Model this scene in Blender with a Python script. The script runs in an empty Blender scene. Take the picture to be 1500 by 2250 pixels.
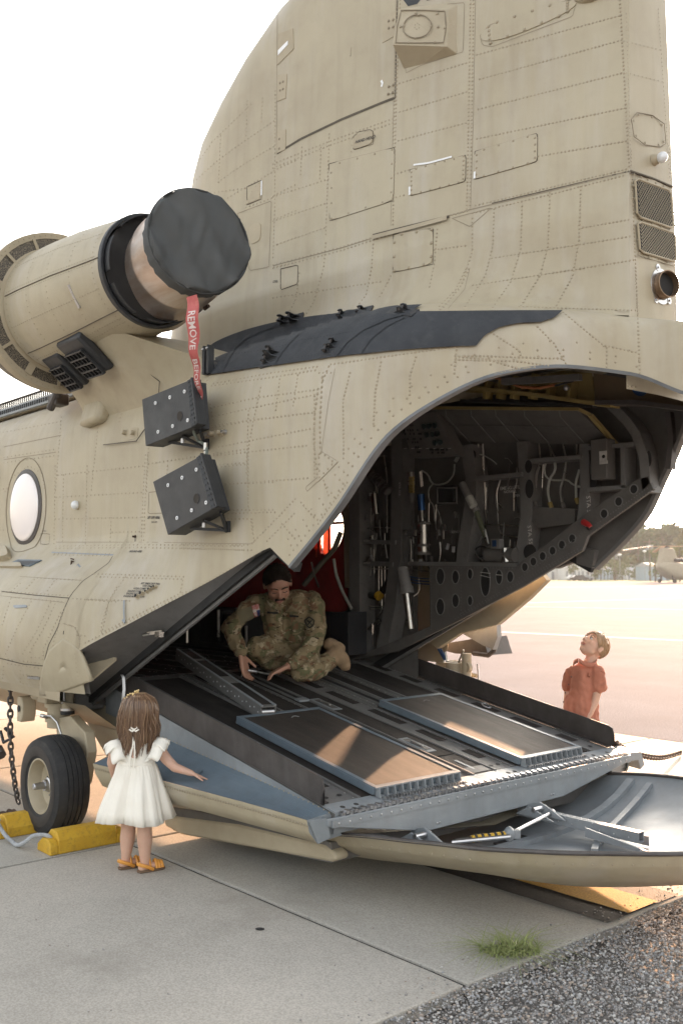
import bpy, bmesh, math, random
import numpy as np
from mathutils import Vector, Matrix, Euler, noise
from mathutils.bvhtree import BVHTree
random.seed(7); np.random.seed(7)
R_ = math.radians
scene = bpy.context.scene
COL = scene.collection
# ------------------------------------------------------------------ camera
CAM_H = 1.62; FPX = 2150.0
TH = R_(49.0); PT = math.atan(137.0/FPX)
cam_d = bpy.data.cameras.new('camera'); cam = bpy.data.objects.new('camera', cam_d); COL.objects.link(cam)
cam.location = (0, 0, CAM_H); cam.rotation_euler = (math.pi/2+PT, 0, TH)
cam_d.sensor_fit = 'VERTICAL'; cam_d.sensor_height = 36.0; cam_d.lens = 36.0*FPX/2250.0
cam_d.clip_start = 0.1; cam_d.clip_end = 3000
cam_d.dof.use_dof = True; cam_d.dof.focus_distance = 5.2; cam_d.dof.aperture_fstop = 4.0
scene.camera = cam
# ------------------------------------------------------------------ light
SUN_EL = R_(10.4); SUN_DIR = Vector((-0.43, 0.90, 0)).normalized()     # towards the sun, starboard and forward
SKY = 0.15; SUN_E = 3.9; EXPO = 2.52
world = bpy.data.worlds.new('World'); scene.world = world; world.use_nodes = True
wn = world.node_tree.nodes; wl = world.node_tree.links
bg = wn['Background']; sky = wn.new('ShaderNodeTexSky'); sky.sky_type = 'NISHITA'; sky.sun_disc = False
sky.sun_elevation = SUN_EL; sky.sun_rotation = math.atan2(SUN_DIR.x, SUN_DIR.y)
sky.air_density = 1.0; sky.dust_density = 4.0; sky.ozone_density = 1.0
hs = wn.new('ShaderNodeHueSaturation'); hs.inputs['Saturation'].default_value = 0.38
wl.new(sky.outputs[0], hs.inputs['Color']); wt = wn.new('ShaderNodeMix'); wt.data_type = 'RGBA'; wt.blend_type = 'MULTIPLY'; wt.inputs[0].default_value = 1; wt.inputs[7].default_value = (1.0, .972, .93, 1)
wl.new(hs.outputs[0], wt.inputs[6]); wl.new(wt.outputs[2], bg.inputs['Color']); bg.inputs['Strength'].default_value = SKY
sd = bpy.data.lights.new('sun', 'SUN'); sd.energy = SUN_E; sd.angle = R_(0.6); sd.color = (1.0, 0.58, 0.33)
so = bpy.data.objects.new('sun', sd); COL.objects.link(so)
sv = (SUN_DIR*math.cos(SUN_EL)+Vector((0, 0, math.sin(SUN_EL)))).normalized()
so.rotation_euler = sv.to_track_quat('Z', 'Y').to_euler(); so.location = (-3, 12, 10)
scene.view_settings.view_transform = 'Standard'; scene.view_settings.look = 'None'
scene.view_settings.exposure = EXPO; scene.view_settings.gamma = 1.0
scene.view_settings.use_curve_mapping = False
scene.render.engine = 'CYCLES'

# ------------------------------------------------------------------ geometry helpers
VF = Vector((-math.sin(TH), math.cos(TH), 0)); VR = Vector((math.cos(TH), math.sin(TH), 0)); EYE = Vector((0, 0, CAM_H))
def ray(u, w):
    a = (u-750)/FPX; b = (1125-w)/FPX
    cf = math.cos(PT)-b*math.sin(PT); cz = math.sin(PT)+b*math.cos(PT)
    return VF*cf+VR*a+Vector((0, 0, cz))
def at(u, w, X=None, Y=None, Z=None, D=None):
    """a measured point of the photograph put on a known plane of the place"""
    d = ray(u, w)
    t = X/d.x if X is not None else Y/d.y if Y is not None else (Z-CAM_H)/d.z if Z is not None else D
    return EYE+d*t
def tagit(o, label=None, cat=None, group=None, kind=None):
    if label: o['label'] = label
    if cat: o['category'] = cat
    if group: o['group'] = group
    if kind: o['kind'] = kind
    return o
def thing(name, loc=(0, 0, 0), label=None, cat=None, group=None, kind=None):
    o = bpy.data.objects.new(name, None); COL.objects.link(o); o.location = loc; o.empty_display_size = .2
    return tagit(o, label, cat, group, kind)
def wmat(p):
    return (wmat(p.parent) @ p.matrix_parent_inverse if p.parent is not None else Matrix.Identity(4)) @ p.matrix_basis
def setp(o, parent):
    if parent is not None:
        o.parent = parent; o.matrix_parent_inverse = wmat(parent).inverted()
class MB:
    def __init__(s): s.v = []; s.f = []
    def add(s, vs, fs):
        k = len(s.v); s.v += [tuple(p) for p in vs]; s.f += [tuple(i+k for i in f) for f in fs]; return s
    def hexa(s, p):     # 8 points: bottom loop 0-3, top loop 4-7
        return s.add(p, [(3,2,1,0),(4,5,6,7),(0,1,5,4),(1,2,6,5),(2,3,7,6),(3,0,4,7)])
    def box(s, c, d, M=None):
        c = Vector(c); h = Vector(d)/2
        P = [Vector((sx*h.x, sy*h.y, sz*h.z)) for sz in (-1, 1) for sx, sy in ((-1,-1),(1,-1),(1,1),(-1,1))]
        if M is not None: P = [M @ p for p in P]
        return s.hexa([c+p for p in P])
    def bar(s, a, b, w, h, up=(0, 0, 1)):
        a = Vector(a); b = Vector(b); d = (b-a).normalized(); u = Vector(up); x = d.cross(u)
        if x.length < 1e-4: x = d.cross(Vector((1, 0, 0)))
        x.normalize(); u = x.cross(d).normalized()
        q = [x*-w/2+u*-h/2, x*w/2+u*-h/2, x*w/2+u*h/2, x*-w/2+u*h/2]
        return s.hexa([a+p for p in q]+[b+p for p in q])
    def prism(s, poly, off):
        off = Vector(off); P = [Vector(p) for p in poly]; n = len(P)
        A = s.add(P+[p+off for p in P], [tuple(range(n)), tuple(range(2*n-1, n-1, -1))]+[(i, i+n, (i+1) % n+n, (i+1) % n) for i in range(n)]); return A
    def tube(s, pts, r, n=8, cap=True, closed=False):
        P = [Vector(p) for p in pts]; m = len(P)
        rs = r if isinstance(r, (list, tuple)) else [r]*m
        vs = []; nrm = None
        for i in range(m):
            if closed: t = P[(i+1) % m]-P[i-1]
            else: t = P[min(i+1, m-1)]-P[max(i-1, 0)]
            t.normalize()
            if nrm is None:
                nrm = t.orthogonal().normalized()
            else:
                nrm = (nrm-t*nrm.dot(t))
                if nrm.length < 1e-5: nrm = t.orthogonal()
                nrm.normalize()
            b = t.cross(nrm)
            for k in range(n):
                a = 2*math.pi*k/n; vs.append(P[i]+(nrm*math.cos(a)+b*math.sin(a))*rs[i])
        fs = []
        for i in range(m if closed else m-1):
            j = (i+1) % m
            for k in range(n): fs.append((i*n+k, i*n+(k+1) % n, j*n+(k+1) % n, j*n+k))
        if cap and not closed: fs += [tuple(range(n-1, -1, -1)), tuple(range((m-1)*n, m*n))]
        return s.add(vs, fs)
    def lathe(s, o, ax, prof, n=32, cap0=True, cap1=True):   # prof: (distance along ax, radius)
        o = Vector(o); ax = Vector(ax).normalized(); x = ax.orthogonal().normalized(); y = ax.cross(x)
        vs = []; m = len(prof)
        for d, r in prof:
            for k in range(n):
                a = 2*math.pi*k/n; vs.append(o+ax*d+(x*math.cos(a)+y*math.sin(a))*r)
        fs = [(i*n+k, i*n+(k+1) % n, (i+1)*n+(k+1) % n, (i+1)*n+k) for i in range(m-1) for k in range(n)]
        if cap0: fs.append(tuple(range(n-1, -1, -1)))
        if cap1: fs.append(tuple(range((m-1)*n, m*n)))
        return s.add(vs, fs)
    def grid(s, rows, close=False):      # rows of equally many points
        n = len(rows[0]); vs = [p for r in rows for p in r]; fs = []
        for i in range(len(rows)-1):
            for k in range(n if close else n-1):
                fs.append((i*n+k, i*n+(k+1) % n, (i+1)*n+(k+1) % n, (i+1)*n+k))
        return s.add(vs, fs)
    def dome(s, p, nrm, r, h=None, n=6):
        p = Vector(p); nrm = Vector(nrm).normalized(); x = nrm.orthogonal().normalized(); y = nrm.cross(x); h = h or r*.55
        vs = [p+(x*math.cos(2*math.pi*k/n)+y*math.sin(2*math.pi*k/n))*r for k in range(n)]
        vs += [p+nrm*h*.75+(x*math.cos(2*math.pi*k/n)+y*math.sin(2*math.pi*k/n))*r*.62 for k in range(n)]+[p+nrm*h]
        fs = [(k, (k+1) % n, n+(k+1) % n, n+k) for k in range(n)]+[(n+k, n+(k+1) % n, 2*n) for k in range(n)]
        return s.add(vs, fs)
    def ball(s, c, r, n=12, m=8, M=None):
        c = Vector(c); r = Vector(r) if hasattr(r, '__len__') else Vector((r, r, r)); vs = []; fs = []
        for i in range(m+1):
            t = math.pi*i/m
            for k in range(n):
                a = 2*math.pi*k/n; q = Vector((r.x*math.sin(t)*math.cos(a), r.y*math.sin(t)*math.sin(a), r.z*math.cos(t)))
                if M is not None: q = M @ q
                vs.append(c+q)
        for i in range(m):
            for k in range(n): fs.append((i*n+k, (i+1)*n+k, (i+1)*n+(k+1) % n, i*n+(k+1) % n))
        return s.add(vs, fs)
    def build(s, name, mat, parent=None, smooth=True, ang=35, bevel=0, kind=None, label=None, weld=False, solid=0):
        me = bpy.data.meshes.new(name); me.from_pydata(s.v, [], s.f)
        if weld:
            bm = bmesh.new(); bm.from_mesh(me); bmesh.ops.remove_doubles(bm, verts=bm.verts, dist=1e-5); bmesh.ops.recalc_face_normals(bm, faces=bm.faces); bm.to_mesh(me); bm.free()
        me.validate()
        if smooth:
            me.polygons.foreach_set('use_smooth', [True]*len(me.polygons)); me.set_sharp_from_angle(angle=R_(ang))
        me.update()
        o = bpy.data.objects.new(name, me); COL.objects.link(o); me.materials.append(mat)
        setp(o, parent)
        if solid:
            md = o.modifiers.new('thick', 'SOLIDIFY'); md.thickness = solid; md.offset = -1
        if bevel:
            md = o.modifiers.new('bevel', 'BEVEL'); md.width = bevel; md.segments = 2; md.limit_method = 'ANGLE'; md.angle_limit = R_(40)
        return tagit(o, label, kind=kind)
def copyobj(o, parent=None, M=None):
    c = o.copy(); COL.objects.link(c)
    if parent is not None: setp(c, parent)
    if M is not None: c.matrix_basis = M @ o.matrix_basis
    return c
def lerp(a, b, t): return a+(b-a)*t
def interp(tab, x):      # smooth monotone table interpolation
    if x <= tab[0][0]: return tab[0][1]
    if x >= tab[-1][0]: return tab[-1][1]
    for i in range(len(tab)-1):
        if x <= tab[i+1][0]:
            x0, y0 = tab[i]; x1, y1 = tab[i+1]; h = x1-x0
            def sl(j):
                if j <= 0 or j >= len(tab)-1:
                    return 0 if len(tab) < 3 else ((tab[1][1]-tab[0][1])/(tab[1][0]-tab[0][0]) if j <= 0 else (tab[-1][1]-tab[-2][1])/(tab[-1][0]-tab[-2][0]))
                a = (tab[j][1]-tab[j-1][1])/(tab[j][0]-tab[j-1][0]); b = (tab[j+1][1]-tab[j][1])/(tab[j+1][0]-tab[j][0])
                return 0 if a*b <= 0 else 2*a*b/(a+b)
            m0, m1 = sl(i), sl(i+1); t = (x-x0)/h
            return (2*t**3-3*t*t+1)*y0+(t**3-2*t*t+t)*h*m0+(-2*t**3+3*t*t)*y1+(t**3-t*t)*h*m1
def lint(tab, x):
    if x <= tab[0][0]: return tab[0][1]
    for i in range(len(tab)-1):
        if x <= tab[i+1][0]: return lerp(tab[i][1], tab[i+1][1], (x-tab[i][0])/(tab[i+1][0]-tab[i][0]))
    return tab[-1][1]
def sstep(a, b, x):
    t = max(0, min(1, (x-a)/(b-a))); return t*t*(3-2*t)

# ------------------------------------------------------------------ materials
def new_mat(name):
    m = bpy.data.materials.new(name); m.use_nodes = True; return m, m.node_tree.nodes, m.node_tree.links, m.node_tree.nodes['Principled BSDF']
def C4(c): return (c[0], c[1], c[2], 1)
def paint(name, c1, c2, rough=.5, metal=0, scale=3.0, fine=60, bump=.15, streak=0, spec=.5, dirt=0, dirtc=(.05, .04, .03), stretch=(1, 1, 1), bscale=None, coat=0, wear=0, wearc=(.5, .5, .5), pale=0, palec=(.5, .47, .44)):
    m, n, l, b = new_mat(name)
    tc = n.new('ShaderNodeTexCoord'); mp = n.new('ShaderNodeMapping'); mp.inputs['Scale'].default_value = stretch
    l.new(tc.outputs['Object'], mp.inputs['Vector'])
    n1 = n.new('ShaderNodeTexNoise'); n1.inputs['Scale'].default_value = scale; n1.inputs['Detail'].default_value = 6; n1.inputs['Roughness'].default_value = .6
    l.new(mp.outputs[0], n1.inputs['Vector'])
    r1 = n.new('ShaderNodeValToRGB'); r1.color_ramp.elements[0].position = .32; r1.color_ramp.elements[1].position = .68
    r1.color_ramp.elements[0].color = C4(c1); r1.color_ramp.elements[1].color = C4(c2); l.new(n1.outputs[0], r1.inputs[0])
    out = r1.outputs[0]
    def mix(a, colr, fac_out, amt):
        mx = n.new('ShaderNodeMix'); mx.data_type = 'RGBA'; mul = n.new('ShaderNodeMath'); mul.operation = 'MULTIPLY'; mul.inputs[1].default_value = amt
        l.new(fac_out, mul.inputs[0]); l.new(mul.outputs[0], mx.inputs[0]); l.new(a, mx.inputs[6]); mx.inputs[7].default_value = C4(colr); return mx.outputs[2]
    if streak:
        m2 = n.new('ShaderNodeMapping'); m2.inputs['Scale'].default_value = (9, 9, .7); l.new(tc.outputs['Object'], m2.inputs['Vector'])
        n2 = n.new('ShaderNodeTexNoise'); n2.inputs['Scale'].default_value = 1.6; n2.inputs['Detail'].default_value = 5; l.new(m2.outputs[0], n2.inputs['Vector'])
        r2 = n.new('ShaderNodeMapRange'); r2.inputs[1].default_value = .5; r2.inputs[2].default_value = .8; l.new(n2.outputs[0], r2.inputs[0]); out = mix(out, dirtc, r2.outputs[0], streak)
    if pale:
        for sc_, st_, cc_, lo_, am_ in ((1.1, (2.6, 2.6, .45), palec, .50, pale), (.9, (1.2, 1.2, 1.5), (.27, .22, .155), .54, pale*.8)):
            m5 = n.new('ShaderNodeMapping'); m5.inputs['Scale'].default_value = st_; m5.inputs['Location'].default_value = (sc_*7, 3, 1); l.new(tc.outputs['Object'], m5.inputs['Vector'])
            n5 = n.new('ShaderNodeTexNoise'); n5.inputs['Scale'].default_value = sc_; n5.inputs['Detail'].default_value = 6; n5.inputs['Roughness'].default_value = .62; l.new(m5.outputs[0], n5.inputs['Vector'])
            r5 = n.new('ShaderNodeMapRange'); r5.inputs[1].default_value = lo_; r5.inputs[2].default_value = lo_+.2; l.new(n5.outputs[0], r5.inputs[0]); out = mix(out, cc_, r5.outputs[0], am_)
    if dirt:
        n3 = n.new('ShaderNodeTexNoise'); n3.inputs['Scale'].default_value = scale*3.7; n3.inputs['Detail'].default_value = 8; n3.inputs['Roughness'].default_value = .7; l.new(mp.outputs[0], n3.inputs['Vector'])
        r3 = n.new('ShaderNodeMapRange'); r3.inputs[1].default_value = .5; r3.inputs[2].default_value = .75; l.new(n3.outputs[0], r3.inputs[0]); out = mix(out, dirtc, r3.outputs[0], dirt)
    if wear:
        n4 = n.new('ShaderNodeTexNoise'); n4.inputs['Scale'].default_value = scale*9; n4.inputs['Detail'].default_value = 9; n4.inputs['Roughness'].default_value = .75; l.new(mp.outputs[0], n4.inputs['Vector'])
        r4 = n.new('ShaderNodeMapRange'); r4.inputs[1].default_value = .62; r4.inputs[2].default_value = .68; l.new(n4.outputs[0], r4.inputs[0]); out = mix(out, wearc, r4.outputs[0], wear)
    l.new(out, b.inputs['Base Color'])
    b.inputs['Roughness'].default_value = rough; b.inputs['Metallic'].default_value = metal; b.inputs['Specular IOR Level'].default_value = spec
    b.inputs['Coat Weight'].default_value = coat; b.inputs['Coat Roughness'].default_value = .2
    nr = n.new('ShaderNodeTexNoise'); nr.inputs['Scale'].default_value = scale*2.3; nr.inputs['Detail'].default_value = 4; l.new(mp.outputs[0], nr.inputs['Vector'])
    rr = n.new('ShaderNodeMapRange'); rr.inputs[3].default_value = max(.05, rough-.12); rr.inputs[4].default_value = min(1, rough+.15); l.new(nr.outputs[0], rr.inputs[0]); l.new(rr.outputs[0], b.inputs['Roughness'])
    if bump:
        nb = n.new('ShaderNodeTexNoise'); nb.inputs['Scale'].default_value = fine; nb.inputs['Detail'].default_value = 5; l.new(tc.outputs['Object'], nb.inputs['Vector'])
        bp = n.new('ShaderNodeBump'); bp.inputs['Strength'].default_value = bump; bp.inputs['Distance'].default_value = .004; l.new(nb.outputs[0], bp.inputs['Height'])
        if bscale:
            nc = n.new('ShaderNodeTexNoise'); nc.inputs['Scale'].default_value = bscale; nc.inputs['Detail'].default_value = 2; l.new(tc.outputs['Object'], nc.inputs['Vector'])
            b2 = n.new('ShaderNodeBump'); b2.inputs['Strength'].default_value = .35; b2.inputs['Distance'].default_value = .02; l.new(nc.outputs[0], b2.inputs['Height']); l.new(b2.outputs[0], bp.inputs['Normal'])
        l.new(bp.outputs[0], b.inputs['Normal'])
    return m
TAN = paint('tan_paint', (.365, .312, .218), (.425, .370, .262), rough=.52, scale=1.7, fine=140, bump=.06, pale=.38, streak=.2, dirt=.13, dirtc=(.17, .125, .08), bscale=3.2)
TAN2 = paint('tan_paint_flat', (.35, .295, .205), (.41, .35, .25), rough=.6, scale=4, fine=150, bump=.05, dirt=.15, dirtc=(.2, .15, .1))
TANR = paint('tan_rivet_heads', (.335, .285, .20), (.30, .252, .175), rough=.5, scale=9, bump=0)
SEAM = paint('seam_gap', (.075, .062, .045), (.12, .10, .075), rough=.9, scale=12, bump=0)
SEAMT = paint('seam_lap', (.235, .195, .14), (.27, .23, .165), rough=.8, scale=12, bump=0)
NAVY = paint('nonskid_band', (.022, .025, .030), (.038, .041, .047), rough=.75, scale=5, fine=300, bump=.5, wear=.25, wearc=(.16, .17, .18), dirt=.3, dirtc=(.10, .10, .10))
BLK = paint('black_metal_paint', (.016, .017, .020), (.028, .03, .033), rough=.5, scale=6, fine=200, bump=.15, dirt=.2, dirtc=(.07, .065, .06))
BLKR = paint('black_rubber', (.012, .012, .013), (.022, .021, .020), rough=.75, scale=6, bump=.1)
WGREY = paint('interior_grey', (.13, .127, .122), (.17, .165, .16), rough=.6, scale=4, fine=90, bump=.1, dirt=.35, dirtc=(.04, .035, .03))
DGREY = paint('interior_dark_grey', (.088, .083, .077), (.128, .12, .112), rough=.65, scale=3, fine=90, bump=.1, dirt=.3, dirtc=(.02, .018, .016))
BGREY = paint('blue_grey_paint', (.10, .135, .165), (.14, .175, .205), rough=.5, scale=4, fine=120, bump=.08, dirt=.35, dirtc=(.08, .08, .08), streak=.2, wear=.15, wearc=(.4, .42, .44))
LGREY = paint('light_grey_paint', (.19, .21, .225), (.26, .28, .295), rough=.42, scale=3, fine=120, bump=.08, dirt=.4, dirtc=(.16, .15, .14), streak=.25, bscale=4)
NONSK = paint('nonskid_deck', (.014, .012, .011), (.036, .030, .026), rough=.82, spec=.3, scale=3, fine=420, bump=.6, dirt=.3, dirtc=(.075, .055, .045), stretch=(1, 3, 1))
PANELD = paint('worn_panel_deck', (.021, .018, .016), (.044, .034, .028), rough=.72, spec=.3, scale=2.2, fine=420, bump=.5, dirt=.35, dirtc=(.05, .04, .035), stretch=(1, 5, 1), wear=.1, wearc=(.3, .26, .22))
GUARD = paint('guard_brown', (.04, .034, .032), (.075, .066, .062), rough=.5, scale=6, fine=120, bump=.1, streak=.4, dirtc=(.12, .11, .11), wear=.3, wearc=(.22, .21, .2))
STEEL = paint('bare_steel', (.45, .45, .46), (.6, .6, .61), rough=.35, metal=1, scale=9, bump=.05, dirt=.3, dirtc=(.2, .18, .16))
COPPER = paint('heat_tinted_nozzle', (.62, .47, .36), (.74, .66, .60), rough=.38, metal=.75, scale=4, fine=40, bump=.04, stretch=(.4, 3, 3), dirt=.35, dirtc=(.45, .27, .17))
TYRE = paint('tyre_rubber', (.014, .014, .015), (.026, .025, .025), rough=.75, scale=7, fine=200, bump=.3, dirt=.5, dirtc=(.06, .052, .045))
TYRES = paint('tyre_sidewall', (.028, .024, .021), (.045, .038, .033), rough=.75, scale=6, fine=160, bump=.2, dirt=.3, dirtc=(.08, .06, .045))
YEL = paint('chock_yellow', (.52, .30, .02), (.60, .37, .03), rough=.6, scale=9, fine=60, bump=.5, dirt=.7, dirtc=(.20, .12, .03), wear=.55, wearc=(.12, .09, .04))
ROPE = paint('rope_fibre', (.30, .31, .32), (.42, .43, .44), rough=.9, scale=30, bump=.4)
RUST = paint('rusty_chain', (.05, .035, .028), (.11, .07, .05), rough=.7, metal=.5, scale=40, bump=.3)
CLOTHG = paint('cover_canvas', (.062, .066, .068), (.085, .088, .088), rough=.85, scale=3, fine=350, bump=.3, dirt=.25, dirtc=(.09, .075, .06))
RED = paint('red_streamer', (.40, .07, .07), (.50, .13, .12), rough=.7, scale=14, fine=200, bump=.2, dirt=.4, dirtc=(.6, .3, .2))
REDL = paint('red_liner', (.20, .012, .010), (.34, .02, .014), rough=.8, scale=5, fine=20, bump=.8)
WHITEP = paint('white_plastic', (.75, .75, .75), (.82, .82, .83), rough=.5, scale=8, bump=0)
PRIMER = paint('zinc_primer', (.23, .17, .055), (.33, .25, .09), rough=.5, scale=6, bump=.1, dirt=.3, dirtc=(.10, .08, .05))
ORHOSE = paint('orange_hose', (.35, .12, .04), (.42, .16, .06), rough=.5, scale=9, bump=0)
TUBEM = paint('aluminium_tube', (.34, .32, .29), (.46, .44, .41), rough=.3, metal=1, scale=14, bump=0)
WIREW = paint('wire_loom', (.30, .30, .28), (.40, .40, .36), rough=.6, scale=14, bump=0)
DECAL = paint('black_print', (.03, .03, .032), (.05, .05, .052), rough=.7, scale=14, bump=0)
DECALW = paint('white_print', (.38, .37, .35), (.6, .58, .55), rough=.7, scale=24, bump=0)
LENSW = paint('clear_lens', (.65, .66, .67), (.72, .73, .74), rough=.12, scale=5, bump=0, spec=.8)
BLUEF = paint('blue_fitting', (.03, .09, .22), (.05, .12, .3), rough=.35, metal=.7, scale=14, bump=0)
REDT = paint('red_fabric_flap', (.65, .06, .03), (.8, .12, .05), rough=.8, scale=9, bump=0); REDT.node_tree.nodes['Principled BSDF'].inputs['Transmission Weight'].default_value = .55; REDT.node_tree.nodes['Principled BSDF'].inputs['IOR'].default_value = 1.05; REDT.node_tree.nodes['Principled BSDF'].inputs['Roughness'].default_value = .6
def text_mesh(body, size, bold=0.0, align='LEFT'):
    cu = bpy.data.curves.new('txt', 'FONT'); cu.body = body; cu.size = size; cu.align_x = align; cu.offset = bold; cu.resolution_u = 2
    ob = bpy.data.objects.new('txt', cu); COL.objects.link(ob)
    dg = bpy.context.evaluated_depsgraph_get(); me = bpy.data.meshes.new_from_object(ob.evaluated_get(dg))
    V = [v.co.copy() for v in me.vertices]; Fs = [tuple(p.vertices) for p in me.polygons]
    bpy.data.objects.remove(ob); bpy.data.curves.remove(cu); bpy.data.meshes.remove(me)
    return V, Fs
def text(body, o, xd, up, size, mat, parent, name='lettering', bold=0.0, align='LEFT', lift=.0015):
    V, Fs = text_mesh(body, size, bold, align); o = Vector(o); xd = Vector(xd).normalized(); up = Vector(up); up = (up-xd*up.dot(xd)).normalized(); nn = xd.cross(up)
    m = MB(); m.add([o+xd*v.x+up*v.y+nn*lift for v in V], Fs)
    return m.build(name, mat, parent, smooth=False)
# ================================================================== the parked tandem-rotor helicopter
YC = 4.30
heli = thing('transport_helicopter', (-5, YC, 0), 'large tan military transport helicopter parked with its rear ramp lowered', 'helicopter')
SIDE = [(-11, 1.30), (-3.9, 1.31), (-3.45, 1.29), (-3.25, 1.22), (-3.05, 1.06), (-2.86, .83), (-2.70, .57), (-2.55, .30), (-2.36, .15), (-2.3, .10)]
FL = [(.6, .55), (.85, .72), (1.0, .90), (1.2, 1.0), (1.4, .92), (1.6, .55), (1.75, .17), (1.85, 0), (1.9, 0)]
ZT = [(-11, 2.95), (-3.5, 2.95), (-3.2, 2.94), (-2.85, 2.90), (-2.6, 2.86), (-2.3, 2.80)]
ZS = [(-11, 2.42), (-3.5, 2.44), (-3.2, 2.50), (-3.05, 2.58), (-2.86, 2.66), (-2.7, 2.69), (-2.55, 2.67), (-2.3, 2.56)]
ZL1 = [(-11, .90), (-5.64, .90), (-5.61, 1.153), (-3.991, 1.756), (-3.835, 1.658)]
ZL2 = [(-3.835, 1.658), (-3.652, 1.80), (-3.442, 1.987), (-3.24, 2.25), (-3.05, 2.42), (-2.86, 2.545), (-2.7, 2.585), (-2.55, 2.565), (-2.357, 2.464), (-2.3, 2.44)]
def skinpt(u, w, it=12):
    Y = 2.9
    for _ in range(it): p = at(u, w, Y=Y); Y = YC-interp(SIDE, p.x)-.45*(1-sstep(-6.1, -4.3, p.x))*interp(FL, p.z)
    return at(u, w, Y=Y)
_e = [skinpt(*q) for q in ((176, 1430), (200, 1416), (224, 1403), (278, 1374), (332, 1345), (376, 1322), (420, 1299), (470, 1272), (520, 1243), (576, 1210))]
ZL1 = [(-11, .90), (_e[0].x-.035, .90), (_e[0].x-.005, _e[0].z)]+[(p.x, p.z) for p in _e]+[(-3.991, 1.756), (-3.835, 1.658)]
def zlip(X): return lint(ZL1, X) if X <= -3.835 else interp(ZL2, X)
def gfl(X): return 1-sstep(-6.1, -4.3, X)
def bw(X, z): return interp(SIDE, X)+.45*gfl(X)*interp(FL, z)
def section(X):        # (half width, height) from the lower edge up and over to the centre line
    zl = zlip(X); zs = interp(ZS, X); zt = interp(ZT, X); s = interp(SIDE, X); rows = []
    for k in range(26):
        z = lerp(zl, zs, k/25); rows.append((bw(X, z), z))
    hr = min(.42, .5*s)
    for k in range(1, 13):
        a = math.pi/2*k/12; rows.append((s-hr+hr*math.cos(a)**.9 if k < 12 else s-hr, zs+(zt-zs)*math.sin(a)**.95))
    rows.append(((s-hr)*.5, zt+.005)); rows.append((0, zt+.01))
    return rows
XS = [-11, -10, -9, -8.4]+[-8+.15*i for i in range(15)]+[-5.78, -5.70, -5.645, -5.64, -5.61, -5.55]+[-5.4+.1*i for i in range(14)]+[-4.04, -3.991, -3.95, -3.90, -3.86, -3.835, -3.80]+[-3.76+.04*i for i in range(37)]
XS += [p.x for p in _e]+[_e[0].x-.035, _e[0].x-.005]
XS = sorted(set(round(x, 4) for x in XS))
def shell(sgn, off=0.0, skip=None, zmax=9):
    rows = []
    for X in XS:
        sec = section(X); rows.append([Vector((X, YC-sgn*max(0, w-off), z-off*.3*(1 if k > 25 else 0))) for k, (w, z) in enumerate(sec)])
    m = MB(); m.grid(rows)
    if skip: m.f = [f for f in m.f if not skip(sum((Vector(m.v[i]) for i in f), Vector())/4)]
    return m
WIN_S = Vector((-6.52, 5.6, 2.02))
mport = shell(1)
body = mport.build('fuselage_skin', TAN, heli, ang=60)
mstar = shell(-1, skip=lambda c: (Vector((c.x, 0, c.z))-Vector((WIN_S.x, 0, WIN_S.z))).length < .30 and c.y > 5)
mstar.build('fuselage_skin', TAN, heli, ang=60, label='far side skin of the fuselage')
shell(1, .035).build('inner_skin', DGREY, heli, ang=60)
shell(-1, .035, skip=lambda c: (c.x < -5.5)).build('inner_skin', DGREY, heli, ang=60)
# underside of the sponsons and belly
m = MB()
for s in (1, -1):
    rows = [[Vector((X, YC-s*bw(X, .9), .90)), Vector((X, YC-s*1.62, .84)), Vector((X, YC-s*1.45, .80)), Vector((X, YC-s*1.2, .62)), Vector((X, YC-s*.8, .52)), Vector((X, YC, .50))] for X in [-11, -9, -8, -7, -6.3, -5.9, -5.72]]
    m.grid(rows)
m.build('belly', TAN2, heli)
# pylon
ZLV = [2.86, 2.90, 2.93, 2.96, 3.0, 3.05, 3.1, 3.16, 3.22, 3.28, 3.34, 3.4, 3.46, 3.465, 3.6, 3.8, 4.0, 4.2, 4.4, 4.6, 4.8, 5.0, 5.2, 5.4, 5.6, 5.8, 6.0, 6.1]
WALL = [(-7, .64), (-5.5, .63), (-4.9, .60), (-3.9, .48), (-3.2, .345), (-2.587, .205)]
XLE = [(2.8, -6.80), (4.4, -6.50), (4.63, -6.45), (4.86, -6.32), (5.08, -6.04), (5.31, -5.72), (5.55, -5.25), (5.9, -4.6), (6.1, -4.1)]
RFX = [(-7, .26), (-4.9, .29), (-3.9, .41), (-3.5, .46), (-3.25, .44), (-3.0, .34), (-2.8, .22), (-2.68, .11), (-2.587, .05)]
def pw(X, z):
    w = interp(WALL, X)*(1-.16*max(0, z-3.4)*(.4+.6*sstep(-3.6, -2.6, X)))
    xl = interp(XLE, z); L = 1.05
    if X < xl+L: w *= max(0, 1-((xl+L-X)/L)**2.2)**.5
    if z < 3.463: w += .004
    R = interp(RFX, X); z0 = interp(ZT, X)-.01; t = (z-z0)/max(R, .02)
    if t < 1: t = max(t, 0); w += R*(1-math.sqrt(max(0, 1-(1-t)**2)))
    if z > 5.3: w *= 1-.55*sstep(5.3, 6.15, z)
    return w
def pylon(s):
    rows = []
    for z in ZLV:
        xl = interp(XLE, z); row = []
        for k in range(70):
            t = k/69; X = -2.587+(xl+.001+2.587)*(t*.72+.28*math.sin(t*math.pi/2)) ; row.append(Vector((X, YC-s*pw(X, z), z)))
        rows.append(row)
    return rows
m = MB(); m.grid(pylon(1)); pyl = m.build('pylon_skin', TAN, heli, ang=60); mp_v, mp_f = m.v, m.f
m = MB(); m.grid(pylon(-1)); m.build('pylon_skin', TAN, heli, ang=60, label='far side skin of the rear pylon')
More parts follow.
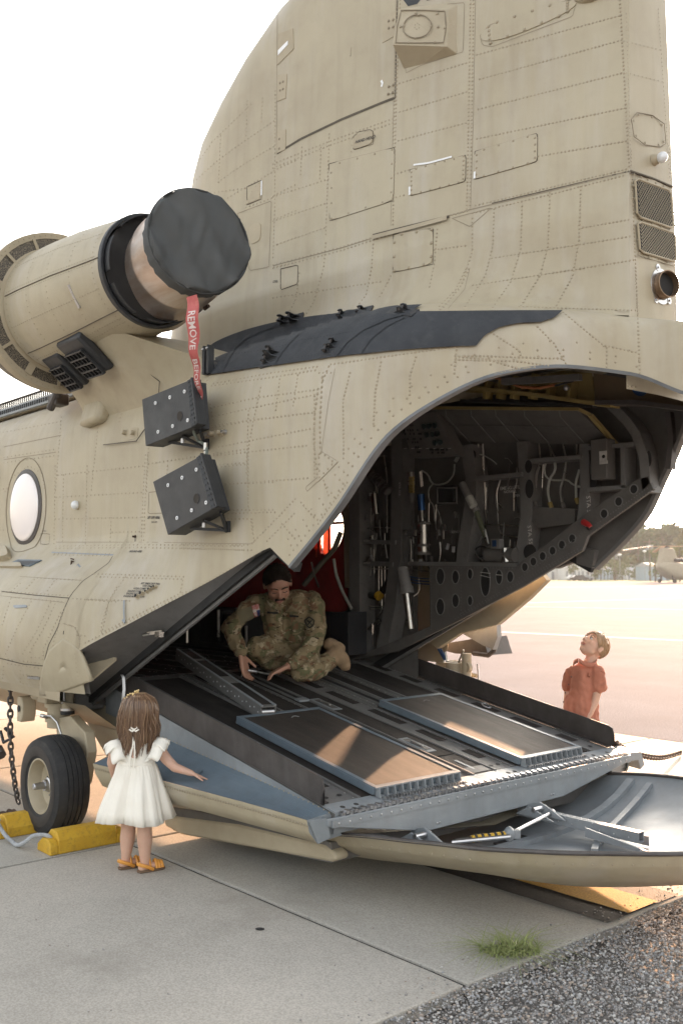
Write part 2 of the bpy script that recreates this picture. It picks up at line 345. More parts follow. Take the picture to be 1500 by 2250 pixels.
m = MB(); top = [[Vector((-2.587, YC-pw(-2.587, z), z)), Vector((-2.575, YC, z)), Vector((-2.587, YC+pw(-2.587, z), z))] for z in [2.5, 2.6, 2.7, 2.8]+ZLV]
m.grid(top); m.build('pylon_rear_face', TAN, heli, ang=20)
xl = interp(XLE, 6.1)
MB().box(((xl-2.587)/2, YC, 6.12), (abs(xl+2.587)*.98, .45, .06)).build('pylon_top', TAN2, heli)
# ray caster on the near skin
allv = [Vector(v) for v in mport.v]; k0 = len(allv); allv += [Vector(v) for v in mp_v]
k1 = len(allv); tv = MB(); tv.grid(top); allv += [Vector(v) for v in tv.v]
tp_f = [tuple(i+k0 for i in f) for f in mp_f]+[tuple(i+k1 for i in f) for f in tv.f]
HULL = BVHTree.FromPolygons(allv, list(mport.f)+tp_f)
def surf(u, w):
    d = ray(u, w).normalized(); h = HULL.ray_cast(EYE, d)
    if h[0] is None:
        h = HULL.find_nearest(at(u, w, Y=3.2)); 
    p, n = h[0], h[1]
    if n.dot(d) > 0: n = -n
    return p, n
def onto(p, reach=.4):      # nearest hull point to a free 3D point
    h = HULL.find_nearest(Vector(p)); n = h[1]
    if n.dot(EYE-h[0]) < 0: n = -n
    return h[0], n
# ------------------------------------------------------------------ trim of the opening
def loft(A, B, name, mat, parent, n=None, thick=0):
    m = MB(); m.grid([A, B]); return m.build(name, mat, parent, solid=thick)
lipX = [-3.835+.03*i for i in range(51)]
rim = []
for X in lipX:
    w = interp(SIDE, X); z = zlip(X); rim.append((X, w, z))
def rimstrip(s):
    rows = []
    for i, (X, w, z) in enumerate(rim):
        j = min(i+1, len(rim)-1); k = max(i-1, 0); t = Vector((rim[j][0]-rim[k][0], 0, rim[j][2]-rim[k][2])).normalized(); n = Vector((t.z, 0, -t.x))
        def q(wo, d): return Vector((X, YC-s*max(.02, w+wo), z))+n*d
        rows.append([q(.004, -.006), q(.005, .010), q(-.03, .010), q(-.045, .004), q(-.045, -.02)])
    m = MB(); m.grid(rows); return m
rimstrip(1).build('opening_rim', paint('rim_grey', (.10, .105, .11), (.15, .155, .16), rough=.5, scale=9, bump=0), heli); rimstrip(-1).build('opening_rim', WGREY, heli)
# sloping lower lobe edge: grey closing panel between skin edge and ramp seal
def lobe(s):
    out = []; SX = [-5.86+.0932*i for i in range(21)]
    A = []; B = []
    for i, X in enumerate(SX):
        t = i/20; xo = lerp(_e[0].x, -3.991, t); A.append(Vector((xo, YC-s*(bw(xo, zlip(xo))-.004), zlip(xo)+.004)))
        B.append(Vector((lerp(-6.10, -4.07, t), YC-s*1.25, lerp(.785, 1.765, t))))
    pm = MB(); pm.grid([A, B]); pm.build('closing_panel', WGREY, heli)
    sd_ = Vector((2.03, 0, .98)).normalized(); sn = Vector((sd_.z, 0, -sd_.x))
    a = Vector((-6.15, YC-s*1.245, .76)); b = Vector((-4.045, YC-s*1.245, 1.77)); tip = Vector((-3.835, YC-s*1.25, 1.655))
    MB().bar(a, b, .03, .07, up=sn).bar(b+Vector((-.02, 0, .0)), tip, .035, .05).build('ramp_seal', BLKR, heli)
    MB().bar(a+sn*.045+Vector((0, s*.02, 0)), b+sn*.045+Vector((-.01, s*.02, 0)), .02, .022, up=sn).build('seal_strip', WGREY, heli)
lobe(1); lobe(-1)
MB().prism([(-4.12, 5.53, 1.66), (-4.0, 5.53, 1.82), (-3.80, 5.53, 1.78), (-3.83, 5.53, 1.66), (-3.98, 5.53, 1.70)], (0, .05, 0)).build('sill_gusset', DGREY, heli)
# corner fairing behind the sponson
q = [skinpt(*p)+Vector((0, -.004, 0)) for p in ((176, 1429), (190, 1462), (203, 1497), (178, 1506), (150, 1516), (106, 1530), (88, 1528), (92, 1480), (108, 1430), (140, 1402))]
pq = ((176, 1429), (184, 1446), (190, 1462), (197, 1480), (203, 1497), (178, 1506), (150, 1516), (106, 1530), (88, 1528), (89, 1500), (92, 1480), (98, 1455), (108, 1430), (140, 1402), (160, 1414))
m = MB(); m.grid([[skinpt(lerp(140, p[0], f), lerp(1465, p[1], f))+Vector((0, -.004, 0)) for p in pq] for f in (.02, .25, .5, .75, .9, 1)], close=True); m.build('sponson_end_fairing', TAN, heli, solid=.02)
# ------------------------------------------------------------------ rear ramp
RX, RY, RZ, RL, RW = -3.67, 3.07, .457, 2.45, 2.60
AL = math.atan2(.842-.457, 5.75-3.67)
RN = Vector((math.sin(AL), 0, math.cos(AL))); RD = Vector((-math.cos(AL), 0, math.sin(AL)))
def RA(a, b, c=0): return Vector((RX, RY+b, RZ))+RD*a+RN*c
def rbox(mb, a0, a1, b0, b1, c0, c1):
    return mb.hexa([RA(a0, b0, c0), RA(a1, b0, c0), RA(a1, b1, c0), RA(a0, b1, c0), RA(a0, b0, c1), RA(a1, b0, c1), RA(a1, b1, c1), RA(a0, b1, c1)])
def rpart(name, mat, *boxes, bevel=0, parent=None, label=None):
    m = MB()
    for b in boxes: rbox(m, *b)
    return m.build(name, mat, parent or ramp, bevel=bevel, label=label, smooth=False)
mb = MB(); rbox(mb, 0, RL, .08, RW-.01, -.06, 0)
ramp = mb.build('ramp', DGREY, heli, smooth=False)
rpart('deck_edge_strip', WGREY, (.1, RL, .085, .31, 0, .006)); rpart('deck_edge_strip', WGREY, (.1, RL, 2.34, 2.50, 0, .006))
rpart('deck_end_plate', LGREY, (.0, .1, .082, .40, 0, .009), (0, .1, 1.06, 1.59, 0, .009), (0, .1, 2.21, 2.55, 0, .009), (0, .1, .40, 1.06, 0, .004), (0, .1, 1.59, 2.21, 0, .004))
for b in (.312, 2.325): rpart('deck_rail', WGREY, (.1, RL, b, b+.012, 0, .016), (.1, RL, b+.018, b+.024, 0, .012))
rpart('nonskid_strip', NONSK, (.12, 2.36, .345, .63, 0, .007)); rpart('nonskid_strip', NONSK, (.12, 2.36, 2.0, 2.315, 0, .007))
for a0, a1 in ((.29, .43), (.59, .825), (.955, 1.19), (1.355, 1.57), (1.75, 1.95), (2.1, 2.3)):
    for b in (.212, 2.385): rpart('nonskid_pad', NONSK, (a0, a1, b, b+.07, .006, .0085))
for a0, a1 in ((.295, .436), (.62, .84), (.98, 1.30), (1.45, 1.75), (1.85, 2.2)): rpart('nonskid_pad', NONSK, (a0, a1, 1.462, 1.53, .007, .0095))
rpart('centre_plate', WGREY, (.1, RL, 1.40, 1.545, 0, .007)); 
for b in (1.062, 1.195, 1.385, 1.548): rpart('deck_rail', WGREY, (.1, RL, b, b+.012, 0, .014))
rpart('centre_board', NONSK, (.42, 2.4, 1.075, 1.19, 0, .006)); rpart('centre_board', PANELD, (.1, .40, 1.21, 1.38, 0, .007)); rpart('centre_board', NONSK, (.42, 2.4, 1.21, 1.38, 0, .007))
# open bay where the roller tray was lifted out, and the neighbouring boards
rpart('roller_bay', BLKR, (1.66, 2.25, 1.125, 1.185, .007, .0085)); rpart('bay_lip', LGREY, (1.60, 1.655, 1.11, 1.20, .007, .02)); rpart('bay_lip', WGREY, (1.64, 2.27, 1.115, 1.122, .007, .02), (1.64, 2.27, 1.188, 1.195, .007, .02))
for b in (.645, .70, .80, .84): rpart('deck_rail', WGREY, (1.345, 2.4, b, b+.016, 0, .02))
rpart('roller_tray', BLKR, (1.345, 2.4, .72, .79, 0, .004)); rpart('centre_board', NONSK, (1.345, 2.4, .86, 1.05, 0, .007))
for b in (1.58, 1.63, 1.74, 1.90, 1.96): rpart('deck_rail', WGREY, (1.345, 2.4, b, b+.016, 0, .02))
rpart('roller_tray', BLKR, (1.345, 2.4, 1.65, 1.73, 0, .004)); rpart('centre_board', NONSK, (1.345, 2.4, 1.76, 1.89, 0, .007))
# recessed tie-down handles
for a, b in ((.62, 1.255), (1.50, 1.255)):
    rpart('handle_plate', LGREY, (a-.13, a+.13, b-.035, b+.045, .007, .012), bevel=.003)
    rpart('handle_recess', DGREY, (a-.10, a+.10, b-.018, b+.028, .012, .0135))
    rpart('handle_bar', STEEL, (a-.05, a+.05, b-.006, b+.010, .0135, .022), bevel=.003)
rpart('name_plate', LGREY, (.17, .32, 1.27, 1.29, .007, .010)); rpart('perforated_plate', WGREY, (.12, .2, 1.215, 1.375, .007, .0095))
# tie-down rings and holes
for a, b in ((.47, .25), (1.07, 2.42), (.93, .27)):
    c = RA(a, b, .02); pts = [c+RD*.035*math.cos(t)+Vector((0, 1, 0))*.028*math.sin(t)+RN*.008*math.cos(t) for t in [2*math.pi*k/14 for k in range(14)]]
    MB().tube(pts, .006, 6, closed=True).build('tie_down_ring', STEEL, ramp)
    m = MB(); m.lathe(RA(a, b, .0065), RN, [(0, .045), (.001, .045)], 16); m.build('ring_recess', BLKR, ramp)
m = MB()
for b in (.16, .25, 2.27, 2.42, 1.43, 1.49):
    for a in (.04, .17): m.lathe(RA(a, b, .0092), RN, [(0, .014), (.001, .014)], 10)
m.build('deck_hole', BLKR, ramp, kind='stuff')
# deck rivets
m = MB()
for b in (.10, .30, .66, .83, 1.05, 1.40, 1.54, 1.585, 1.885, 2.35, 2.49):
    n = 34
    for k in range(n):
        a = .12+k*(2.25/n)
        if a < 1.35 and (.38 < b < 1.06 or 1.56 < b < 2.2): continue
        m.dome(RA(a, b, .0065 if b not in (.66, .83, 1.585, 1.885) else .02), RN, .005, n=5)
for k in range(60): m.dome(RA(1.4+k*.017, .755, .004), RN, .006, n=5)
m.build('deck_rivets', TUBEM, ramp, kind='stuff')
# piano hinge along the rear edge
m = MB(); k = 0; b = .1
while b < 2.56:
    rbox(m, -.028, -.004, b, b+.022, -.004+.006*(k % 2), .012+.008*(k % 2)); b += .026; k += 1
m.build('edge_hinge', STEEL, ramp, smooth=False)
rpart('edge_flange', LGREY, (-.004, .0, .08, 2.59, -.10, .010))
# rear beam
m = MB(); x = RX+.012
poly = [(3.08, .460), (5.66, .460), (5.66, .425), (4.93, .300), (3.76, .292), (3.08, .425)]
m.prism([(x, y, z-.012) for y, z in poly], (.02, 0, 0)); rb = m.build('rear_beam', LGREY, ramp, bevel=.004)
MB().prism([(x+.021, 3.10, .405), (x+.021, 5.64, .405), (x+.021, 5.64, .440), (x+.021, 3.10, .440)], (.006, 0, 0)).build('beam_flange', LGREY, rb, smooth=False)
m = MB()
for k in range(36): m.dome((x+.028, 3.14+k*.07, .421), (1, 0, 0), .007, n=6)
for y, z in ((3.85, .31), (3.83, .31), (4.83, .315), (4.81, .315)): m.dome((x+.021, y, z), (1, 0, 0), .007)
m.build('beam_bolts', STEEL, rb, kind='stuff')
MB().prism([(x+.022, 3.76, .284), (x+.022, 4.93, .292), (x+.022, 4.93, .300), (x+.022, 3.76, .292)], (-.10, 0, 0)).build('beam_lower_flange', LGREY, rb, smooth=False)
# corner bracket on the far end
MB().prism([(x, 5.67, .455), (x+.005, 5.80, .450), (x+.01, 5.83, .36), (x+.01, 5.78, .335), (x+.008, 5.76, .40), (x, 5.67, .40)], (-.22, 0, .02)).build('corner_bracket', LGREY, ramp, bevel=.003)
# side guards
def guard(b, lean, s):
    m = MB(); h = .14; prof = []
    for a, hh in ((.11, .02), (.09, .085), (.105, h-.01), (.14, h), (RL+.03, h)):
        prof.append((a, hh))
    for a, hh in prof: pass
    base = [RA(a, b, .008) for a, hh in prof]; top = [RA(a, b+lean*hh, .008+hh) for a, hh in prof]; off = Vector((0, .007, 0))
    m.grid([base, top]); m.grid([[p+off for p in base], [p+off for p in top]]); m.grid([top, [p+off for p in top]]); m.grid([[base[0], base[0]+off], [top[0], top[0]+off]])
    rbox(m, .11, RL, b, b+.05*s, .007, .013)
    return m.build('side_guard', GUARD, ramp, smooth=False)
guard(.078, -.12, 1); guard(2.575, -.25, -1)
# shoulder: sloping top, side wall and lower hull
def shoulder(s):
    def Y(y): return y if s > 0 else 2*4.37-y
    xs = [-3.70-.1*i for i in range(0, 24)]; wall0, wall1, out, mid, low, low2 = [], [], [], [], [], []
    for x_ in xs:
        t = (-3.70-x_)/1.7; zt = RZ+(RX-x_)*math.tan(AL)+.003
        zi = min(.475+(-3.766-x_)*.100, zt-.004)
        yo = 3.0-.25*min(t, 1)**1.2; zo = .448+.055*t
        wall1.append(Vector((x_, Y(3.135), zt))); wall0.append(Vector((x_, Y(3.14), max(zi, zo+.01)))); out.append(Vector((x_, Y(yo), zo)))
        mid.append(Vector((x_, Y(yo+.012), zo-.06))); low.append(Vector((x_, Y(yo+.06), zo-.14+.02*(1-t)))); low2.append(Vector((x_, Y(yo+.22+.1*t), .34-.11*t)))
    lim = 18
    m = MB(); m.grid([wall1, wall0]); w = m.build('ramp_side_wall', LGREY, ramp)
    m = MB(); m.grid([[lerp(wall0[i], out[i], k/4)-Vector((0, 0, .012*math.sin(math.pi*k/4))) for i in range(lim)] for k in range(5)]); m.build('shoulder_top', BGREY, ramp)
    m = MB(); m.grid([[p+Vector((0, -.003*s, 0)) for p in out[:lim]], mid[:lim], low[:lim], low2[:lim], [Vector((p.x, 4.37, .20)) for p in low2[:lim]]]); m.build('ramp_hull', TAN, ramp, ang=70)
    m = MB(); m.add([out[lim-1], mid[lim-1], low[lim-1], low2[lim-1], Vector((xs[lim-1], Y(3.14), .3)), wall0[lim-1]], [(0, 1, 2, 3, 4, 5)]); m.build('shoulder_end', TAN2, ramp)
    m = MB(); m.add([out[0]-Vector((0, .003*s, 0)), mid[0], low[0], low2[0], wall0[0], Vector((-3.70, Y(3.14), .46))], [(0, 1, 2, 3, 4, 5)]); m.prism([out[0]+Vector((0, 0, -.002)), Vector((-3.66, Y(3.08), .452)), Vector((-3.66, Y(3.10), .36)), low[0]], (.012, 0, 0)); m.build('shoulder_end', LGREY, ramp)
    m = MB()
    for i in range(0, (lim-1)*5):
        q = i/5; k = int(q); f = q-k
        m.dome(lerp(mid[k], mid[k+1], f)*.45+lerp(out[k], out[k+1], f)*.55+Vector((0, -.007*s, 0)), (0, -s, -.1), .0075, n=5)
        if i % 2 == 0: m.dome(lerp(wall0[k], wall0[k+1], f)*.93+lerp(wall1[k], wall1[k+1], f)*.07+Vector((0, -.003*s, 0)), (0, -s, .2), .005, n=5)
    m.build('hull_rivets', TANR, ramp, kind='stuff')
    m = MB()
    for c in (.12, .30, .34, .66, .70):
        for i in range(0, (lim-1)*6):
            q = i/6; k = int(q); f = q-k; g = c*(1-.0*q)
            p = lerp(lerp(wall0[k], wall0[k+1], f), lerp(out[k], out[k+1], f), g)
            m.dome(p-Vector((0, 0, .012*math.sin(math.pi*g))), (0, -.5*s, 1), .0042, n=5)
    m.build('shoulder_rivets', BGREY, ramp, kind='stuff')
    for u, v, r_ in ((.20, .45, .035),):
        k = 8+int(u*10); p = lerp(wall0[k], out[k], v)-Vector((0, 0, .008)); nn = Vector((0, -.45*s, 1)).normalized()
        mm = MB(); mm.lathe(p, nn, [(0, r_), (.003, r_), (.004, r_*.9)], 18); mm.build('tank_cap', BGREY, ramp)
    return out
shoulder(1); shoulder(-1)
# forward side skin of the ramp (olive) under the hinge
MB().prism([(-5.40, 3.15, .62), (-6.35, 3.15, .80), (-6.38, 3.15, .66), (-5.7, 3.15, .22), (-5.35, 3.15, .22)], (0, .03, 0)).build('forward_side_skin', TAN2, ramp)
# keel skids below the hull
def skid(y):
    o = []; 
    pts = [(-5.42, .12), (-5.38, .06), (-5.2, .045), (-3.90, .175), (-3.80, .185), (-3.755, .205), (-3.765, .235), (-3.85, .26), (-4.6, .22), (-5.38, .13)]
    MB().prism([(x_, y, z) for x_, z in pts], (0, .09, 0)).build('keel_skid', TAN2, heli, bevel=.015)
skid(3.23); skid(5.42)
MB().prism([(-5.3, 3.24, .2), (-3.8, 3.24, .28), (-3.8, 3.24, .18), (-5.3, 3.24, .05)], (0, 2.25, 0)).build('lower_belly', DGREY, heli)
# folded loading panels lying on the deck
def lpanel(b0, b1, a0, a1, mt, lab):
    m = MB(); rbox(m, a0+.012, a1, b0, b1, .012, .052); p = m.build('loading_panel', BGREY, heli, bevel=.004, label=lab)
    m = MB(); rbox(m, a0+.012, a1, b0, b0+.028, .052, .058); rbox(m, a0+.012, a1, b1-.028, b1, .052, .058); rbox(m, a1-.035, a1, b0+.028, b1-.028, .052, .058); rbox(m, a0+.012, a0+.03, b0+.028, b1-.028, .052, .057)
    m.build('panel_frame', BGREY, p, smooth=False)
    m = MB(); rbox(m, a0+.03, a1-.036, b0+.029, b1-.029, .052, .0555); m.build('panel_surface', mt, p, smooth=False)
    m = MB(); rbox(m, a0-.012, a0+.012, b0+.02, b1-.02, .005, .012); rbox(m, a0-.004, a0+.012, b0+.005, b1-.005, .050, .058); m.build('panel_end_rail', LGREY, p, smooth=False)
    n = 12
    for k in range(n):
        b = lerp(b0+.02, b1-.02, k/(n-1)); mm = MB(); mm.hexa([RA(a0-.03, b-.002, .008), RA(a0+.012, b-.002, .008), RA(a0+.012, b+.002, .008), RA(a0-.03, b+.002, .008), RA(a0-.012, b-.002, .055), RA(a0+.012, b-.002, .055), RA(a0+.012, b+.002, .055), RA(a0-.012, b+.002, .055)])
        mm.build('end_rib', LGREY, p, smooth=False)
    m = MB(); b = b0+.03
    while b < b1-.02:
        rbox(m, a0-.05, a0-.032, b, b+.013, .006, .020); b += .022
    m.build('panel_hinge', STEEL, p, smooth=False)
    c = RA(a1-.13, (b0+b1)/2+.03, .0555)
    MB().tube([c+Vector((0, -.03, 0)), c+Vector((-.01, -.01, .006)), c+Vector((-.01, .01, .006)), c+Vector((0, .03, 0))], .0035, 6).build('pull_loop', WGREY, p)
lpanel(.405, 1.055, .075, 1.335, PANELD, 'loading panel nearest the white-dressed girl'); lpanel(1.60, 2.205, .09, 1.337, PANELD, 'loading panel on the far side of the ramp')
# the lifted-out roller tray resting on the ramp
tray = thing('roller_tray_section', RA(1.3, .64, .02), 'long narrow floor section lifted out and laid across the ramp beside the kneeling soldier', 'floor panel')
A0, A1 = RA(1.31, .625, .035), RA(2.58, .775, .075)
ax = (A1-A0).normalized(); bx = ax.cross(RN).normalized()*-1
if bx.y < 0: bx = -bx
def tb(mb, s0, s1, w0, w1, c0, c1):
    P = lambda s, w, c: A0+ax*s+bx*w+RN*c
    return mb.hexa([P(s0, w0, c0), P(s1, w0, c0), P(s1, w1, c0), P(s0, w1, c0), P(s0, w0, c1), P(s1, w0, c1), P(s1, w1, c1), P(s0, w1, c1)])
TLn = (A1-A0).length
m = MB(); tb(m, 0, TLn, -.055, -.049, 0, .075); tb(m, 0, TLn, .049, .055, 0, .075); tb(m, 0, TLn, -.049, .049, .066, .074); m.build('tray_body', WGREY, tray, smooth=False)
m = MB(); tb(m, 0, TLn, -.055, -.040, .0745, .081); tb(m, 0, TLn, .040, .055, .0745, .081); m.build('tray_edge', LGREY, tray, smooth=False)
for s0, s1 in ((.03, .46), (.62, .98), (1.04, 1.27)):
    m = MB(); tb(m, s0, min(s1, TLn-.02), -.036, .036, .0745, .078); m.build('nonskid_pad', NONSK, tray, smooth=False)
m = MB(); tb(m, .49, .59, -.036, .036, .0745, .077); m.build('tray_plate', WGREY, tray, smooth=False)
for s in (.02, .35, .75, 1.15):
    MB().tube([A0+ax*s-bx*.045+RN*.03, A0+ax*s+bx*.045+RN*.03], .024, 12).build('roller', STEEL, tray)
m = MB()
for k in range(24): m.dome(A0+ax*(.03+k*.052)-bx*.0555+RN*(.045 if k % 2 else .03), -bx, .006, n=6)
m.build('side_rivets', STEEL, tray, kind='stuff')
# ------------------------------------------------------------------ upper cargo door hanging off the ramp end
DW = [(-4.35, 1.14), (-3.9, 1.13), (-3.4, 1.12), (-3.02, 1.05), (-2.69, .84), (-2.48, .64), (-2.28, .42), (-2.18, .25), (-2.12, .04)]
DZ = [(-4.35, .27), (-3.9, .31), (-3.4, .375), (-3.0, .405), (-2.1, .415)]
DY = 4.37
def dpt(X, f, lift=0.0):      # f in -1..1 across the door
    w = interp(DW, X); zr = interp(DZ, X); dep = .235*min(1, w/.9)**.6
    return Vector((X, DY+f*w, zr-dep*(1-abs(f)**3.2)**.9+lift))
DXs = [-4.35+.06*i for i in range(34)]+[-2.33, -2.28, -2.24, -2.2, -2.17, -2.14, -2.12]
fs_ = [math.sin(math.pi/2*(-1+2*k/36)) for k in range(37)]
m = MB(); m.grid([[dpt(X, f) for f in fs_] for X in DXs]); door = m.build('upper_cargo_door', LGREY, heli, ang=70)
m = MB(); m.grid([[dpt(X, f)+Vector((0, 0, -.028 if abs(f) < .97 else -.012)) if abs(f) < .999 else dpt(X, f)+Vector((0, .012*(1 if f > 0 else -1), .002)) for f in fs_] for X in DXs]); m.build('door_outer_skin', TAN, door, ang=70)
edge = [dpt(X, -1) for X in DXs]+[dpt(X, 1) for X in reversed(DXs)]
MB().tube([p+Vector((0, 0, .002)) for p in edge], .011, 8).build('door_edge_seal', GUARD, door)
m = MB(); 
for i in range(len(edge)-1):
    L = (edge[i+1]-edge[i]).length
    for k in range(max(1, int(L/.05))):
        p = lerp(edge[i], edge[i+1], k/max(1, int(L/.05))); o = (p-Vector((-3.2, DY, .4))).normalized(); m.dome(p+Vector((0, math.copysign(.004, p.y-DY), -.045)), (o.x, o.y, -.3), .005, n=5)
m.build('door_rivets', TANR, door, kind='stuff')
# inner frames of the door
def dstrip(name, path, w, h, mat, up=.0):
    m = MB(); P = [dpt(X, f, up) for X, f in path]
    for i in range(len(P)-1): m.bar(P[i]+Vector((0, 0, h/2)), P[i+1]+Vector((0, 0, h/2)), w, h)
    return m.build(name, mat, door, smooth=False)
dstrip('door_frame', [(-3.35+.012*k*(k/9), .93-.19*k*.32) for k in range(0, 16)], .035, .03, LGREY)
dstrip('door_frame', [(-3.5, .95-.13*k) for k in range(15)], .05, .03, LGREY)
# hinge arms (channel beams) and links
def chan(p, q, w=.055, h=.075):
    p = Vector(p); q = Vector(q); m = MB(); d = (q-p).normalized(); x_ = d.cross(Vector((0, 0, 1))).normalized(); t = .006
    def pl(a, b, c, e): m.hexa([p+x_*a+Vector((0, 0, b)), q+x_*a+Vector((0, 0, b)), q+x_*c+Vector((0, 0, b)), p+x_*c+Vector((0, 0, b)), p+x_*a+Vector((0, 0, e)), q+x_*a+Vector((0, 0, e)), q+x_*c+Vector((0, 0, e)), p+x_*c+Vector((0, 0, e))])
    pl(-w/2, 0, w/2, t); pl(-w/2, h-t, w/2, h); pl(-w/2, t, -w/2+t, h-t); pl(w/2-t, t, w/2, h-t); pl(-w/2-.05, -.03, -w/2-.045, .02)
    o = m.build('hinge_beam', LGREY, door, smooth=False)
    r = MB(); n = int((q-p).length/.045)
    for k in range(n): r.dome(p+d*(k*.045+.02)+x_*w/2+Vector((0, 0, .02+.03*(k % 2))), x_, .005, n=5); r.dome(p+d*(k*.045+.02)+Vector((0, 0, h)), (0, 0, 1), .005, n=5)
    r.build('beam_rivets', STEEL, o, kind='stuff'); return o
bA, bB = at(955, 1775, Y=4.55), at(1350, 1802, Y=4.62)
chan((-3.72, 4.62, .215), (-2.92, 4.62, .215), .05, .055); chan((-3.75, 3.45, .24), (-3.35, 3.50, .235), .05, .06)
MB().prism([(-3.2, 4.52, .255), (-2.82, 4.50, .215), (-2.80, 4.50, .20), (-3.2, 4.52, .205)], (0, .012, 0)).build('beam_web', LGREY, door, smooth=False)
for x_, y_ in ((at(1190, 1785, Z=.27).x, at(1190, 1785, Z=.27).y), (at(935, 1852, Z=.25).x, at(935, 1852, Z=.25).y)):
    MB().prism([(x_-.14, y_, .25), (x_+.16, y_, .25), (x_+.05, y_, .30), (x_-.02, y_, .325), (x_-.10, y_, .30)], (0, .014, 0)).prism([(x_-.14, y_-.07, .25), (x_+.13, y_-.07, .25), (x_+.03, y_-.07, .285), (x_-.04, y_-.07, .305)], (0, .012, 0)).build('hinge_bracket', LGREY, door, bevel=.003)
    MB().tube([(x_, y_-.08, .295), (x_, y_+.03, .295)], .014, 10).build('hinge_pin', STEEL, door)
s0, s1, s2 = at(1000, 1848, Z=.25), at(1118, 1833, Z=.265), at(1212, 1785, Z=.275)
m = MB(); m.tube([lerp(s0, s1, .3), s1], .018, 10); st = m.build('door_strut', YEL, door)
for k in range(5): MB().tube([lerp(s0, s1, .35+k*.12), lerp(s0, s1, .40+k*.12)], .0185, 10).build('strut_stripe', BLKR, st)
MB().tube([s0, lerp(s0, s1, .3)], .012, 8).tube([s0+Vector((.0, -.03, 0)), s1+Vector((.03, -.03, 0))], .011, 8).build('strut_rod', STEEL, st)
MB().box(s1+Vector((.01, .02, 0)), (.07, .04, .045), Matrix.Rotation(.9, 3, 'Z')).ball(s1, (.03, .03, .04)).build('strut_bracket', LGREY, st, bevel=.004)
MB().tube([s1, s2], .010, 8).ball(s2, .02).build('strut_rod', STEEL, st)
# small oval window frame in the door
oc = dpt(-2.80, -.26); 
def oval(a, b, z0, r, name, mat, n=28):
    pts = []
    for k in range(n):
        t = 2*math.pi*k/n; ex = math.copysign(abs(math.cos(t))**.55, math.cos(t)); ey = math.copysign(abs(math.sin(t))**.55, math.sin(t))
        X = oc.x+a*ex; Yv = oc.y+b*ey; f = (Yv-DY)/max(.1, interp(DW, X)); pts.append(dpt(X, max(-.93, min(.93, f)), z0))
    MB().tube(pts, r, 8, closed=True).build(name, mat, door); return pts
oval(.15, .29, .012, .018, 'door_window_frame', BGREY); pts = oval(.115, .25, .014, .005, 'window_seal', YEL)
m = MB(); cc = sum(pts, Vector())/len(pts)+Vector((0, 0, -.004)); m.add(pts+[cc], [(i, (i+1) % len(pts), len(pts)) for i in range(len(pts))]); m.build('door_window', paint('door_glass', (.20, .27, .30), (.26, .33, .36), rough=.15, bump=0), door)
for k in (-.33, .33):
    MB().bar(oc+Vector((-.11, k*.38, .012)), oc+Vector((.11, k*.38, .012)), .02, .008).build('window_bar', BGREY, door, smooth=False)
MB().prism([dpt(-2.42, -.96, .01), dpt(-2.26, -.7, .01), dpt(-2.30, -.2, .03), dpt(-2.50, -.55, .02)], (0, 0, .035)).build('door_tail_block', LGREY, door, bevel=.004)
for X, f in ((-3.55, -.45), (-3.62, .05)):
    p = dpt(X, f, .006); MB().box(p+Vector((0, 0, 0)), (.07, .26, .012)).build('slot_frame', GUARD, door, bevel=.004); MB().box(p+Vector((0, 0, .006)), (.045, .22, .006)).build('slot', BLKR, door)
# ================================================================== ground
def gmat(name, c1, c2, spec, scale, rough=.85, bump=.5, stain=0, stainc=(.1, .09, .08), bscale=160, sp=.3):
    m, n, l, b = new_mat(name); tc = n.new('ShaderNodeTexCoord')
    g = n.new('ShaderNodeNewGeometry')
    a = n.new('ShaderNodeTexNoise'); a.inputs['Scale'].default_value = scale; a.inputs['Detail'].default_value = 8; a.inputs['Roughness'].default_value = .65; l.new(g.outputs['Position'], a.inputs['Vector'])
    r = n.new('ShaderNodeValToRGB'); r.color_ramp.elements[0].position = .3; r.color_ramp.elements[1].position = .7; r.color_ramp.elements[0].color = C4(c1); r.color_ramp.elements[1].color = C4(c2); l.new(a.outputs[0], r.inputs[0])
    w = n.new('ShaderNodeTexNoise'); w.inputs['Scale'].default_value = bscale; w.inputs['Detail'].default_value = 3; l.new(g.outputs['Position'], w.inputs['Vector'])
    rr = n.new('ShaderNodeMapRange'); rr.inputs[1].default_value = .35; rr.inputs[2].default_value = .65; rr.inputs[3].default_value = 1-spec; rr.inputs[4].default_value = 1+spec; l.new(w.outputs[0], rr.inputs[0])
    mx = n.new('ShaderNodeMix'); mx.data_type = 'RGBA'; mx.blend_type = 'MULTIPLY'; mx.inputs[0].default_value = 1; l.new(r.outputs[0], mx.inputs[6]); l.new(rr.outputs[0], mx.inputs[7]); out = mx.outputs[2]
    if stain:
        s = n.new('ShaderNodeTexNoise'); s.inputs['Scale'].default_value = 1.1; s.inputs['Detail'].default_value = 7; s.inputs['Roughness'].default_value = .7; l.new(g.outputs['Position'], s.inputs['Vector'])
        sr = n.new('ShaderNodeMapRange'); sr.inputs[1].default_value = .52; sr.inputs[2].default_value = .72; sr.inputs[4].default_value = stain; l.new(s.outputs[0], sr.inputs[0])
        m2 = n.new('ShaderNodeMix'); m2.data_type = 'RGBA'; l.new(sr.outputs[0], m2.inputs[0]); l.new(out, m2.inputs[6]); m2.inputs[7].default_value = C4(stainc); out = m2.outputs[2]
    l.new(out, b.inputs['Base Color']); b.inputs['Roughness'].default_value = rough; b.inputs['Specular IOR Level'].default_value = sp
    bp = n.new('ShaderNodeBump'); bp.inputs['Strength'].default_value = bump; bp.inputs['Distance'].default_value = .003; l.new(w.outputs[0], bp.inputs['Height']); l.new(bp.outputs[0], b.inputs['Normal'])
    return m
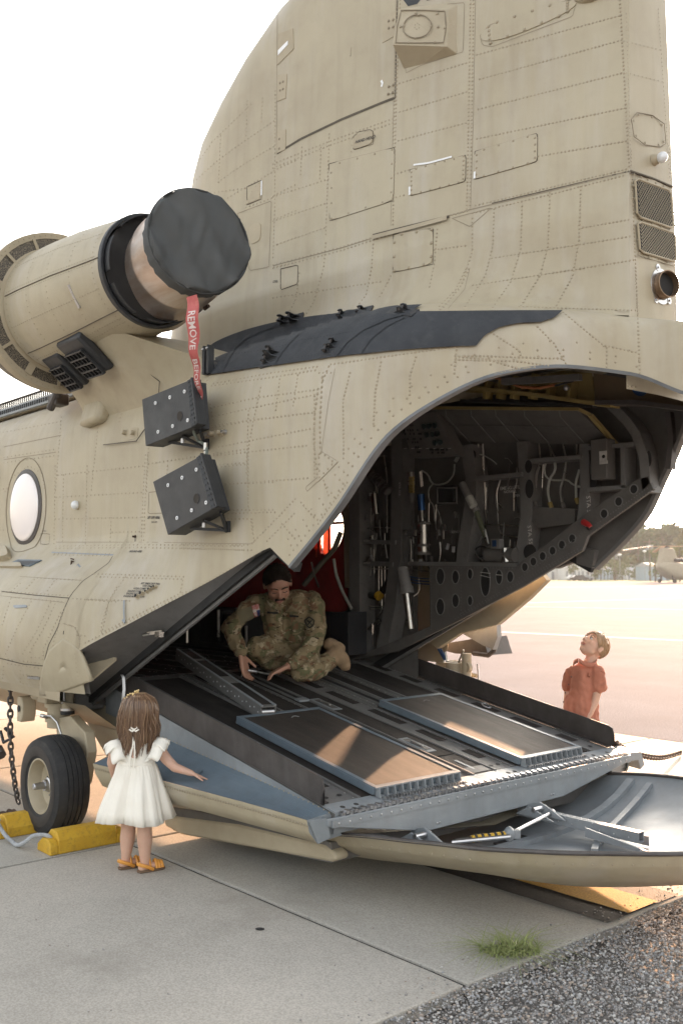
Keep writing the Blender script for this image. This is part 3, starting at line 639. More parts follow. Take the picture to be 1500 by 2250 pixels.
CONC = gmat('concrete', (.37, .342, .30), (.46, .425, .375), .16, 1.4, stain=.6, stainc=(.25, .225, .19), bscale=120)
CONC2 = gmat('concrete_worn', (.35, .328, .29), (.43, .405, .36), .15, 1.1, stain=.6, stainc=(.24, .22, .185), bscale=110)
ASPH = gmat('worn_asphalt', (.072, .084, .112), (.10, .115, .148), .5, .6, rough=1.0, bump=.6, stain=.25, stainc=(.085, .08, .08), bscale=70, sp=.04)
GRAVB = gmat('gravel_bed', (.12, .11, .10), (.22, .205, .19), .5, 20, bump=1, bscale=90)
TAR = gmat('tar_joint', (.02, .019, .018), (.04, .037, .035), .3, 30)
YLINE = gmat('yellow_line_paint', (.42, .24, .03), (.50, .30, .04), .2, 6, stain=.5, stainc=(.2, .13, .04), bscale=90)
BLINE = gmat('black_line_border', (.025, .024, .023), (.045, .042, .04), .3, 6, stain=.5, stainc=(.09, .08, .07), bscale=90)
WLINE = gmat('white_line_paint', (.6, .59, .57), (.75, .74, .72), .15, 2)
FIELD = gmat('dry_grass_field', (.17, .19, .07), (.28, .27, .11), .4, .5, bscale=3, bump=0)
def sheet(name, x0, x1, y0, y1, z, mat, parent=None, kind='structure'):
    return MB().add([(x0, y0, z), (x1, y0, z), (x1, y1, z), (x0, y1, z)], [(0, 1, 2, 3)]).build(name, mat, parent, smooth=False, kind=kind)
ground = sheet('ground', -900, 500, -500, 900, -.06, GRAVB)
sheet('asphalt_apron', -700, 300, 8.75, 420, .001, ASPH)
sheet('concrete_bed', -36, -2.69, -8, 8.74, -.009, TAR)
slabs = thing('concrete_pavement', (-6, 3, 0), kind='structure')
jx = [-2.68, -5.40, -8.12, -10.84, -13.56, -16.28, -19.0, -21.7, -24.4]; jy = [-4.4, -.70, 2.98, 6.0, 8.74]
for i in range(len(jx)-1):
    for j in range(len(jy)-1):
        g = .012; x1, x0 = jx[i]-(g if i else 0), jx[i+1]+g; y0, y1 = jy[j]+g, jy[j+1]-g; n = 14
        def wob(a, b, q): return .0035*noise.noise(Vector((a*4, b*4, q)))
        ring = [(lerp(x0, x1, k/n), y0) for k in range(n)]+[(x1, lerp(y0, y1, k/n)) for k in range(n)]+[(lerp(x1, x0, k/n), y1) for k in range(n)]+[(x0, lerp(y1, y0, k/n)) for k in range(n)]
        if i == 0: ring = [(a+(.02*noise.noise(Vector((b*5, 1, 2))) if a > x1-.001 else 0), b) for a, b in ring]
        ring = [Vector((a+wob(a, b, 3), b+wob(a, b, 9), 0)) for a, b in ring]
        m = MB(); low = [p+Vector((0, 0, -.05)) for p in ring]; cen = Vector(((x0+x1)/2, (y0+y1)/2, 0)); inn = [p+(cen-p).normalized()*.012+Vector((0, 0, .003)) for p in ring]
        m.grid([low, ring, inn], close=True); k0 = len(m.v); m.v += [tuple(p) for p in inn]; m.f.append(tuple(range(k0, k0+len(inn)))[::1])
        m.build('slab', CONC if (i+j) % 2 else CONC2, slabs, smooth=True, ang=30)
# painted centre line of the parking spot
def wavy(name, y0, y1, x0, x1, z, mat):
    n = 40; a = [Vector((lerp(x0, x1, k/n), y0+.006*noise.noise(Vector((k*.7, 3, y0)))+(0), z)) for k in range(n+1)]; b = [Vector((lerp(x0, x1, k/n), y1+.006*noise.noise(Vector((k*.7, 5, y1))), z)) for k in range(n+1)]
    m = MB(); m.grid([a, b]); return m.build(name, mat, smooth=False, kind='structure')
wavy('line_border', 3.98, 4.60, -6.4, -2.70, .0075, BLINE); wavy('painted_line', 4.16, 4.42, -6.4, -2.705, .0115, YLINE)
# white lines on the far apron
def wline(u0, v0, u1, v1, w):
    a = at(u0, v0, Z=0); b = at(u1, v1, Z=0); d = (b-a).normalized(); a = a-d*60; b = b+d*60; s = Vector((-d.y, d.x, 0))*w/2
    MB().add([a-s+Vector((0, 0, .006)), b-s+Vector((0, 0, .006)), b+s+Vector((0, 0, .006)), a+s+Vector((0, 0, .006))], [(0, 1, 2, 3)]).build('apron_marking', WLINE, smooth=False, kind='structure')
wline(1100, 1389, 1500, 1408, .16); wline(1200, 1334, 1500, 1340, .2); wline(1250, 1322, 1500, 1314, .25); wline(1250, 1290, 1500, 1288, .6)
# gravel: tens of thousands of loose stones aft of the slab edge
rng = np.random.default_rng(5)
def pebbles(name, N, xr, yr, smin, smax, seed, z0=-.012, mat=None):
    ico = bmesh.new(); bmesh.ops.create_icosphere(ico, subdivisions=1, radius=1); bv = np.array([v.co for v in ico.verts]); bf = np.array([[v.index for v in f.verts] for f in ico.faces]); ico.free()
    xs = rng.uniform(xr[0], xr[1], N); ys = rng.uniform(yr[0], yr[1], N)
    s = smin+(smax-smin)*rng.random(N)**3.4
    sc = np.stack([s*rng.uniform(.8, 1.3, N), s*rng.uniform(.7, 1.1, N), s*rng.uniform(.5, .8, N)], 1)
    ang = rng.uniform(0, 6.28, N); ca, sa = np.cos(ang), np.sin(ang)
    jit = 1+.22*rng.standard_normal((N, len(bv), 1)).clip(-1.2, 1.2)
    P = bv[None]*sc[:, None]*jit
    X = P[..., 0]*ca[:, None]-P[..., 1]*sa[:, None]+xs[:, None]; Y = P[..., 0]*sa[:, None]+P[..., 1]*ca[:, None]+ys[:, None]; Z = P[..., 2]+(z0+rng.uniform(0, .008, N))[:, None]
    V = np.stack([X, Y, Z], -1).reshape(-1, 3); Fc = (bf[None]+(np.arange(N)*len(bv))[:, None, None]).reshape(-1, 3)
    me = bpy.data.meshes.new(name); me.vertices.add(len(V)); me.vertices.foreach_set('co', V.ravel()); me.loops.add(Fc.size); me.loops.foreach_set('vertex_index', Fc.ravel().astype(np.int32))
    me.polygons.add(len(Fc)); me.polygons.foreach_set('loop_start', np.arange(0, Fc.size, 3, dtype=np.int32)); me.update(); me.validate()
    me.materials.append(mat); o = bpy.data.objects.new(name, me); COL.objects.link(o); o['kind'] = 'stuff'; return o
m, n, l, b = new_mat('pebble_stone'); g = n.new('ShaderNodeNewGeometry'); r = n.new('ShaderNodeValToRGB'); r.color_ramp.interpolation = 'CONSTANT'
cols = [(0, (.20, .18, .165)), (.16, (.33, .31, .29)), (.30, (.10, .095, .09)), (.40, (.42, .40, .375)), (.52, (.27, .19, .13)), (.62, (.24, .24, .25)), (.74, (.36, .27, .19)), (.82, (.52, .50, .47)), (.88, (.16, .12, .10)), (.95, (.36, .34, .33))]
while len(r.color_ramp.elements) < len(cols): r.color_ramp.elements.new(.5)
for e, (p, c) in zip(r.color_ramp.elements, cols): e.position = p; e.color = C4([min(.75, (x*.62+.115)*1.2) for x in c])
l.new(g.outputs['Random Per Island'], r.inputs[0]); l.new(r.outputs[0], b.inputs['Base Color']); b.inputs['Roughness'].default_value = .95; b.inputs['Specular IOR Level'].default_value = .15
PEB = m
pebbles('gravel', 60000, (-2.69, -1.25), (1.3, 5.2), .0022, .0088, 1, mat=PEB)
pebbles('gravel', 12000, (-2.69, 0), (5.2, 9.5), .005, .014, 2, mat=PEB)
pebbles('gravel', 900, (-2.86, -2.68), (1.3, 8.7), .0025, .007, 3, z0=.004, mat=PEB)
# ================================================================== skin details: rivets, laps, doors, lettering
def poly_px(pts, step):
    out = []; carry = 0
    for (a, b) in zip(pts, pts[1:]):
        L = math.hypot(b[0]-a[0], b[1]-a[1]); t = carry
        while t < L: out.append((lerp(a[0], b[0], t/L), lerp(a[1], b[1], t/L))); t += step
        carry = t-L
    return out
RV = MB(); RVB = MB()
def rl(pts, step=8.5, r=.0062, mb=None, fn=None):
    for u, w in poly_px([fn(*p) for p in pts] if fn else pts, step):
        p, n = surf(u, w); (mb or RV).dome(p, n, r*random.uniform(.85, 1.15), n=6)
def ribbon(pts, w, mat, name, fn=None, lift=.0012, parent=None, closed=False, step=7):
    px = poly_px([fn(*p) for p in pts] if fn else pts, step)+[(fn(*pts[-1]) if fn else pts[-1])]
    P = [surf(*q) for q in px]; A, B = [], []
    for i, (p, n) in enumerate(P):
        t = (P[min(i+1, len(P)-1)][0]-P[max(i-1, 0)][0]).normalized(); s = t.cross(n).normalized()*w/2; A.append(p+s+n*lift); B.append(p-s+n*lift)
    m = MB(); m.grid([A, B]); return m.build(name, mat, parent or heli)
def plate(q, lift, mat, name, rnd=.12, rings=5, seg=36, parent=None, fn=None, riv=0, rr=.0065, inset=.9, label=None, rivm=None):
    q = [fn(*p) for p in q] if fn else q            # corners clockwise from top left, photo units
    def bil(s, t): return (lerp(lerp(q[0][0], q[1][0], s), lerp(q[3][0], q[2][0], s), t), lerp(lerp(q[0][1], q[1][1], s), lerp(q[3][1], q[2][1], s), t))
    def rim_(k, n, c=rnd):
        a = 2*math.pi*(k+.5)/n; x = math.cos(a); y = math.sin(a); e = 2/max(.02, c*2) if c > 0 else 60; e = max(2, e)
        m_ = (abs(x)**e+abs(y)**e)**(1/e); return x/m_, y/m_
    m = MB(); R = []
    for j in range(rings+1):
        f = j/rings; row = []
        for k in range(seg):
            x, y = rim_(k, seg); p, n = surf(*bil(.5+.5*x*f, .5+.5*y*f)); row.append(p+n*lift)
        R.append(row)
    skirt = []
    for k in range(seg):
        x, y = rim_(k, seg); p, n = surf(*bil(.5+.5*x, .5+.5*y)); skirt.append(p-n*.002)
    m.grid([R[0]]+R[1:]+[skirt], close=True)
    o = m.build(name, mat, parent or heli, ang=30, label=label)
    if riv:
        r2 = MB()
        for k in range(riv):
            t = (k+.5)/riv*4; sd_ = int(t); f = t-sd_; x, y = [(-1+2*f, -1), (1, -1+2*f), (1-2*f, 1), (-1, 1-2*f)][sd_]
            p, n = surf(*bil(.5+.5*x*inset, .5+.5*y*inset)); r2.dome(p+n*lift, n, rr, n=6)
        r2.build('panel_screws', rivm or TANR, o, kind='stuff')
    return o
def box_outline(q, mat=SEAM, w=.0035, fn=None, lift=.0015, name='panel_gap'):
    return ribbon(list(q)+[q[0]], w, mat, name, fn=fn, lift=lift)
zA = lambda x, y: (600+x*.6, y*.6)
zB = lambda x, y: (400+x*.46667, 600+y*.46667)
zC = lambda x, y: (x*.4, 1000+y*.4)
zD = lambda x, y: (x*.17333, 1180+y*.17333)
zE = lambda x, y: (250+x*.26667, 200+y*.26667)
zF = lambda x, y: (900+x*.4, 650+y*.4)
zG = lambda x, y: (x*.46667, 380+y*.46667)
# pylon rows
for a in ([(465, 0), (452, 300), (445, 560), (437, 830)], [(452, 30), (447, 300), (436, 560)], [(733, 0), (727, 400), (720, 765)], [(722, 0), (715, 400), (708, 765)],
          [(462, 305), (715, 228)], [(462, 410), (712, 335)], [(458, 515), (712, 448)], [(455, 635), (500, 620)], [(450, 722), (490, 712)],
          [(745, 200), (1275, 145-90)], [(755, 290), (1280, 145)], [(750, 400), (1285, 265)], [(745, 508), (1290, 395)], [(970, 572), (1300, 515)],
          [(0, 600), (200, 520), (445, 432)], [(0, 615), (200, 535), (445, 447)], [(0, 720), (205, 655)], [(0, 810), (200, 742)], [(0, 900), (195, 832)],
          [(205, 490), (200, 650), (192, 870)], [(105, 540), (100, 640)], [(175, 540), (170, 660)],
          [(0, 970), (250, 905), (440, 845), (720, 770)], [(0, 982), (250, 917), (430, 858)], [(730, 780), (1000, 715), (1290, 640)], [(740, 752), (1300, 617)],
          [(192, 890), (185, 980), (150, 1100), (120, 1150)], [(95, 1000), (85, 1090), (60, 1140)], [(367, 880), (360, 980), (340, 1080), (300, 1130)], [(430, 1010), (405, 1060), (385, 1095)],
          [(808, 765), (803, 900), (775, 1010), (700, 1125)], [(910, 755), (905, 910), (870, 1030), (800, 1130)], [(1012, 705), (1005, 900), (975, 1010), (900, 1130)], [(1125, 682), (1118, 880), (1095, 1010), (1030, 1130)],
          [(590, 915), (715, 897)], [(600, 840), (590, 960), (570, 1060)], [(730, 1045), (1330, 950)], [(800, 945), (1310, 865)], [(1132, 833), (1310, 803)], [(0, 1090), (400, 1030)],
          [(728, 800), (728, 920), (690, 1040), (620, 1130)], [(716, 985), (680, 1060), (610, 1135)], [(705, 985), (668, 1060), (600, 1130)],
          [(1268, 0), (1290, 400), (1302, 620)], [(1312, 640), (1322, 900), (1335, 1160)]):
    rl(a, fn=zA)
for a in ([(1100, 80), (1090, 390)], [(880, 370), (865, 760)], [(1225, 60), (1215, 280)], [(660, 750), (870, 560), (1080, 410), (1330, 240)], [(860, 750), (1075, 600), (1320, 455)], [(1330, 0), (1325, 1000), (1310, 1400)], [(800, 840), (1090, 800)], [(940, 880), (1320, 660)], [(1090, 960), (1310, 880)], [(1320, 860), (1500, 770)], [(1320, 1060), (1500, 985)], [(1320, 1275), (1500, 1205)], [(1320, 1450), (1500, 1410)], [(1320, 655), (1500, 570)], [(790, 455), (690, 590)], [(665, 610), (660, 740)], [(1130, 110), (800, 430)]):
    rl(a, fn=zE)
# body rows
for a in ([(140, 530), (430, 490), (640, 455)], [(150, 520), (420, 470), (640, 440)], [(100, 640), (360, 585), (640, 548)], [(90, 735), (350, 690), (615, 657)], [(150, 860), (590, 812)], [(150, 915), (300, 900)], [(190, 995), (600, 965)], [(200, 1130), (450, 1125)], [(180, 1155), (330, 1157)],
          [(370, 540), (335, 700), (312, 830), (312, 1100)], [(325, 1170), (335, 1240)],
          [(790, 470), (757, 600), (760, 850)], [(935, 420), (908, 560), (900, 720)], [(1100, 395), (1072, 480), (1070, 590)], [(1292, 345), (1280, 480)], [(700, 430), (1290, 345)], [(700, 470), (640, 470)],
          [(330, 1272), (450, 1150), (545, 1050)], [(400, 1262), (540, 1120)], [(560, 1080), (620, 1150)], [(470, 1180), (530, 1250)], [(640, 1180), (780, 980)], [(660, 960), (690, 1050)], [(130, 600), (150, 700)], [(460, 500), (440, 650)], [(545, 480), (520, 640)], [(0, 1275), (320, 1280)], [(0, 1295), (340, 1305)]):
    rl(a, fn=zB)
for a in ([(640, 545), (622, 680), (620, 820), (640, 965)], [(660, 490), (648, 700), (650, 830)], [(690, 440), (655, 520)]):
    rl(a, fn=zB, r=.0085, step=11)
for a in ([(310, 500), (800, 492), (1350, 500)], [(310, 512), (780, 508), (1340, 520)], [(812, 0), (798, 250), (790, 490)], [(800, 0), (785, 250), (778, 490)], [(480, 60), (470, 490)], [(612, 345), (605, 490)], [(305, 60), (298, 490)], [(320, 110), (790, 60)], [(310, 232), (790, 205)], [(305, 352), (790, 342)], [(618, 425), (780, 420)], [(1210, 50), (1360, 42)], [(1200, 158), (1500, 148)], [(1358, 0), (1365, 290)], [(1385, 350), (1395, 480)], [(1180, 300), (1500, 300)], [(920, 60), (915, 180)], [(350, 110), (345, 480)],
          [(520, 652), (1020, 668)], [(530, 668), (1010, 682)], [(1005, 690), (990, 760), (1040, 745)], [(690, 670), (600, 800), (560, 980)], [(560, 975), (830, 840), (990, 760)], [(480, 792), (720, 800)], [(470, 1030), (760, 890), (1050, 745), (1300, 605), (1440, 525)], [(30, 200), (70, 120), (160, 60), (230, 100), (250, 200)], [(0, 190), (60, 180)], [(0, 415), (70, 410)]):
    rl(a, fn=zC)
for a in ([(80, 690), (870, 745)], [(150, 762), (830, 825)], [(700, 205), (1420, 218)], [(690, 225), (1410, 240)], [(480, 520), (1050, 550)], [(140, 785), (20, 1150)], [(400, 820), (230, 1130), (70, 1490)], [(640, 830), (470, 1190), (290, 1480)], [(700, 850), (560, 1150), (370, 1480)], [(820, 900), (690, 1300), (620, 1600), (632, 1960)], [(770, 960), (560, 1400), (545, 1560)],
          [(1480, 640), (1380, 820), (1295, 1080), (1282, 1220)], [(930, 780), (1490, 820)], [(60, 1545), (540, 1600)], [(100, 1600), (540, 1670)], [(260, 1690), (260, 1900)], [(50, 1640), (30, 1880)], [(300, 1750), (540, 1780)], [(300, 1860), (540, 1880)], [(60, 1960), (300, 1960), (580, 1920)], [(260, 590), (150, 690)], [(440, 540), (320, 680)], [(690, 560), (600, 690)], [(400, 1525), (540, 1530)], [(820, 1100), (960, 1150), (1010, 1300), (1010, 1400)], [(980, 1240), (1090, 1255)]):
    rl(a, fn=zD)
rl([(960, 1480), (975, 1650), (1010, 1820)], fn=zD, r=.009, step=10)
for a in ([(250, 330), (430, 350), (830, 470)], [(250, 350), (600, 360), (860, 400)], [(300, 330), (420, 332), (850, 345)], [(390, 165), (600, 300), (610, 340)], [(700, 170), (790, 260), (860, 380)], [(600, 60), (1240, 80)], [(1245, 0), (1262, 430)], [(840, 90), (1060, 270), (1240, 310)], [(860, 450), (1240, 500)], [(1080, 285), (1080, 420)]):
    rl(a, fn=zF)
for a in ([(0, 1110+60), (300, 1080)], [(0, 1225), (290, 1170)], [(20, 1340), (270, 1300)], [(20, 1365), (270, 1330)], [(290, 1150), (262, 1500)], [(470, 1130), (430, 1500)], [(700, 1280), (690, 1500)], [(610, 1090), (860, 960)], [(640, 1100), (590, 1110)], [(980, 1150), (1500, 1040)], [(980, 1190), (1450, 1130)], [(1170, 1120), (1160, 1420)], [(1030, 1290), (1480, 1200)], [(1480, 1050), (1480, 1450)], [(700, 1370), (1160, 1300)], [(0, 1180), (0, 1500)], [(980, 960), (960, 1050)], [(620, 960), (560, 1180)]):
    rl(a, fn=zG)
# rows that follow the curved edge of the opening
for off, st, r_ in ((.045, .035, .0065), (.075, .05, .0065), (.115, .045, .0055)):
    acc = 0
    for i in range(1, len(rim)-6):
        a, b = rim[i-1], rim[i+1]; t = Vector((b[0]-a[0], 0, b[2]-a[2])); L = t.length/2; t.normalize(); nrm = Vector((-t.z, 0, t.x)); acc += L
        if acc < st: continue
        acc = 0
        q = Vector((rim[i][0], YC-rim[i][1]-.03, rim[i][2]))+nrm*off; p, n = onto(q)
        RV.dome(p, n, r_, n=6)
RV.build('skin_rivets', TANR, heli, kind='stuff')
# lap seams and panel gaps
for a in ([(0, 973), (250, 908), (440, 848), (720, 768), (1000, 703), (1305, 626)],):
    ribbon(a, .006, SEAMT, 'skin_lap', fn=zA)
ribbon([(800, 745), (1302, 627)], .006, SEAM, 'skin_gap', fn=zA)
for a in ([(740, 0), (733, 400), (722, 768)], [(450, 0), (440, 400), (430, 830)], [(720, 980), (700, 1060), (640, 1130)]): ribbon(a, .003, SEAMT, 'skin_lap', fn=zA)
for a in ([(720, 450), (690, 600), (655, 850)], [(500, 1510-60), (505, 1400)]): 
    if a[0][1] < 1300: ribbon(a, .003, SEAMT, 'skin_lap', fn=zB)
for a in ([(25, 690), (450, 738), (880, 775)], [(1430, 245), (1380, 330), (1200, 460), (1050, 560), (930, 700), (880, 775), (800, 950), (730, 1160), (620, 1370), (572, 1550), (575, 1800), (608, 2020)], [(0, 1535), (300, 1610), (570, 1635)]):
    ribbon(a, .007, SEAM, 'door_gap', fn=zD)
for a in ([(255, 500), (560, 520), (1040, 550)], [(10, 745), (820, 830)], [(50, 1990), (300, 1985), (590, 1925)], [(800, 1095), (940, 1130), (1020, 1270), (1010, 1400)]): ribbon(a, .003, SEAMT, 'skin_lap', fn=zD)
ribbon([(660, 195), (1440, 228)], .012, LGREY, 'worn_edge', fn=zD)
ribbon([(310, 478), (800, 478), (1380, 488)], .003, SEAMT, 'skin_lap', fn=zC)
ribbon([(20, 1290), (290, 1235)], .005, SEAMT, 'skin_lap', fn=zG); ribbon([(20, 1350), (265, 1315)], .005, SEAMT, 'skin_lap', fn=zG)
ribbon([(0, 1165), (320, 1095)], .003, SEAMT, 'skin_lap', fn=zG)
# big access door on the pylon
for a in ([(15, 562), (100, 510), (250, 438), (395, 378), (447, 358)],): ribbon(a, .016, SEAM, 'door_gap', fn=zA, lift=.002)
ribbon([(447, 360), (450, 160), (455, 0)], .008, SEAM, 'door_gap', fn=zA); ribbon([(13, 560), (14, 300), (16, 60), (18, 0)], .005, SEAMT, 'door_gap', fn=zA)
plate([(16, 275), (52, 272), (47, 360), (16, 372)], .004, TAN2, 'door_hinge', rnd=0, fn=zA); plate([(16, 480), (48, 474), (46, 548), (14, 562)], .004, TAN2, 'door_hinge', rnd=0, fn=zA)
plate([(20, 125), (74, 105), (76, 180), (16, 240)], .004, TAN2, 'door_hinge', rnd=0, fn=zA); plate([(20, 186), (56, 150), (56, 165), (20, 204)], .007, WHITEP, 'hinge_wear', rnd=0, fn=zA)
plate([(400, 60), (450, 40), (450, 130), (400, 158)], .003, TAN2, 'door_hinge', rnd=0, fn=zA)
m = MB()
for x, y in ((424, 78), (440, 74), (424, 104), (440, 100), (424, 318), (440, 312), (422, 345), (438, 340), (27, 305), (38, 300), (27, 332), (38, 327), (24, 510), (24, 545)):
    p, n = surf(*zA(x, y)); m.dome(p+n*.004, n, .009, n=8)
m.build('hinge_bolts', SEAMT, heli, kind='stuff')
for q, lf, nv in (([(205, 600), (445, 540), (440, 735), (207, 810)], .004, 14), ([(500, 622), (705, 568), (703, 665), (500, 718)], .005, 22), ([(738, 555), (967, 488), (966, 592), (736, 658)], .005, 16), ([(440, 858), (586, 836), (584, 968), (438, 998)], .005, 10)):
    plate(q, lf, TAN, 'access_panel', rnd=.06 if nv != 10 else .14, fn=zA, riv=nv, rr=.007 if nv != 10 else .011, inset=.93); box_outline(q, fn=zA, lift=.0015, mat=SEAM, w=.0045, name='panel_gap')
plate([(755, 95), (1110, -15), (1108, 40), (765, 178)], .005, TAN, 'access_panel', rnd=.45, fn=zA, riv=18, rr=.010, inset=.82); box_outline([(757, 130), (790, 92), (1080, 0), (1108, 10), (1095, 60), (800, 172), (765, 165)], fn=zA, mat=SEAMT)
plate([(295, 500), (366, 476), (364, 525), (293, 550)], .005, TAN2, 'hand_hold_cover', rnd=.2, fn=zA, riv=10, rr=.004, inset=1.15); box_outline([(295, 500), (310, 484), (355, 474), (367, 482), (366, 528), (293, 550)], fn=zA)
plate([(1180, 792), (1235, 742), (1225, 890), (1098, 940)], .003, TAN2, 'access_panel', rnd=0.1, fn=lambda x, y: zE(x-20, y), riv=8, rr=.004); box_outline([(1098, 790), (1218, 735), (1218, 890), (1098, 940)], fn=zE, w=.006)
ribbon([(1220, 740), (1218, 860)], .012, WHITEP, 'chipped_paint', fn=zE, lift=.003)
box_outline([(28, 985), (92, 970), (90, 1040), (28, 1062)], fn=zA, w=.006)
box_outline([(1020, 1010), (1300, 905), (1280, 1450), (1120, 1480)], fn=zE, mat=SEAMT, w=.005); plate([(1120, 1110), (1215, 1080), (1210, 1230), (1125, 1270)], .004, TAN2, 'pressed_panel', fn=zE, rnd=.25)
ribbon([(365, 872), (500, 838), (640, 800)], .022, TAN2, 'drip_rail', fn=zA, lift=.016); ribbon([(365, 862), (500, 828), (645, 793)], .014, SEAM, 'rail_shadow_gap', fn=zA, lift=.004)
box_outline([(655, 800), (720, 830), (800, 760)], fn=zA, mat=SEAMT)
for q in ([(545, 578), (660, 574)],): ribbon([(515, 605), (570, 598), (655, 575)], .010, WHITEP, 'chipped_paint', fn=zA, lift=.006)
ribbon([(501, 685), (501, 715)], .012, WHITEP, 'chipped_paint', fn=zA, lift=.007); ribbon([(739, 630), (738, 655)], .012, WHITEP, 'chipped_paint', fn=zA, lift=.007); ribbon([(396, 295), (402, 308), (396, 318)], .014, WHITEP, 'chipped_paint', fn=zA, lift=.003)
# triangular doubler near the opening
plate([(645, 840), (650, 838), (735, 888), (640, 985)], .004, TAN, 'doubler_plate', rnd=0, fn=zB, riv=14, rr=.0065, inset=.8); ribbon([(650, 838), (735, 888), (590, 1028), (580, 1010), (640, 960)], .004, SEAMT, 'skin_lap', fn=zB)
# lettering on the skin
def sk_text(body, u, w, size, ang=0, bold=.0, parent=heli, mat=DECAL, lift=.003, px=None):
    p, n = surf(u, w); q, _ = surf(u+14, w+14*math.tan(ang)); xd = (q-p).normalized(); up = n.cross(xd)
    V, Fs = text_mesh(body, size, bold); m = MB()
    P = []
    for v in V:
        h, nn = onto(p+xd*v.x+up*v.y); 
        if nn.dot(n) < 0: nn = -nn
        P.append(h+nn*lift)
    m.add(P, Fs); return m.build('lettering', mat, parent, smooth=False)
sk_text('HAND HOLD', *zA(303, 527), .026, R_(-16), .0006, lift=.007)
sk_text('GROUND HERE', 284, 1214, .020, 0, .0004)
for i, s_ in enumerate(['AFT XMSN DRIP PAN', 'HYD DRAIN', 'HYDR COMPT DRAIN', 'ENGINE COMB DRAIN', 'ENGINE BREATHER', 'ENGINE MANF DRAIN']):
    sk_text(s_, [310, 314, 294, 281, 278, 272][i], 1284+i*5.6, .017, R_(2), .0003)
sk_text('STEEL', 600, 622, .02, R_(-10), .0003); sk_text('LIFT-OFF HERE', 325, 1140, .022, 0, .0006); sk_text('SHUT-OFF', 334, 1149, .014, 0, .0002); sk_text('WARNING', 94, 1168, .014, 0)
sk_text('ENGINE ACCESS FOR FIRE', 229, 829, .014, R_(-8)); sk_text('EXTINGUISHING', 240, 837, .014, R_(-8))
# stencilled numerals high on the pylon, cut off by the frame
def octo(cu, cw, wd, ht, t):
    p, n = surf(cu, cw); q, _ = surf(cu+20, cw-5); xd = (q-p).normalized(); up = n.cross(xd); c = wd*.28; out = [(c, 0), (wd-c, 0), (wd, c), (wd, ht-c), (wd-c, ht), (c, ht), (0, ht-c), (0, c)]; inn = [(c+t*.4, t), (wd-c-t*.4, t), (wd-t, c+t*.4), (wd-t, ht-c-t*.4), (wd-c-t*.4, ht-t), (c+t*.4, ht-t), (t, ht-c-t*.4), (t, c+t*.4)]
    m = MB(); O = [p+xd*a+up*b+n*.002 for a, b in out]; I = [p+xd*a+up*b+n*.002 for a, b in inn]; m.grid([O, I], close=True); return m.build('numeral', BLK, heli, smooth=False)
octo(884, 17, .15, .26, .035); octo(925, 5, .15, .26, .035)
# static/ground symbols
m = MB(); p, n = surf(298, 1190)
for dz, w_ in ((.0, .022), (-.010, .015), (-.02, .008)): m.box(p+n*.003+Vector((0, 0, dz-.012)), (w_, .002, .004))
m.box(p+n*.003+Vector((0, 0, .012)), (.004, .002, .04)); m.build('ground_symbol', DECAL, heli, smooth=False)
def stud(u, w, r, h, mat, name, base=None, parent=heli):
    p, n = surf(u, w); m = MB(); m.lathe(p, n, [(0, r*1.5), (h*.15, r*1.5), (h*.16, r), (h, r*.95), (h*1.05, r*.6)], 14); return m.build(name, mat, parent)
for u, w in ((277, 951), (296, 951)): stud(u, w, .016, .03, TAN2, 'fuel_fitting')
plate([(268, 945), (305, 938), (303, 962), (268, 972)], .003, TAN2, 'fitting_plate', rnd=.15)
for u, w in ((470, 953), (487, 951)): stud(u, w, .014, .035, TAN2, 'ground_stud')
for u, w in ((459, 955), (496, 949)): stud(u, w, .009, .03, STEEL, 'ground_stud')
for u, w, r_ in ((304, 1311, .012), (314, 1305, .012), (325, 1301, .008), (332, 1296, .008), (339, 1292, .007), (344, 1290, .007)):
    o = stud(u, w, r_, .022, TAN2, 'drain_tube'); p, n = surf(u, w); MB().lathe(p+n*.0235, n, [(0, r_*.8), (.002, r_*.7)], 12).build('tube_bore', BLKR, o)
stud(298, 1179, .007, .02, RUST, 'ground_jack')
p, n = surf(162, 1234); MB().tube([p, p+n*.02+Vector((0, 0, -.01)), p+n*.03+Vector((.01, 0, -.05))], .006, 6).tube([p+n*.02+Vector((-.01, 0, .005)), p+n*.02+Vector((.03, 0, .0))], .005, 6).build('latch_tag', RUST, heli)
p, n = surf(172, 1110); m = MB(); m.ball(p+n*.02, .030, 14, 10); m.build('position_light', LENSW, heli); MB().lathe(p, n, [(0, .03), (.012, .028)], 16).build('light_base', TAN2, heli)
for q, mt, lf in (([(75, 826), (150, 823), (152, 838), (84, 842)], LGREY, .006), ([(155, 1216), (220, 1218), (220, 1232), (156, 1226)], STEEL, .005)):
    plate(q if q[0][1] < 900 and mt is STEEL else q, lf, mt, 'door_latch', rnd=.2, fn=lambda x, y: zC(x, y)) if mt is LGREY else plate(q, lf, mt, 'door_latch', rnd=.1, fn=zC)
ribbon([(155, 1213), (222, 1217), (222, 1232), (156, 1228), (155, 1213)], .003, SEAM, 'latch_gap', fn=zC)
ribbon([(352, 965), (350, 985)], .008, SEAM, 'drain_hole', fn=zC)
box_outline([(225, 432), (275, 432), (272, 490), (225, 490)], fn=zC); box_outline([(820, 205), (900, 195), (902, 318), (815, 322)], fn=zC, w=.005, mat=SEAMT)
ribbon([(690, 800), (688, 860), (692, 910), (700, 960)], .012, LGREY, 'bonding_strap', fn=zC, lift=.012)
ribbon([(700, 985-0), (730, 975)], .012, SEAM, 'vent_slot', fn=zG); ribbon([(635, 1022), (658, 1014)], .012, SEAM, 'vent_slot', fn=zG); ribbon([(620, 1037), (628, 1032)], .012, SEAM, 'vent_slot', fn=zG)
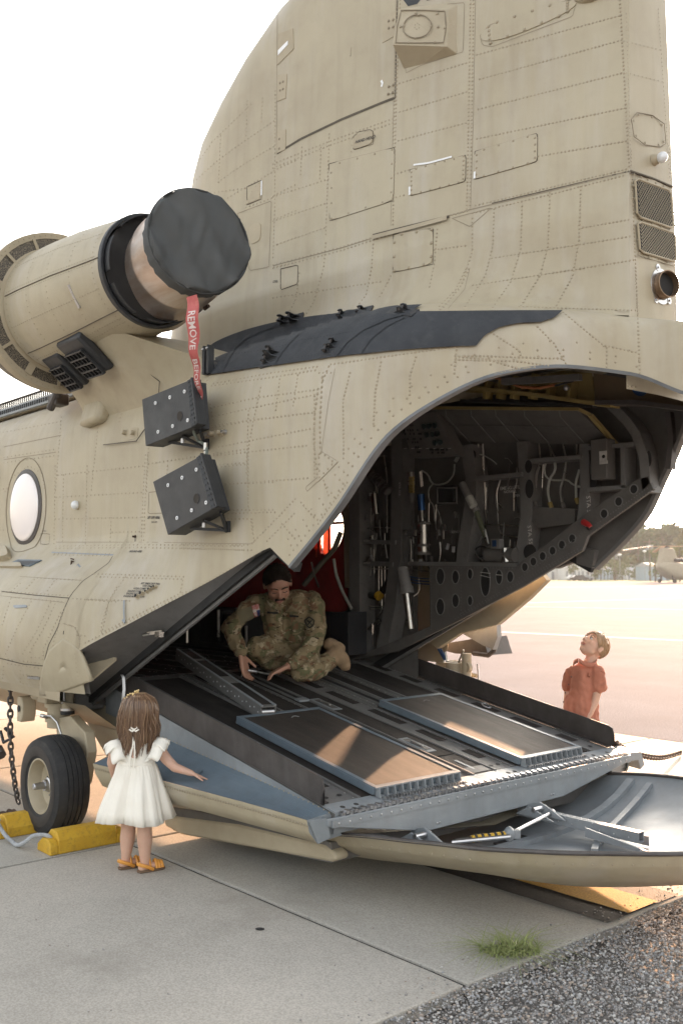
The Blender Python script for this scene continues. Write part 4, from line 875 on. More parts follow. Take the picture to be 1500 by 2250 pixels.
# gutter louvre at the left (air intake on top of the sponson) and cap
plate([(55, 600), (105, 578), (235, 580), (165, 614)], .010, BGREY, 'sponson_vent', rnd=0, fn=zC)
for k in range(4): ribbon([(75+k*10, 606-k*6), (170+k*17, 608-k*6)], .006, DGREY, 'vent_louvre', fn=zC, lift=.013)
plate([(-30, 500), (45, 498), (76, 575), (-30, 590)], .05, TAN2, 'step_cover', rnd=.3, fn=zC); plate([(0, 602), (120, 598), (130, 622), (0, 620)], .02, TAN2, 'deck_lip', rnd=.2, fn=zC)
# ------------------------------------------------------------------ round cabin window
wc, wnn = surf(57, 1115); wn2 = Vector((0, -1, 0))
m = MB(); m.lathe(wc+Vector((0, .01, 0)), wn2, [(0, .285), (.016, .285), (.022, .265), (.022, .255), (.012, .25)], 40, False, False); m.build('window_frame', GUARD, heli)
m = MB(); prof = [(.014+.03*math.cos(t), .252*math.sin(t)) for t in [math.pi/2*k/8 for k in range(8, -1, -1)]]; m.lathe(wc, wn2, [(.014, .252)]+prof[1:-1]+[(.044, .002)], 40, False, True)
mw, nw_, lw_, bw_ = new_mat('window_pane'); bw_.inputs['Base Color'].default_value = (.82, .76, .74, 1); bw_.inputs['Roughness'].default_value = .25; bw_.inputs['Coat Weight'].default_value = .6; bw_.inputs['Coat Roughness'].default_value = .05
m.build('window_pane', mw, heli, ang=80)
ring_ = []
for k in range(41):
    a = 2*math.pi*k/40; ring_.append(onto(wc+Vector((.36*math.cos(a), 0, .37*math.sin(a))))[0]+Vector((0, -.003, 0)))
MB().tube(ring_[:-1], .0025, 4, closed=True).build('window_surround', SEAMT, heli)
# ------------------------------------------------------------------ black nonskid walkway band
top_ = [(457, 766), (478, 752), (515, 736), (560, 722), (620, 709), (700, 700), (800, 693), (900, 687), (1000, 686), (1100, 685), (1235, 684.5)]
bot_ = [(452, 827), (500, 820), (560, 811), (620, 803), (740, 786), (860, 773), (960, 765), (1045, 761), (1062, 740), (1095, 722), (1140, 713), (1185, 711), (1215, 702), (1235, 686)]
rows = [[] for _ in range(18)]; lift = .013
for k in range(221):
    u = lerp(456, 1234, k/220); vt = interp(top_, u); vb = lint(bot_, u); vt = min(vt, vb-1)
    tp = None
    for r_ in range(17):
        w = lerp(vb, vt+2.5, r_/16); p, n = surf(u, w); rows[r_].append(p+n*lift); tp = (p, n)
    q, nn = onto(tp[0]+Vector((.0, .10 if u < 900 else .004, .0)) ); rows[17].append(q+(nn if nn.z > 0 else -nn)*lift)
m = MB(); m.grid(rows); band = m.build('walkway_band', NAVY, heli, ang=60)
def bline(pts, w, mt=None, lf=.010): 
    o = ribbon(pts, w, mt or NAVY, 'band_rib', lift=lf+.007, step=8, parent=band); return o
bline([(492, 822), (505, 793), (520, 766), (545, 744), (575, 728), (610, 716)], .022); bline([(606, 806), (622, 780), (640, 758), (660, 738)], .016); bline([(740, 787), (765, 755), (800, 728), (850, 706), (900, 693)], .022); bline([(795, 780), (815, 750), (850, 722), (890, 702)], .010)
m = MB()
for pts in ([(500, 784), (560, 776), (640, 760)], [(520, 812), (600, 802)], [(560, 740), (620, 730), (700, 716)], [(640, 790), (740, 775)], [(660, 752), (800, 728)], [(484, 822), (500, 786), (520, 758), (548, 737)], [(756, 780), (780, 750), (812, 724), (860, 701)]):
    for u, w in poly_px(pts, 7): p, n = surf(u, w); m.dome(p+n*.013, n, .004, n=5)
m.build('band_rivets', NAVY, band, kind='stuff')
def clevis(u, w, h, L, name='lifting_bracket', s=1, flat=False):
    p, n = surf(u, w); x = Vector((1, 0, 0)); x = (x-n*x.dot(n)).normalized(); y = n.cross(x)
    m = MB(); M = Matrix((x, y, n)).transposed()
    m.box(p+n*.006, (L, .07, .012), M); o = m.build(name, BLK, heli, bevel=.003)
    for sy in (-.016, .016):
        mm = MB(); prof = [(-L*.32, .01), (-L*.12, h*.45), (-.018, h*.9), (0, h), (.018, h*.9), (L*.12, h*.45), (L*.32, .01)]
        c = p+y*sy; mm.prism([c+x*a*s+n*b for a, b in prof], y*.008); mm.build('bracket_lug', BLK, o, bevel=.002)
    mm = MB(); mm.tube([p+n*h*.72-y*.020, p+n*h*.72+y*.026], .007, 10); mm.build('bracket_bolt', GUARD, o); return o
clevis(628, 707, .075, .14); clevis(650, 703, .09, .14); clevis(753, 697, .05, .10); clevis(795, 688, .045, .16); clevis(884, 689, .045, .16); clevis(602, 786, .08, .16); clevis(590, 796, .05, .10); clevis(735, 762, .05, .10); clevis(722, 772, .04, .08)
# tall black end bracket
p, n = surf(465, 816)
m = MB(); x = Vector((1, 0, 0)); m.prism([p+Vector((-.06, -.01, -.03)), p+Vector((.05, -.01, -.02)), p+Vector((.055, -.01, .03)), p+Vector((-.0, -.01, .06))], (0, .05, 0)); o = m.build('end_bracket', BLK, heli, bevel=.004)
for dx in (-.022, .022):
    MB().prism([p+Vector((dx-.012, -.045, -.02)), p+Vector((dx+.012, -.045, -.02)), p+Vector((dx+.012, -.045, .13)), p+Vector((dx, -.045, .148)), p+Vector((dx-.012, -.045, .13))], (0, .04, 0)).build('bracket_lug', BLK, o, bevel=.002); MB().ball(p+Vector((dx, -.048, .125)), .009, 8, 6).build('bracket_bolt', STEEL, o)
# ------------------------------------------------------------------ square raised housing high on the pylon (formation light / sensor)
q = [(484, 45), (655, 42), (658, 183), (486, 190)]
pts = [surf(*zA(*a)) for a in q]; nn = Vector((0, -1, .02)).normalized()
F_ = [pts[0][0]+nn*.05, pts[1][0]+nn*.03, pts[2][0]+nn*.05, pts[3][0]+nn*.11]
B_ = [pts[0][0]-nn*.05+Vector((-.03, 0, .05)), pts[1][0]-nn*.03+Vector((.05, 0, .05)), pts[2][0]-nn*.03+Vector((.04, 0, -.05)), pts[3][0]-nn*.03+Vector((-.02, 0, -.13))]
m = MB(); m.grid([F_, B_], close=True); m.add(F_, [(0, 1, 2, 3)]); hs_ = m.build('sensor_housing', TAN2, heli, bevel=.006, smooth=False)
def hp(s, t, lf=.003): return lerp(lerp(F_[0], F_[1], s), lerp(F_[3], F_[2], s), t)+(F_[1]-F_[0]).cross(F_[0]-F_[3]).normalized()*-lf*(1 if (F_[1]-F_[0]).cross(F_[0]-F_[3]).y > 0 else -1)
c = hp(.42, .48); ringp = [hp(.42+.27*math.cos(a), .48+.32*math.sin(a)) for a in [2*math.pi*k/28 for k in range(28)]]
MB().tube(ringp, .0035, 5, closed=True).build('antenna_ring', SEAMT, hs_)
MB().tube([hp(.05, .05), hp(.5, .04), hp(.93, .06), hp(.97, .5), hp(.94, .9), hp(.5, .93), hp(.06, .95), hp(.03, .5)], .003, 5, closed=True).build('cover_edge', SEAMT, hs_)
m = MB()
for s_, t_, r_ in [(.35, .12, .012), (.78, .12, .012), (.30, .93, .012), (.78, .90, .012), (.10, .5, .012), (.95, .5, .012), (.42, .17, .010), (.42, .80, .010), (.16, .48, .010), (.68, .48, .010), (.82, .48, .010), (.38, .44, .005), (.46, .44, .005), (.38, .52, .005), (.46, .52, .005), (.42, .40, .005), (.42, .56, .005)]:
    p = hp(s_, t_); m.dome(p, (0, -1, 0), r_*.8, n=8)
m.build('cover_screws', TANR, hs_, kind='stuff')
box_outline([(585, 40), (640, 15), (700, 10), (695, 190), (540, 240), (486, 268), (484, 240)], fn=zA, mat=SEAMT)
p, n = surf(1300, 0); m = MB(); m.ball(p+n*.0+Vector((0, 0, .05)), (.11, .05, .06), 16, 8); m.build('fairing_bump', TAN2, heli)
# ------------------------------------------------------------------ rear face of the pylon
XA = -2.587
def rf(u, w, d=0): return at(u, w, X=XA+.012+d)
def rf_outline(q, r_=.002, mat=SEAM, closed=True, name='panel_gap'): 
    MB().tube([rf(*a, .002) for a in q], r_, 4, closed=closed).build(name, mat, heli)
MB().tube([rf(1384, 376, 0), rf(1432, 392, 0), rf(1477, 411, -.006)], .006, 5).build('skin_gap', SEAM, heli)
zT = lambda x, y: (1340+x*.169, 320+y*.169)
def mesh_panel(q, name):
    q = [zT(*a) for a in q]
    def b2(s, t): return rf(lerp(lerp(q[0][0], q[1][0], s), lerp(q[3][0], q[2][0], s), t), lerp(lerp(q[0][1], q[1][1], s), lerp(q[3][1], q[2][1], s), t), .004)
    m = MB(); m.add([b2(0, 0), b2(1, 0), b2(1, 1), b2(0, 1)], [(0, 1, 2, 3)]); o = m.build(name, BLKR, heli, smooth=False)
    g = MB(); N = 15; ratio = 1.0
    for k in range(-N, N*2):
        for sl in (1, -1):
            pts = []
            for i in range(17):
                t = i/16; s = (k/N)+sl*t*.55+(0 if sl > 0 else .0)
                if 0 <= s <= 1: pts.append(b2(s, t)+Vector((.003, 0, 0)))
            if len(pts) > 1: g.tube([pts[0], pts[-1]], .0013, 3, cap=False)
    g.build('grille_mesh', TAN2, o, kind='stuff')
    f = MB(); R = [b2(-.03, -.03), b2(1.03, -.03), b2(1.03, 1.03), b2(-.03, 1.03)]; f.tube([lerp(R[i], R[(i+1) % 4], t) for i in range(4) for t in (.08, .92)], .006, 6, closed=True); f.build('grille_frame', TAN2, o)
mesh_panel([(335, 440), (770, 600), (805, 1060), (365, 910)], 'rear_grille'); mesh_panel([(370, 1000), (825, 1150), (840, 1500), (400, 1370)], 'rear_grille')
MB().tube([rf(*zT(345, 1420)), rf(*zT(600, 1500)), rf(*zT(885, 1585))], .002, 4).build('panel_gap', SEAMT, heli)
m = MB()
for x, y in ((310, 375), (400, 410), (490, 440), (590, 485), (690, 525), (790, 560), (305, 520), (320, 690), (335, 855), (345, 1035), (355, 1225), (380, 1400), (805, 700), (825, 870), (840, 1040), (850, 1200), (860, 1380), (425, 970), (540, 1010), (655, 1050), (765, 1090), (500, 1440), (625, 1475), (745, 1515), (860, 1550)):
    m.dome(rf(*zT(x, y), .0), (1, 0, 0), .0065, n=6)
for a in ([(270, 70), (275, 280)], [(320, 1580), (345, 2100)], [(760, 0), (790, 480)]):
    for x, y in poly_px(a, 45): m.dome(rf(*zT(x, y)), (1, 0, 0), .0045, n=6)
for a in ([(1375, 30), (1385, 370)], [(1445, 20), (1470, 390)], [(1370, 90), (1450, 110)], [(1375, 160), (1455, 180)]):
    for u, w in poly_px(a, 9): m.dome(rf(u, w), (1, 0, 0), .004, n=6)
m.build('rear_face_rivets', TANR, heli, kind='stuff')
c = rf(*zT(565, 190)); m = MB(); m.lathe(c, (1, 0, 0), [(0, .03), (.015, .026), (.03, .02)], 16); m.build('light_base', TAN2, heli); MB().ball(c+Vector((.045, 0, 0)), (.03, .024, .028), 14, 10).build('tail_light', LENSW, heli)
o8 = [(1386, 262), (1398, 247), (1432, 253), (1458, 272), (1462, 315), (1450, 323), (1415, 318), (1392, 300)]; rf_outline(o8, .0025, SEAMT)
m = MB(); [m.dome(rf(u, w, .0), (1, 0, 0), .007, n=6) for u, w in [(lerp(a[0], 1424, .14), lerp(a[1], 286, .14)) for a in o8]]; m.build('hatch_screws', TANR, heli, kind='stuff')
c = rf(*zT(660, 1830)); ax = Vector((.93, -.25, .0)).normalized()
m = MB(); m.lathe(c-Vector((.01, 0, 0)), (1, 0, 0), [(0, .092), (.012, .09), (.012, .07)], 28, True, False); fl = m.build('exhaust_flange', STEEL, heli)
for a in (1.9, 4.1, 5.6, .2): MB().lathe(c+Vector((-.006, .09*math.cos(a), .095*math.sin(a))), (1, 0, 0), [(0, .018), (.01, .018), (.01, .006), (.016, .006)], 12).build('flange_ear', STEEL, fl)
m = MB(); m.lathe(c, ax, [(0, .066), (.055, .068), (.055, .063), (.01, .062)], 30, False, False); m.build('exhaust_pipe', paint('burnt_steel', (.20, .13, .08), (.30, .21, .14), rough=.45, metal=.8, scale=20, bump=0), heli)
MB().lathe(c+ax*.02, ax, [(0, .062), (.001, .06)], 20).build('exhaust_bore', BLKR, heli)
# ================================================================== engine nacelle
EY, EZ, EDX = 2.83, 3.375, .35; AX = Vector((1, 0, 0))
def eng(profile, name, mat, parent, n=48, x0=.35, cap0=False, cap1=False):
    m = MB(); m.lathe((x0, EY, EZ), AX, profile, n, cap0, cap1); return m.build(name, mat, parent, ang=35)
nac = eng([(-6.55, .36), (-6.42, .415), (-6.2, .41), (-5.8, .385), (-5.45, .345), (-5.30, .33), (-5.285, .325), (-5.29, .31), (-5.45, .30)], 'engine_nacelle', TAN, heli, 56)
eng([(-5.30, .333), (-5.27, .333), (-5.265, .329), (-5.265, .315), (-5.30, .31)], 'nacelle_aft_ring', BLK, nac)
for k in range(7):
    a0 = k*.9; m = MB(); rws = []
    for X, r_ in ((-5.30, .305), (-5.21, .312), (-5.21, .306), (-5.30, .299)):
        rws.append([Vector((X+EDX, EY+r_*math.cos(a0+j*.06), EZ+r_*math.sin(a0+j*.06))) for j in range(12)])
    m.grid(rws); m.build('seal_segment', BLK, nac)
eng([(-5.6, .30), (-5.28, .30), (-5.28, .05)], 'nacelle_bore', BLKR, nac)
m = MB()
for X in (-6.38, -6.1, -5.85, -5.6, -5.36):
    r_ = lint([(-6.42, .416), (-6.2, .411), (-5.8, .386), (-5.45, .346), (-5.3, .332)], X)
    for k in range(70):
        a = 2*math.pi*k/70; m.dome((X+EDX, EY+r_*math.cos(a), EZ+r_*math.sin(a)), (0, math.cos(a), math.sin(a)), .004, n=5)
for a in (2.6, 3.05, 3.14, 3.6, 4.2, 4.3):
    for k in range(38):
        X = -6.38+k*.028; r_ = lint([(-6.42, .416), (-6.2, .411), (-5.8, .386), (-5.45, .346), (-5.3, .332)], X); m.dome((X+EDX, EY+r_*math.cos(a), EZ+r_*math.sin(a)), (0, math.cos(a), math.sin(a)), .004, n=5)
m.build('nacelle_rivets', TANR, nac, kind='stuff')
for a in (3.10, 4.05):
    P = []
    for k in range(12):
        X = -6.4+k*.1; r_ = lint([(-6.42, .416), (-6.2, .411), (-5.8, .386), (-5.45, .346), (-5.3, .332)], min(X, -5.3)); P.append(Vector((X+EDX, EY+(r_+.001)*math.cos(a), EZ+(r_+.001)*math.sin(a))))
    MB().tube(P, .003, 4).build('cowl_gap', SEAM, nac)
a = 3.45; m = MB(); m.prism([Vector((X+EDX, EY+.362*math.cos(t), EZ+.362*math.sin(t))) for X, t in ((-5.62, 3.35), (-5.60, 3.35), (-5.57, 3.75), (-5.59, 3.75))], (0, -.008, -.003)); m.build('cowl_latch', STEEL, nac)
# copper coloured exhaust nozzle, canted outwards
nd = Vector((.965, -.17, .085)).normalized(); no = Vector((-4.43, 2.845, 3.437))-nd*.60
m = MB(); m.lathe(no, nd, [(-.16, .290), (.05, .288), (.08, .296), (.10, .288), (.12, .274), (.24, .276), (.26, .288), (.29, .288), (.31, .278), (.42, .282), (.52, .285)], 56, True, True); noz = m.build('exhaust_nozzle', COPPER, nac, ang=40)
for d, a in ((.30, 2.75), (.14, 2.1), (.20, 4.0), (.46, 4.75)):
    x = nd.orthogonal().normalized(); 
    up = Vector((0, 0, 1)); up = (up-nd*up.dot(nd)).normalized(); sd2 = nd.cross(up)
    rr = up*math.sin(a)+sd2*-math.cos(a)*-1
    c = no+nd*d+rr*.278; MB().tube([c-rr*.01, c+rr*.03], .018, 6).tube([c+rr*.02-nd*.03, c+rr*.02+nd*.03], .010, 6).build('nozzle_clamp', RUST, noz)
# foreign-object screen ring at the front of the engine
SCRN = None
m_, n_, l_, b_ = new_mat('intake_mesh'); tc = n_.new('ShaderNodeTexCoord'); vo = n_.new('ShaderNodeTexVoronoi'); vo.feature = 'DISTANCE_TO_EDGE'; vo.inputs['Scale'].default_value = 110; l_.new(tc.outputs['Object'], vo.inputs['Vector'])
rp = n_.new('ShaderNodeValToRGB'); rp.color_ramp.elements[0].position = .09; rp.color_ramp.elements[1].position = .13; rp.color_ramp.elements[0].color = (.20, .165, .12, 1); rp.color_ramp.elements[1].color = (.02, .017, .014, 1); l_.new(vo.outputs[0], rp.inputs[0]); l_.new(rp.outputs[0], b_.inputs['Base Color']); b_.inputs['Roughness'].default_value = .6
SCRN = m_
scr = eng([(-6.56, .535), (-6.50, .540), (-6.47, .535), (-6.47, .495)], 'intake_screen_ring', TAN2, nac)
eng([(-6.475, .495), (-6.47, .425)], 'screen_mesh', SCRN, scr)
eng([(-6.46, .43), (-6.455, .40)], 'screen_inner_ring', TAN2, scr)
eng([(-6.50, .53), (-6.62, .52), (-6.85, .44), (-7.02, .30), (-7.08, .12)], 'screen_dome', SCRN, scr)
for k in range(14):
    a = 2*math.pi*k/14+.2; MB().bar((-6.462+EDX, EY+.42*math.cos(a), EZ+.42*math.sin(a)), (-6.462+EDX, EY+.50*math.cos(a), EZ+.50*math.sin(a)), .02 if k % 3 else .05, .006, up=(1, 0, 0)).build('screen_spoke', TAN2, scr, smooth=False)
m = MB()
for k in range(80):
    a = 2*math.pi*k/80; m.dome((-6.468+EDX, EY+.515*math.cos(a), EZ+.515*math.sin(a)), (1, 0, 0), .005, n=5)
m.build('ring_rivets', TANR, scr, kind='stuff')
# strut fairing between nacelle and fuselage
FX0, FX1 = -6.10, -5.30
def fends(X):
    f = 1-sstep(FX1-.02, -4.70, X)
    return Vector((X, lerp(3.16, EY-.20, f), lerp(2.87, EZ-.285, f))), Vector((X, lerp(3.12, 3.03, f), lerp(2.80, 2.66, f)))
rows = []
for X in [FX0, FX0+.02, -6.0, -5.85, -5.7, -5.5, -5.35, -5.2, -5.1, -5.0, -4.9, -4.8, -4.75, -4.7]:
    a, b = fends(X); f = 1-sstep(FX1, -4.7, X)
    row = [Vector((X, 3.75, max(2.93, a.z-.03))), Vector((X, lerp(a.y, 3.75, .5), lerp(2.95, a.z+.02, f)))]
    for k in range(13):
        t = k/12; p = lerp(a, b, t); bow = math.sin(math.pi*t)*.05*f; row.append(p+Vector((0, bow, -.25*bow)))
    rows.append(row)
m = MB(); m.grid(rows); fr = m.build('engine_strut_fairing', TAN, heli, ang=60)
m = MB(); r0 = rows[0]; m.add(r0+[Vector((FX0, 3.75, 2.7))], [tuple(range(len(r0)+1))]); m.build('fairing_front', TAN, heli)
def fair(X, t, lf=0):
    a, b = fends(X); p = lerp(a, b, t); bow = math.sin(math.pi*t)*.05; p = p+Vector((0, bow, -.25*bow)); d = (b-a).normalized(); n = Vector((1, 0, 0)).cross(d).normalized(); n = n if n.y < 0 else -n
    return p+n*lf, n, d
# two black heat-exhaust louvre boxes
def louvre(X0, X1, t0, t1, nx, nt, dep):
    o = None; m = MB(); a = [fair(X0, t0)[0], fair(X1, t0)[0], fair(X1, t1)[0], fair(X0, t1)[0]]; n = fair((X0+X1)/2, .5)[1]; d = fair((X0+X1)/2, .5)[2]
    T = [fair(X0, t0, dep)[0]+d*.03, fair(X1, t0, dep)[0]+d*.03, fair(X1, t1, dep*.75)[0], fair(X0, t1, dep*.75)[0]]
    b = MB(); b.hexa([a[0], a[1], a[2], a[3], T[0], T[1], T[2], T[3]]); o = b.build('heat_louvre_box', BLK, heli, bevel=.015)
    g = MB(); face = [lerp(T[0], T[3], .30), lerp(T[1], T[2], .30), T[2], T[3]]
    g.add([p+n*.003 for p in (lerp(face[0], face[1], .1), lerp(face[0], face[1], .82), lerp(face[3], face[2], .82), lerp(face[3], face[2], .1))], [(0, 1, 2, 3)]); g.build('louvre_opening', BLKR, o, smooth=False)
    for j in range(nt+1):
        t = j/nt; p0 = lerp(lerp(face[0], face[3], t), lerp(face[1], face[2], t), .1); p1 = lerp(lerp(face[0], face[3], t), lerp(face[1], face[2], t), .82)
        MB().bar(p0+n*.012, p1+n*.012, .010, .022, up=n).build('louvre_vane', BLK, o, smooth=False)
    for k in range(nx+1):
        s = .1+.72*k/nx; MB().bar(lerp(face[0], face[1], s)+n*.010, lerp(face[3], face[2], s)+n*.010, .006, .018, up=n).build('louvre_vane', BLK, o, smooth=False)
    for s in (.2, .75):
        c = lerp(a[0], a[1], s)-d*.03+n*.006; MB().box(c, (.06, .04, .010), Matrix((Vector((1, 0, 0)), d, n)).transposed()).build('louvre_hinge', BLK, o, bevel=.002)
louvre(-6.00, -5.77, .06, .50, 4, 4, .06); louvre(-5.68, -5.38, -.02, .42, 5, 4, .07)
MB().prism([(-6.08, 3.0, 2.86), (-5.82, 3.0, 2.88), (-5.80, 2.93, 2.62), (-6.08, 2.93, 2.60)], (0, .12, 0)).build('drain_fairing', TAN, heli, bevel=.04)
rr_ = [Vector((-5.78, 2.977, 2.46)), Vector((-5.35, 2.977, 2.44)), Vector((-5.12, 2.99, 2.60)), Vector((-5.12, 3.0, 2.78)), Vector((-5.25, 2.86, 2.93))]
MB().tube(rr_, .0035, 4).build('panel_gap', SEAM, heli)
# ------------------------------------------------------------------ exhaust cover with streamer
cov = thing('exhaust_cover', no+nd*.5, 'round dark grey canvas cover drawn tight over the engine exhaust nozzle', 'engine cover')
up = Vector((0, 0, 1)); up = (up-nd*up.dot(nd)).normalized(); sd2 = up.cross(nd)
rows = []; NR = 72; rad = .308
for d, r_ in [(.475, .286), (.48, .289), (.52, .291), (.565, .294), (.585, .292), (.592, .287)]+[(.597+.012*(1-q*q), .284*q) for q in [.985, .96, .92]+[.88-.04*i for i in range(22)]+[.0005]]:
    row = []
    for k in range(NR):
        a = 2*math.pi*k/NR; x = r_*math.cos(a); y = r_*math.sin(a); w = 0
        if r_ < .30 and d > .59:
            q = r_/.3; s_ = x*.5+y*.86; t_ = x*.86-y*.5
            w = .034*math.sin(s_*30+t_*7+3*math.sin(t_*6))*(q**.6)*(.35+.65*abs(t_)/.3)*(1 if q < .97 else .3)+.012*noise.noise(Vector((x*11+t_*9, y*5, 1)))
        rr2 = 1+(.012*math.sin(a*23)+.008*math.sin(a*41+1))*(1 if d < .59 else .4)*(r_ > .28)
        row.append(no+nd*(d+w)+(sd2*x+up*y)*rr2)
    rows.append(row)
m = MB(); m.grid(rows, close=True); m.build('canvas', CLOTHG, cov, ang=70)
MB().tube([no+nd*.575+(sd2*math.cos(a)+up*math.sin(a))*.296 for a in [2*math.pi*k/60 for k in range(60)]], .004, 5, closed=True).build('seam_piping', CLOTHG, cov)
# streamer: runs from the cover down behind the upper dispenser
SP = [(421, 650, 2.70), (424, 690, 2.70), (424, 730, 2.71), (427, 775, 2.74), (432, 815, 2.78), (437, 850, 2.82), (442, 880, 2.86), (446, 905, 2.91), (447, 935, 2.945)]
SW = [.040, .040, .035, .026, .022, .021, .018, .012, .006]
cen = [at(u, w, Y=y) for u, w, y in SP]
def strm(t, s):
    q = t*(len(cen)-1); i = min(int(q), len(cen)-2); f = q-i; f2 = f
    c = lerp(cen[i], cen[i+1], f2); w = lerp(SW[i], SW[i+1], f); tw = .35*math.sin(t*5)
    side = Vector((math.cos(tw)*.95, math.sin(tw)+.15, 0)).normalized(); return c+side*w*s+Vector((0, .006*math.sin(t*30), 0))
m = MB(); m.grid([[strm(t/60, s) for s in (-1, -.5, 0, .5, 1)] for t in range(61)]); m.build('streamer', RED, cov, ang=60)
L = sum((cen[i+1]-cen[i]).length for i in range(len(cen)-1))
V, Fs = text_mesh('REMOVE   BEFORE   FLIGHT', .052, .0006); wmax = max(v.x for v in V); m = MB()
P = []
for v in V:
    t = .10+v.x/wmax*.83; s = -.62+v.y/.036*1.15; q = strm(t, max(-.85, min(.85, s))); P.append(q+Vector((0, -.0025, 0)))
m.add(P, Fs); m.build('lettering', paint('streamer_white', (.6, .5, .48), (.75, .66, .63), rough=.8, bump=0, scale=20), cov, smooth=False)
# ------------------------------------------------------------------ dispenser boxes
zH = lambda x, y: (280+x*.18667, 800+y*.18667)
def disp(front, strip, holes, big, label):
    Y0 = 2.80; F = [at(*zH(*a), Y=Y0) for a in front]; S = [at(*zH(*a), Y=Y0+.012) for a in strip]; off = Vector((.012, .11, -.0))
    b = MB(); b.hexa([p+off for p in (F[3], F[2], F[1], F[0])]+[F[3], F[2], F[1], F[0]]); o = b.build('countermeasure_box', BLK, heli, bevel=.003, label=label)
    st = MB(); q = [F[1]+Vector((.0, -.006, 0)), S[1]+Vector((0, -.006, 0)), S[2]+Vector((0, -.006, 0)), F[2]+Vector((0, -.006, 0))]; st.hexa([p+Vector((0, .06, 0)) for p in (q[3], q[2], q[1], q[0])]+[q[3], q[2], q[1], q[0]]); st.build('clamp_strip', BLK, o, bevel=.003)
    MB().bar(lerp(S[1], S[2], .0)+Vector((.006, -.006, 0)), lerp(S[1], S[2], 1)+Vector((.006, -.006, 0)), .012, .02, up=(0, 1, 0)).build('clamp_edge', BLK, o, bevel=.002)
    k = 10; g = MB(); sb = MB()
    for i in range(k):
        c = lerp(lerp(q[0], q[1], .75), lerp(q[3], q[2], .75), (i+.5)/k)+Vector((0, -.003, 0)); ax_ = (q[3]-q[0]).normalized(); g.bar(c-ax_*.006, c+ax_*.006, .004, .003, up=(0, 1, 0))
        c2 = lerp(lerp(q[0], q[1], .3), lerp(q[3], q[2], .3), (i+.5)/k); sb.dome(c2+Vector((0, -.0, 0)), (0, -1, 0), .006, n=6)
    g.build('strip_slots', BLKR, o, kind='stuff'); sb.build('strip_screws', BLK, o, kind='stuff')
    for x, y in holes:
        c = at(*zH(x, y), Y=Y0-.003); m = MB(); m.lathe(c, (0, -1, 0), [(-.004, .0105), (.002, .0105), (.002, .0045)], 16, False, False); w = m.build('washer', WHITEP, o); MB().lathe(c, (0, -1, 0), [(-.003, .0045), (.0005, .0045)], 10).build('screw', BLK, o)
    c = at(*zH(*big), Y=Y0-.001); MB().lathe(c, (0, -1, 0), [(-.002, .027), (.0005, .027)], 26).build('port_hole', paint('dark_hole', (.03, .024, .018), (.04, .03, .022), rough=.8, bump=0), o); 
    m = MB(); m.lathe(c, (0, -1, 0), [(-.001, .0275), (.0015, .0275), (.0015, .0255)], 26, False, False); m.build('hole_edge', BLK, o)
    # triangular mounting frame to the hull
    a, b2 = lerp(F[3], F[2], .28)+off*.6, lerp(F[3], F[2], .95)+off*.6; hp_ = onto(lerp(a, b2, .5)+Vector((.02, .12, -.11)))[0]; h2 = onto(b2+Vector((.02, .1, .02)))[0]
    h1 = onto(lerp(F[3], F[2], .72)+Vector((0, .2, -.065)))[0]; base = h1+Vector((0, -.012, 0))
    MB().bar(a, base, .012, .016).bar(b2, base, .012, .030).bar(lerp(F[3], F[2], .6)+off*.5, base, .03, .012).build('mount_strut', BLK, o, smooth=False)
    MB().box(base+Vector((0, .004, .02)), (.04, .02, .06)).build('mount_foot', BLK, o, bevel=.003)
    MB().tube([lerp(a, b2, .45)+Vector((0, 0, -.01)), lerp(a, b2, .45)+Vector((.0, .0, -.035))], .010, 8).build('mount_pin', STEEL, o)
    return F, S
F1, S1 = disp([(172, 415), (712, 195), (755, 748), (215, 965)], [(765, 160), (768, 165), (835, 705), (0, 0)], [(330, 458), (500, 391), (671, 323), (709, 661), (532, 730), (361, 797)], (617, 612), 'upper black dispenser box')
F2, S2 = disp([(300, 1385), (815, 1105), (990, 1712), (475, 2010)], [(875, 1052), (880, 1055), (1068, 1680), (0, 0)], [(478, 1425), (643, 1337), (810, 1242), (925, 1630), (755, 1721), (583, 1811)], (813, 1582), 'lower black dispenser box')
cb = [at(*zH(x, y), Y=Yv) for x, y, Yv in ((770, 740, 2.84), (790, 820, 2.86), (830, 900, 2.90), (910, 945, 2.93), (935, 985, 2.94), (935, 1060, 2.88))]
MB().tube(cb, .009, 8).build('dispenser_cable', paint('cable_sheath', (.14, .16, .14), (.2, .22, .19), rough=.7, bump=.2, scale=30), heli)
c = at(*zH(920, 970), Y=2.93); MB().lathe(c+Vector((0, 0, .02)), (0, .0, -1), [(0, .012), (.04, .014), (.045, .010), (.06, .010)], 12).build('cable_connector', TUBEM, heli)
# ------------------------------------------------------------------ drive-shaft tunnel cover along the roof
MB().prism([(-11, 3.25, 2.94), (-6.6, 3.25, 2.94), (-6.6, 3.25, 3.02), (-11, 3.25, 3.02)], (0, .5, 0)).build('shaft_tunnel', TAN2, heli, bevel=.02)
m = MB(); m.box((-8.4, 3.17, 2.955), (3.6, .03, .06)); rail = m.build('roof_walk_rail', LGREY, heli, smooth=False)
m = MB()
for k in range(90): m.box((-10.1+k*.04, 3.153, 2.957), (.018, .006, .030))
for k in range(60): m.box((-9.0+k*.04, 3.30, 3.06), (.010, .01, .07))
m.box((-7.8, 3.30, 3.095), (2.4, .02, .012))
m.build('rail_slots', BLKR, rail, kind='stuff')
MB().box((-6.55, 3.02, 2.86), (.14, .10, .08)).tube([(-6.6, 2.98, 2.80), (-6.45, 2.98, 2.92)], .03, 10).build('engine_mount', GUARD, heli, bevel=.01)
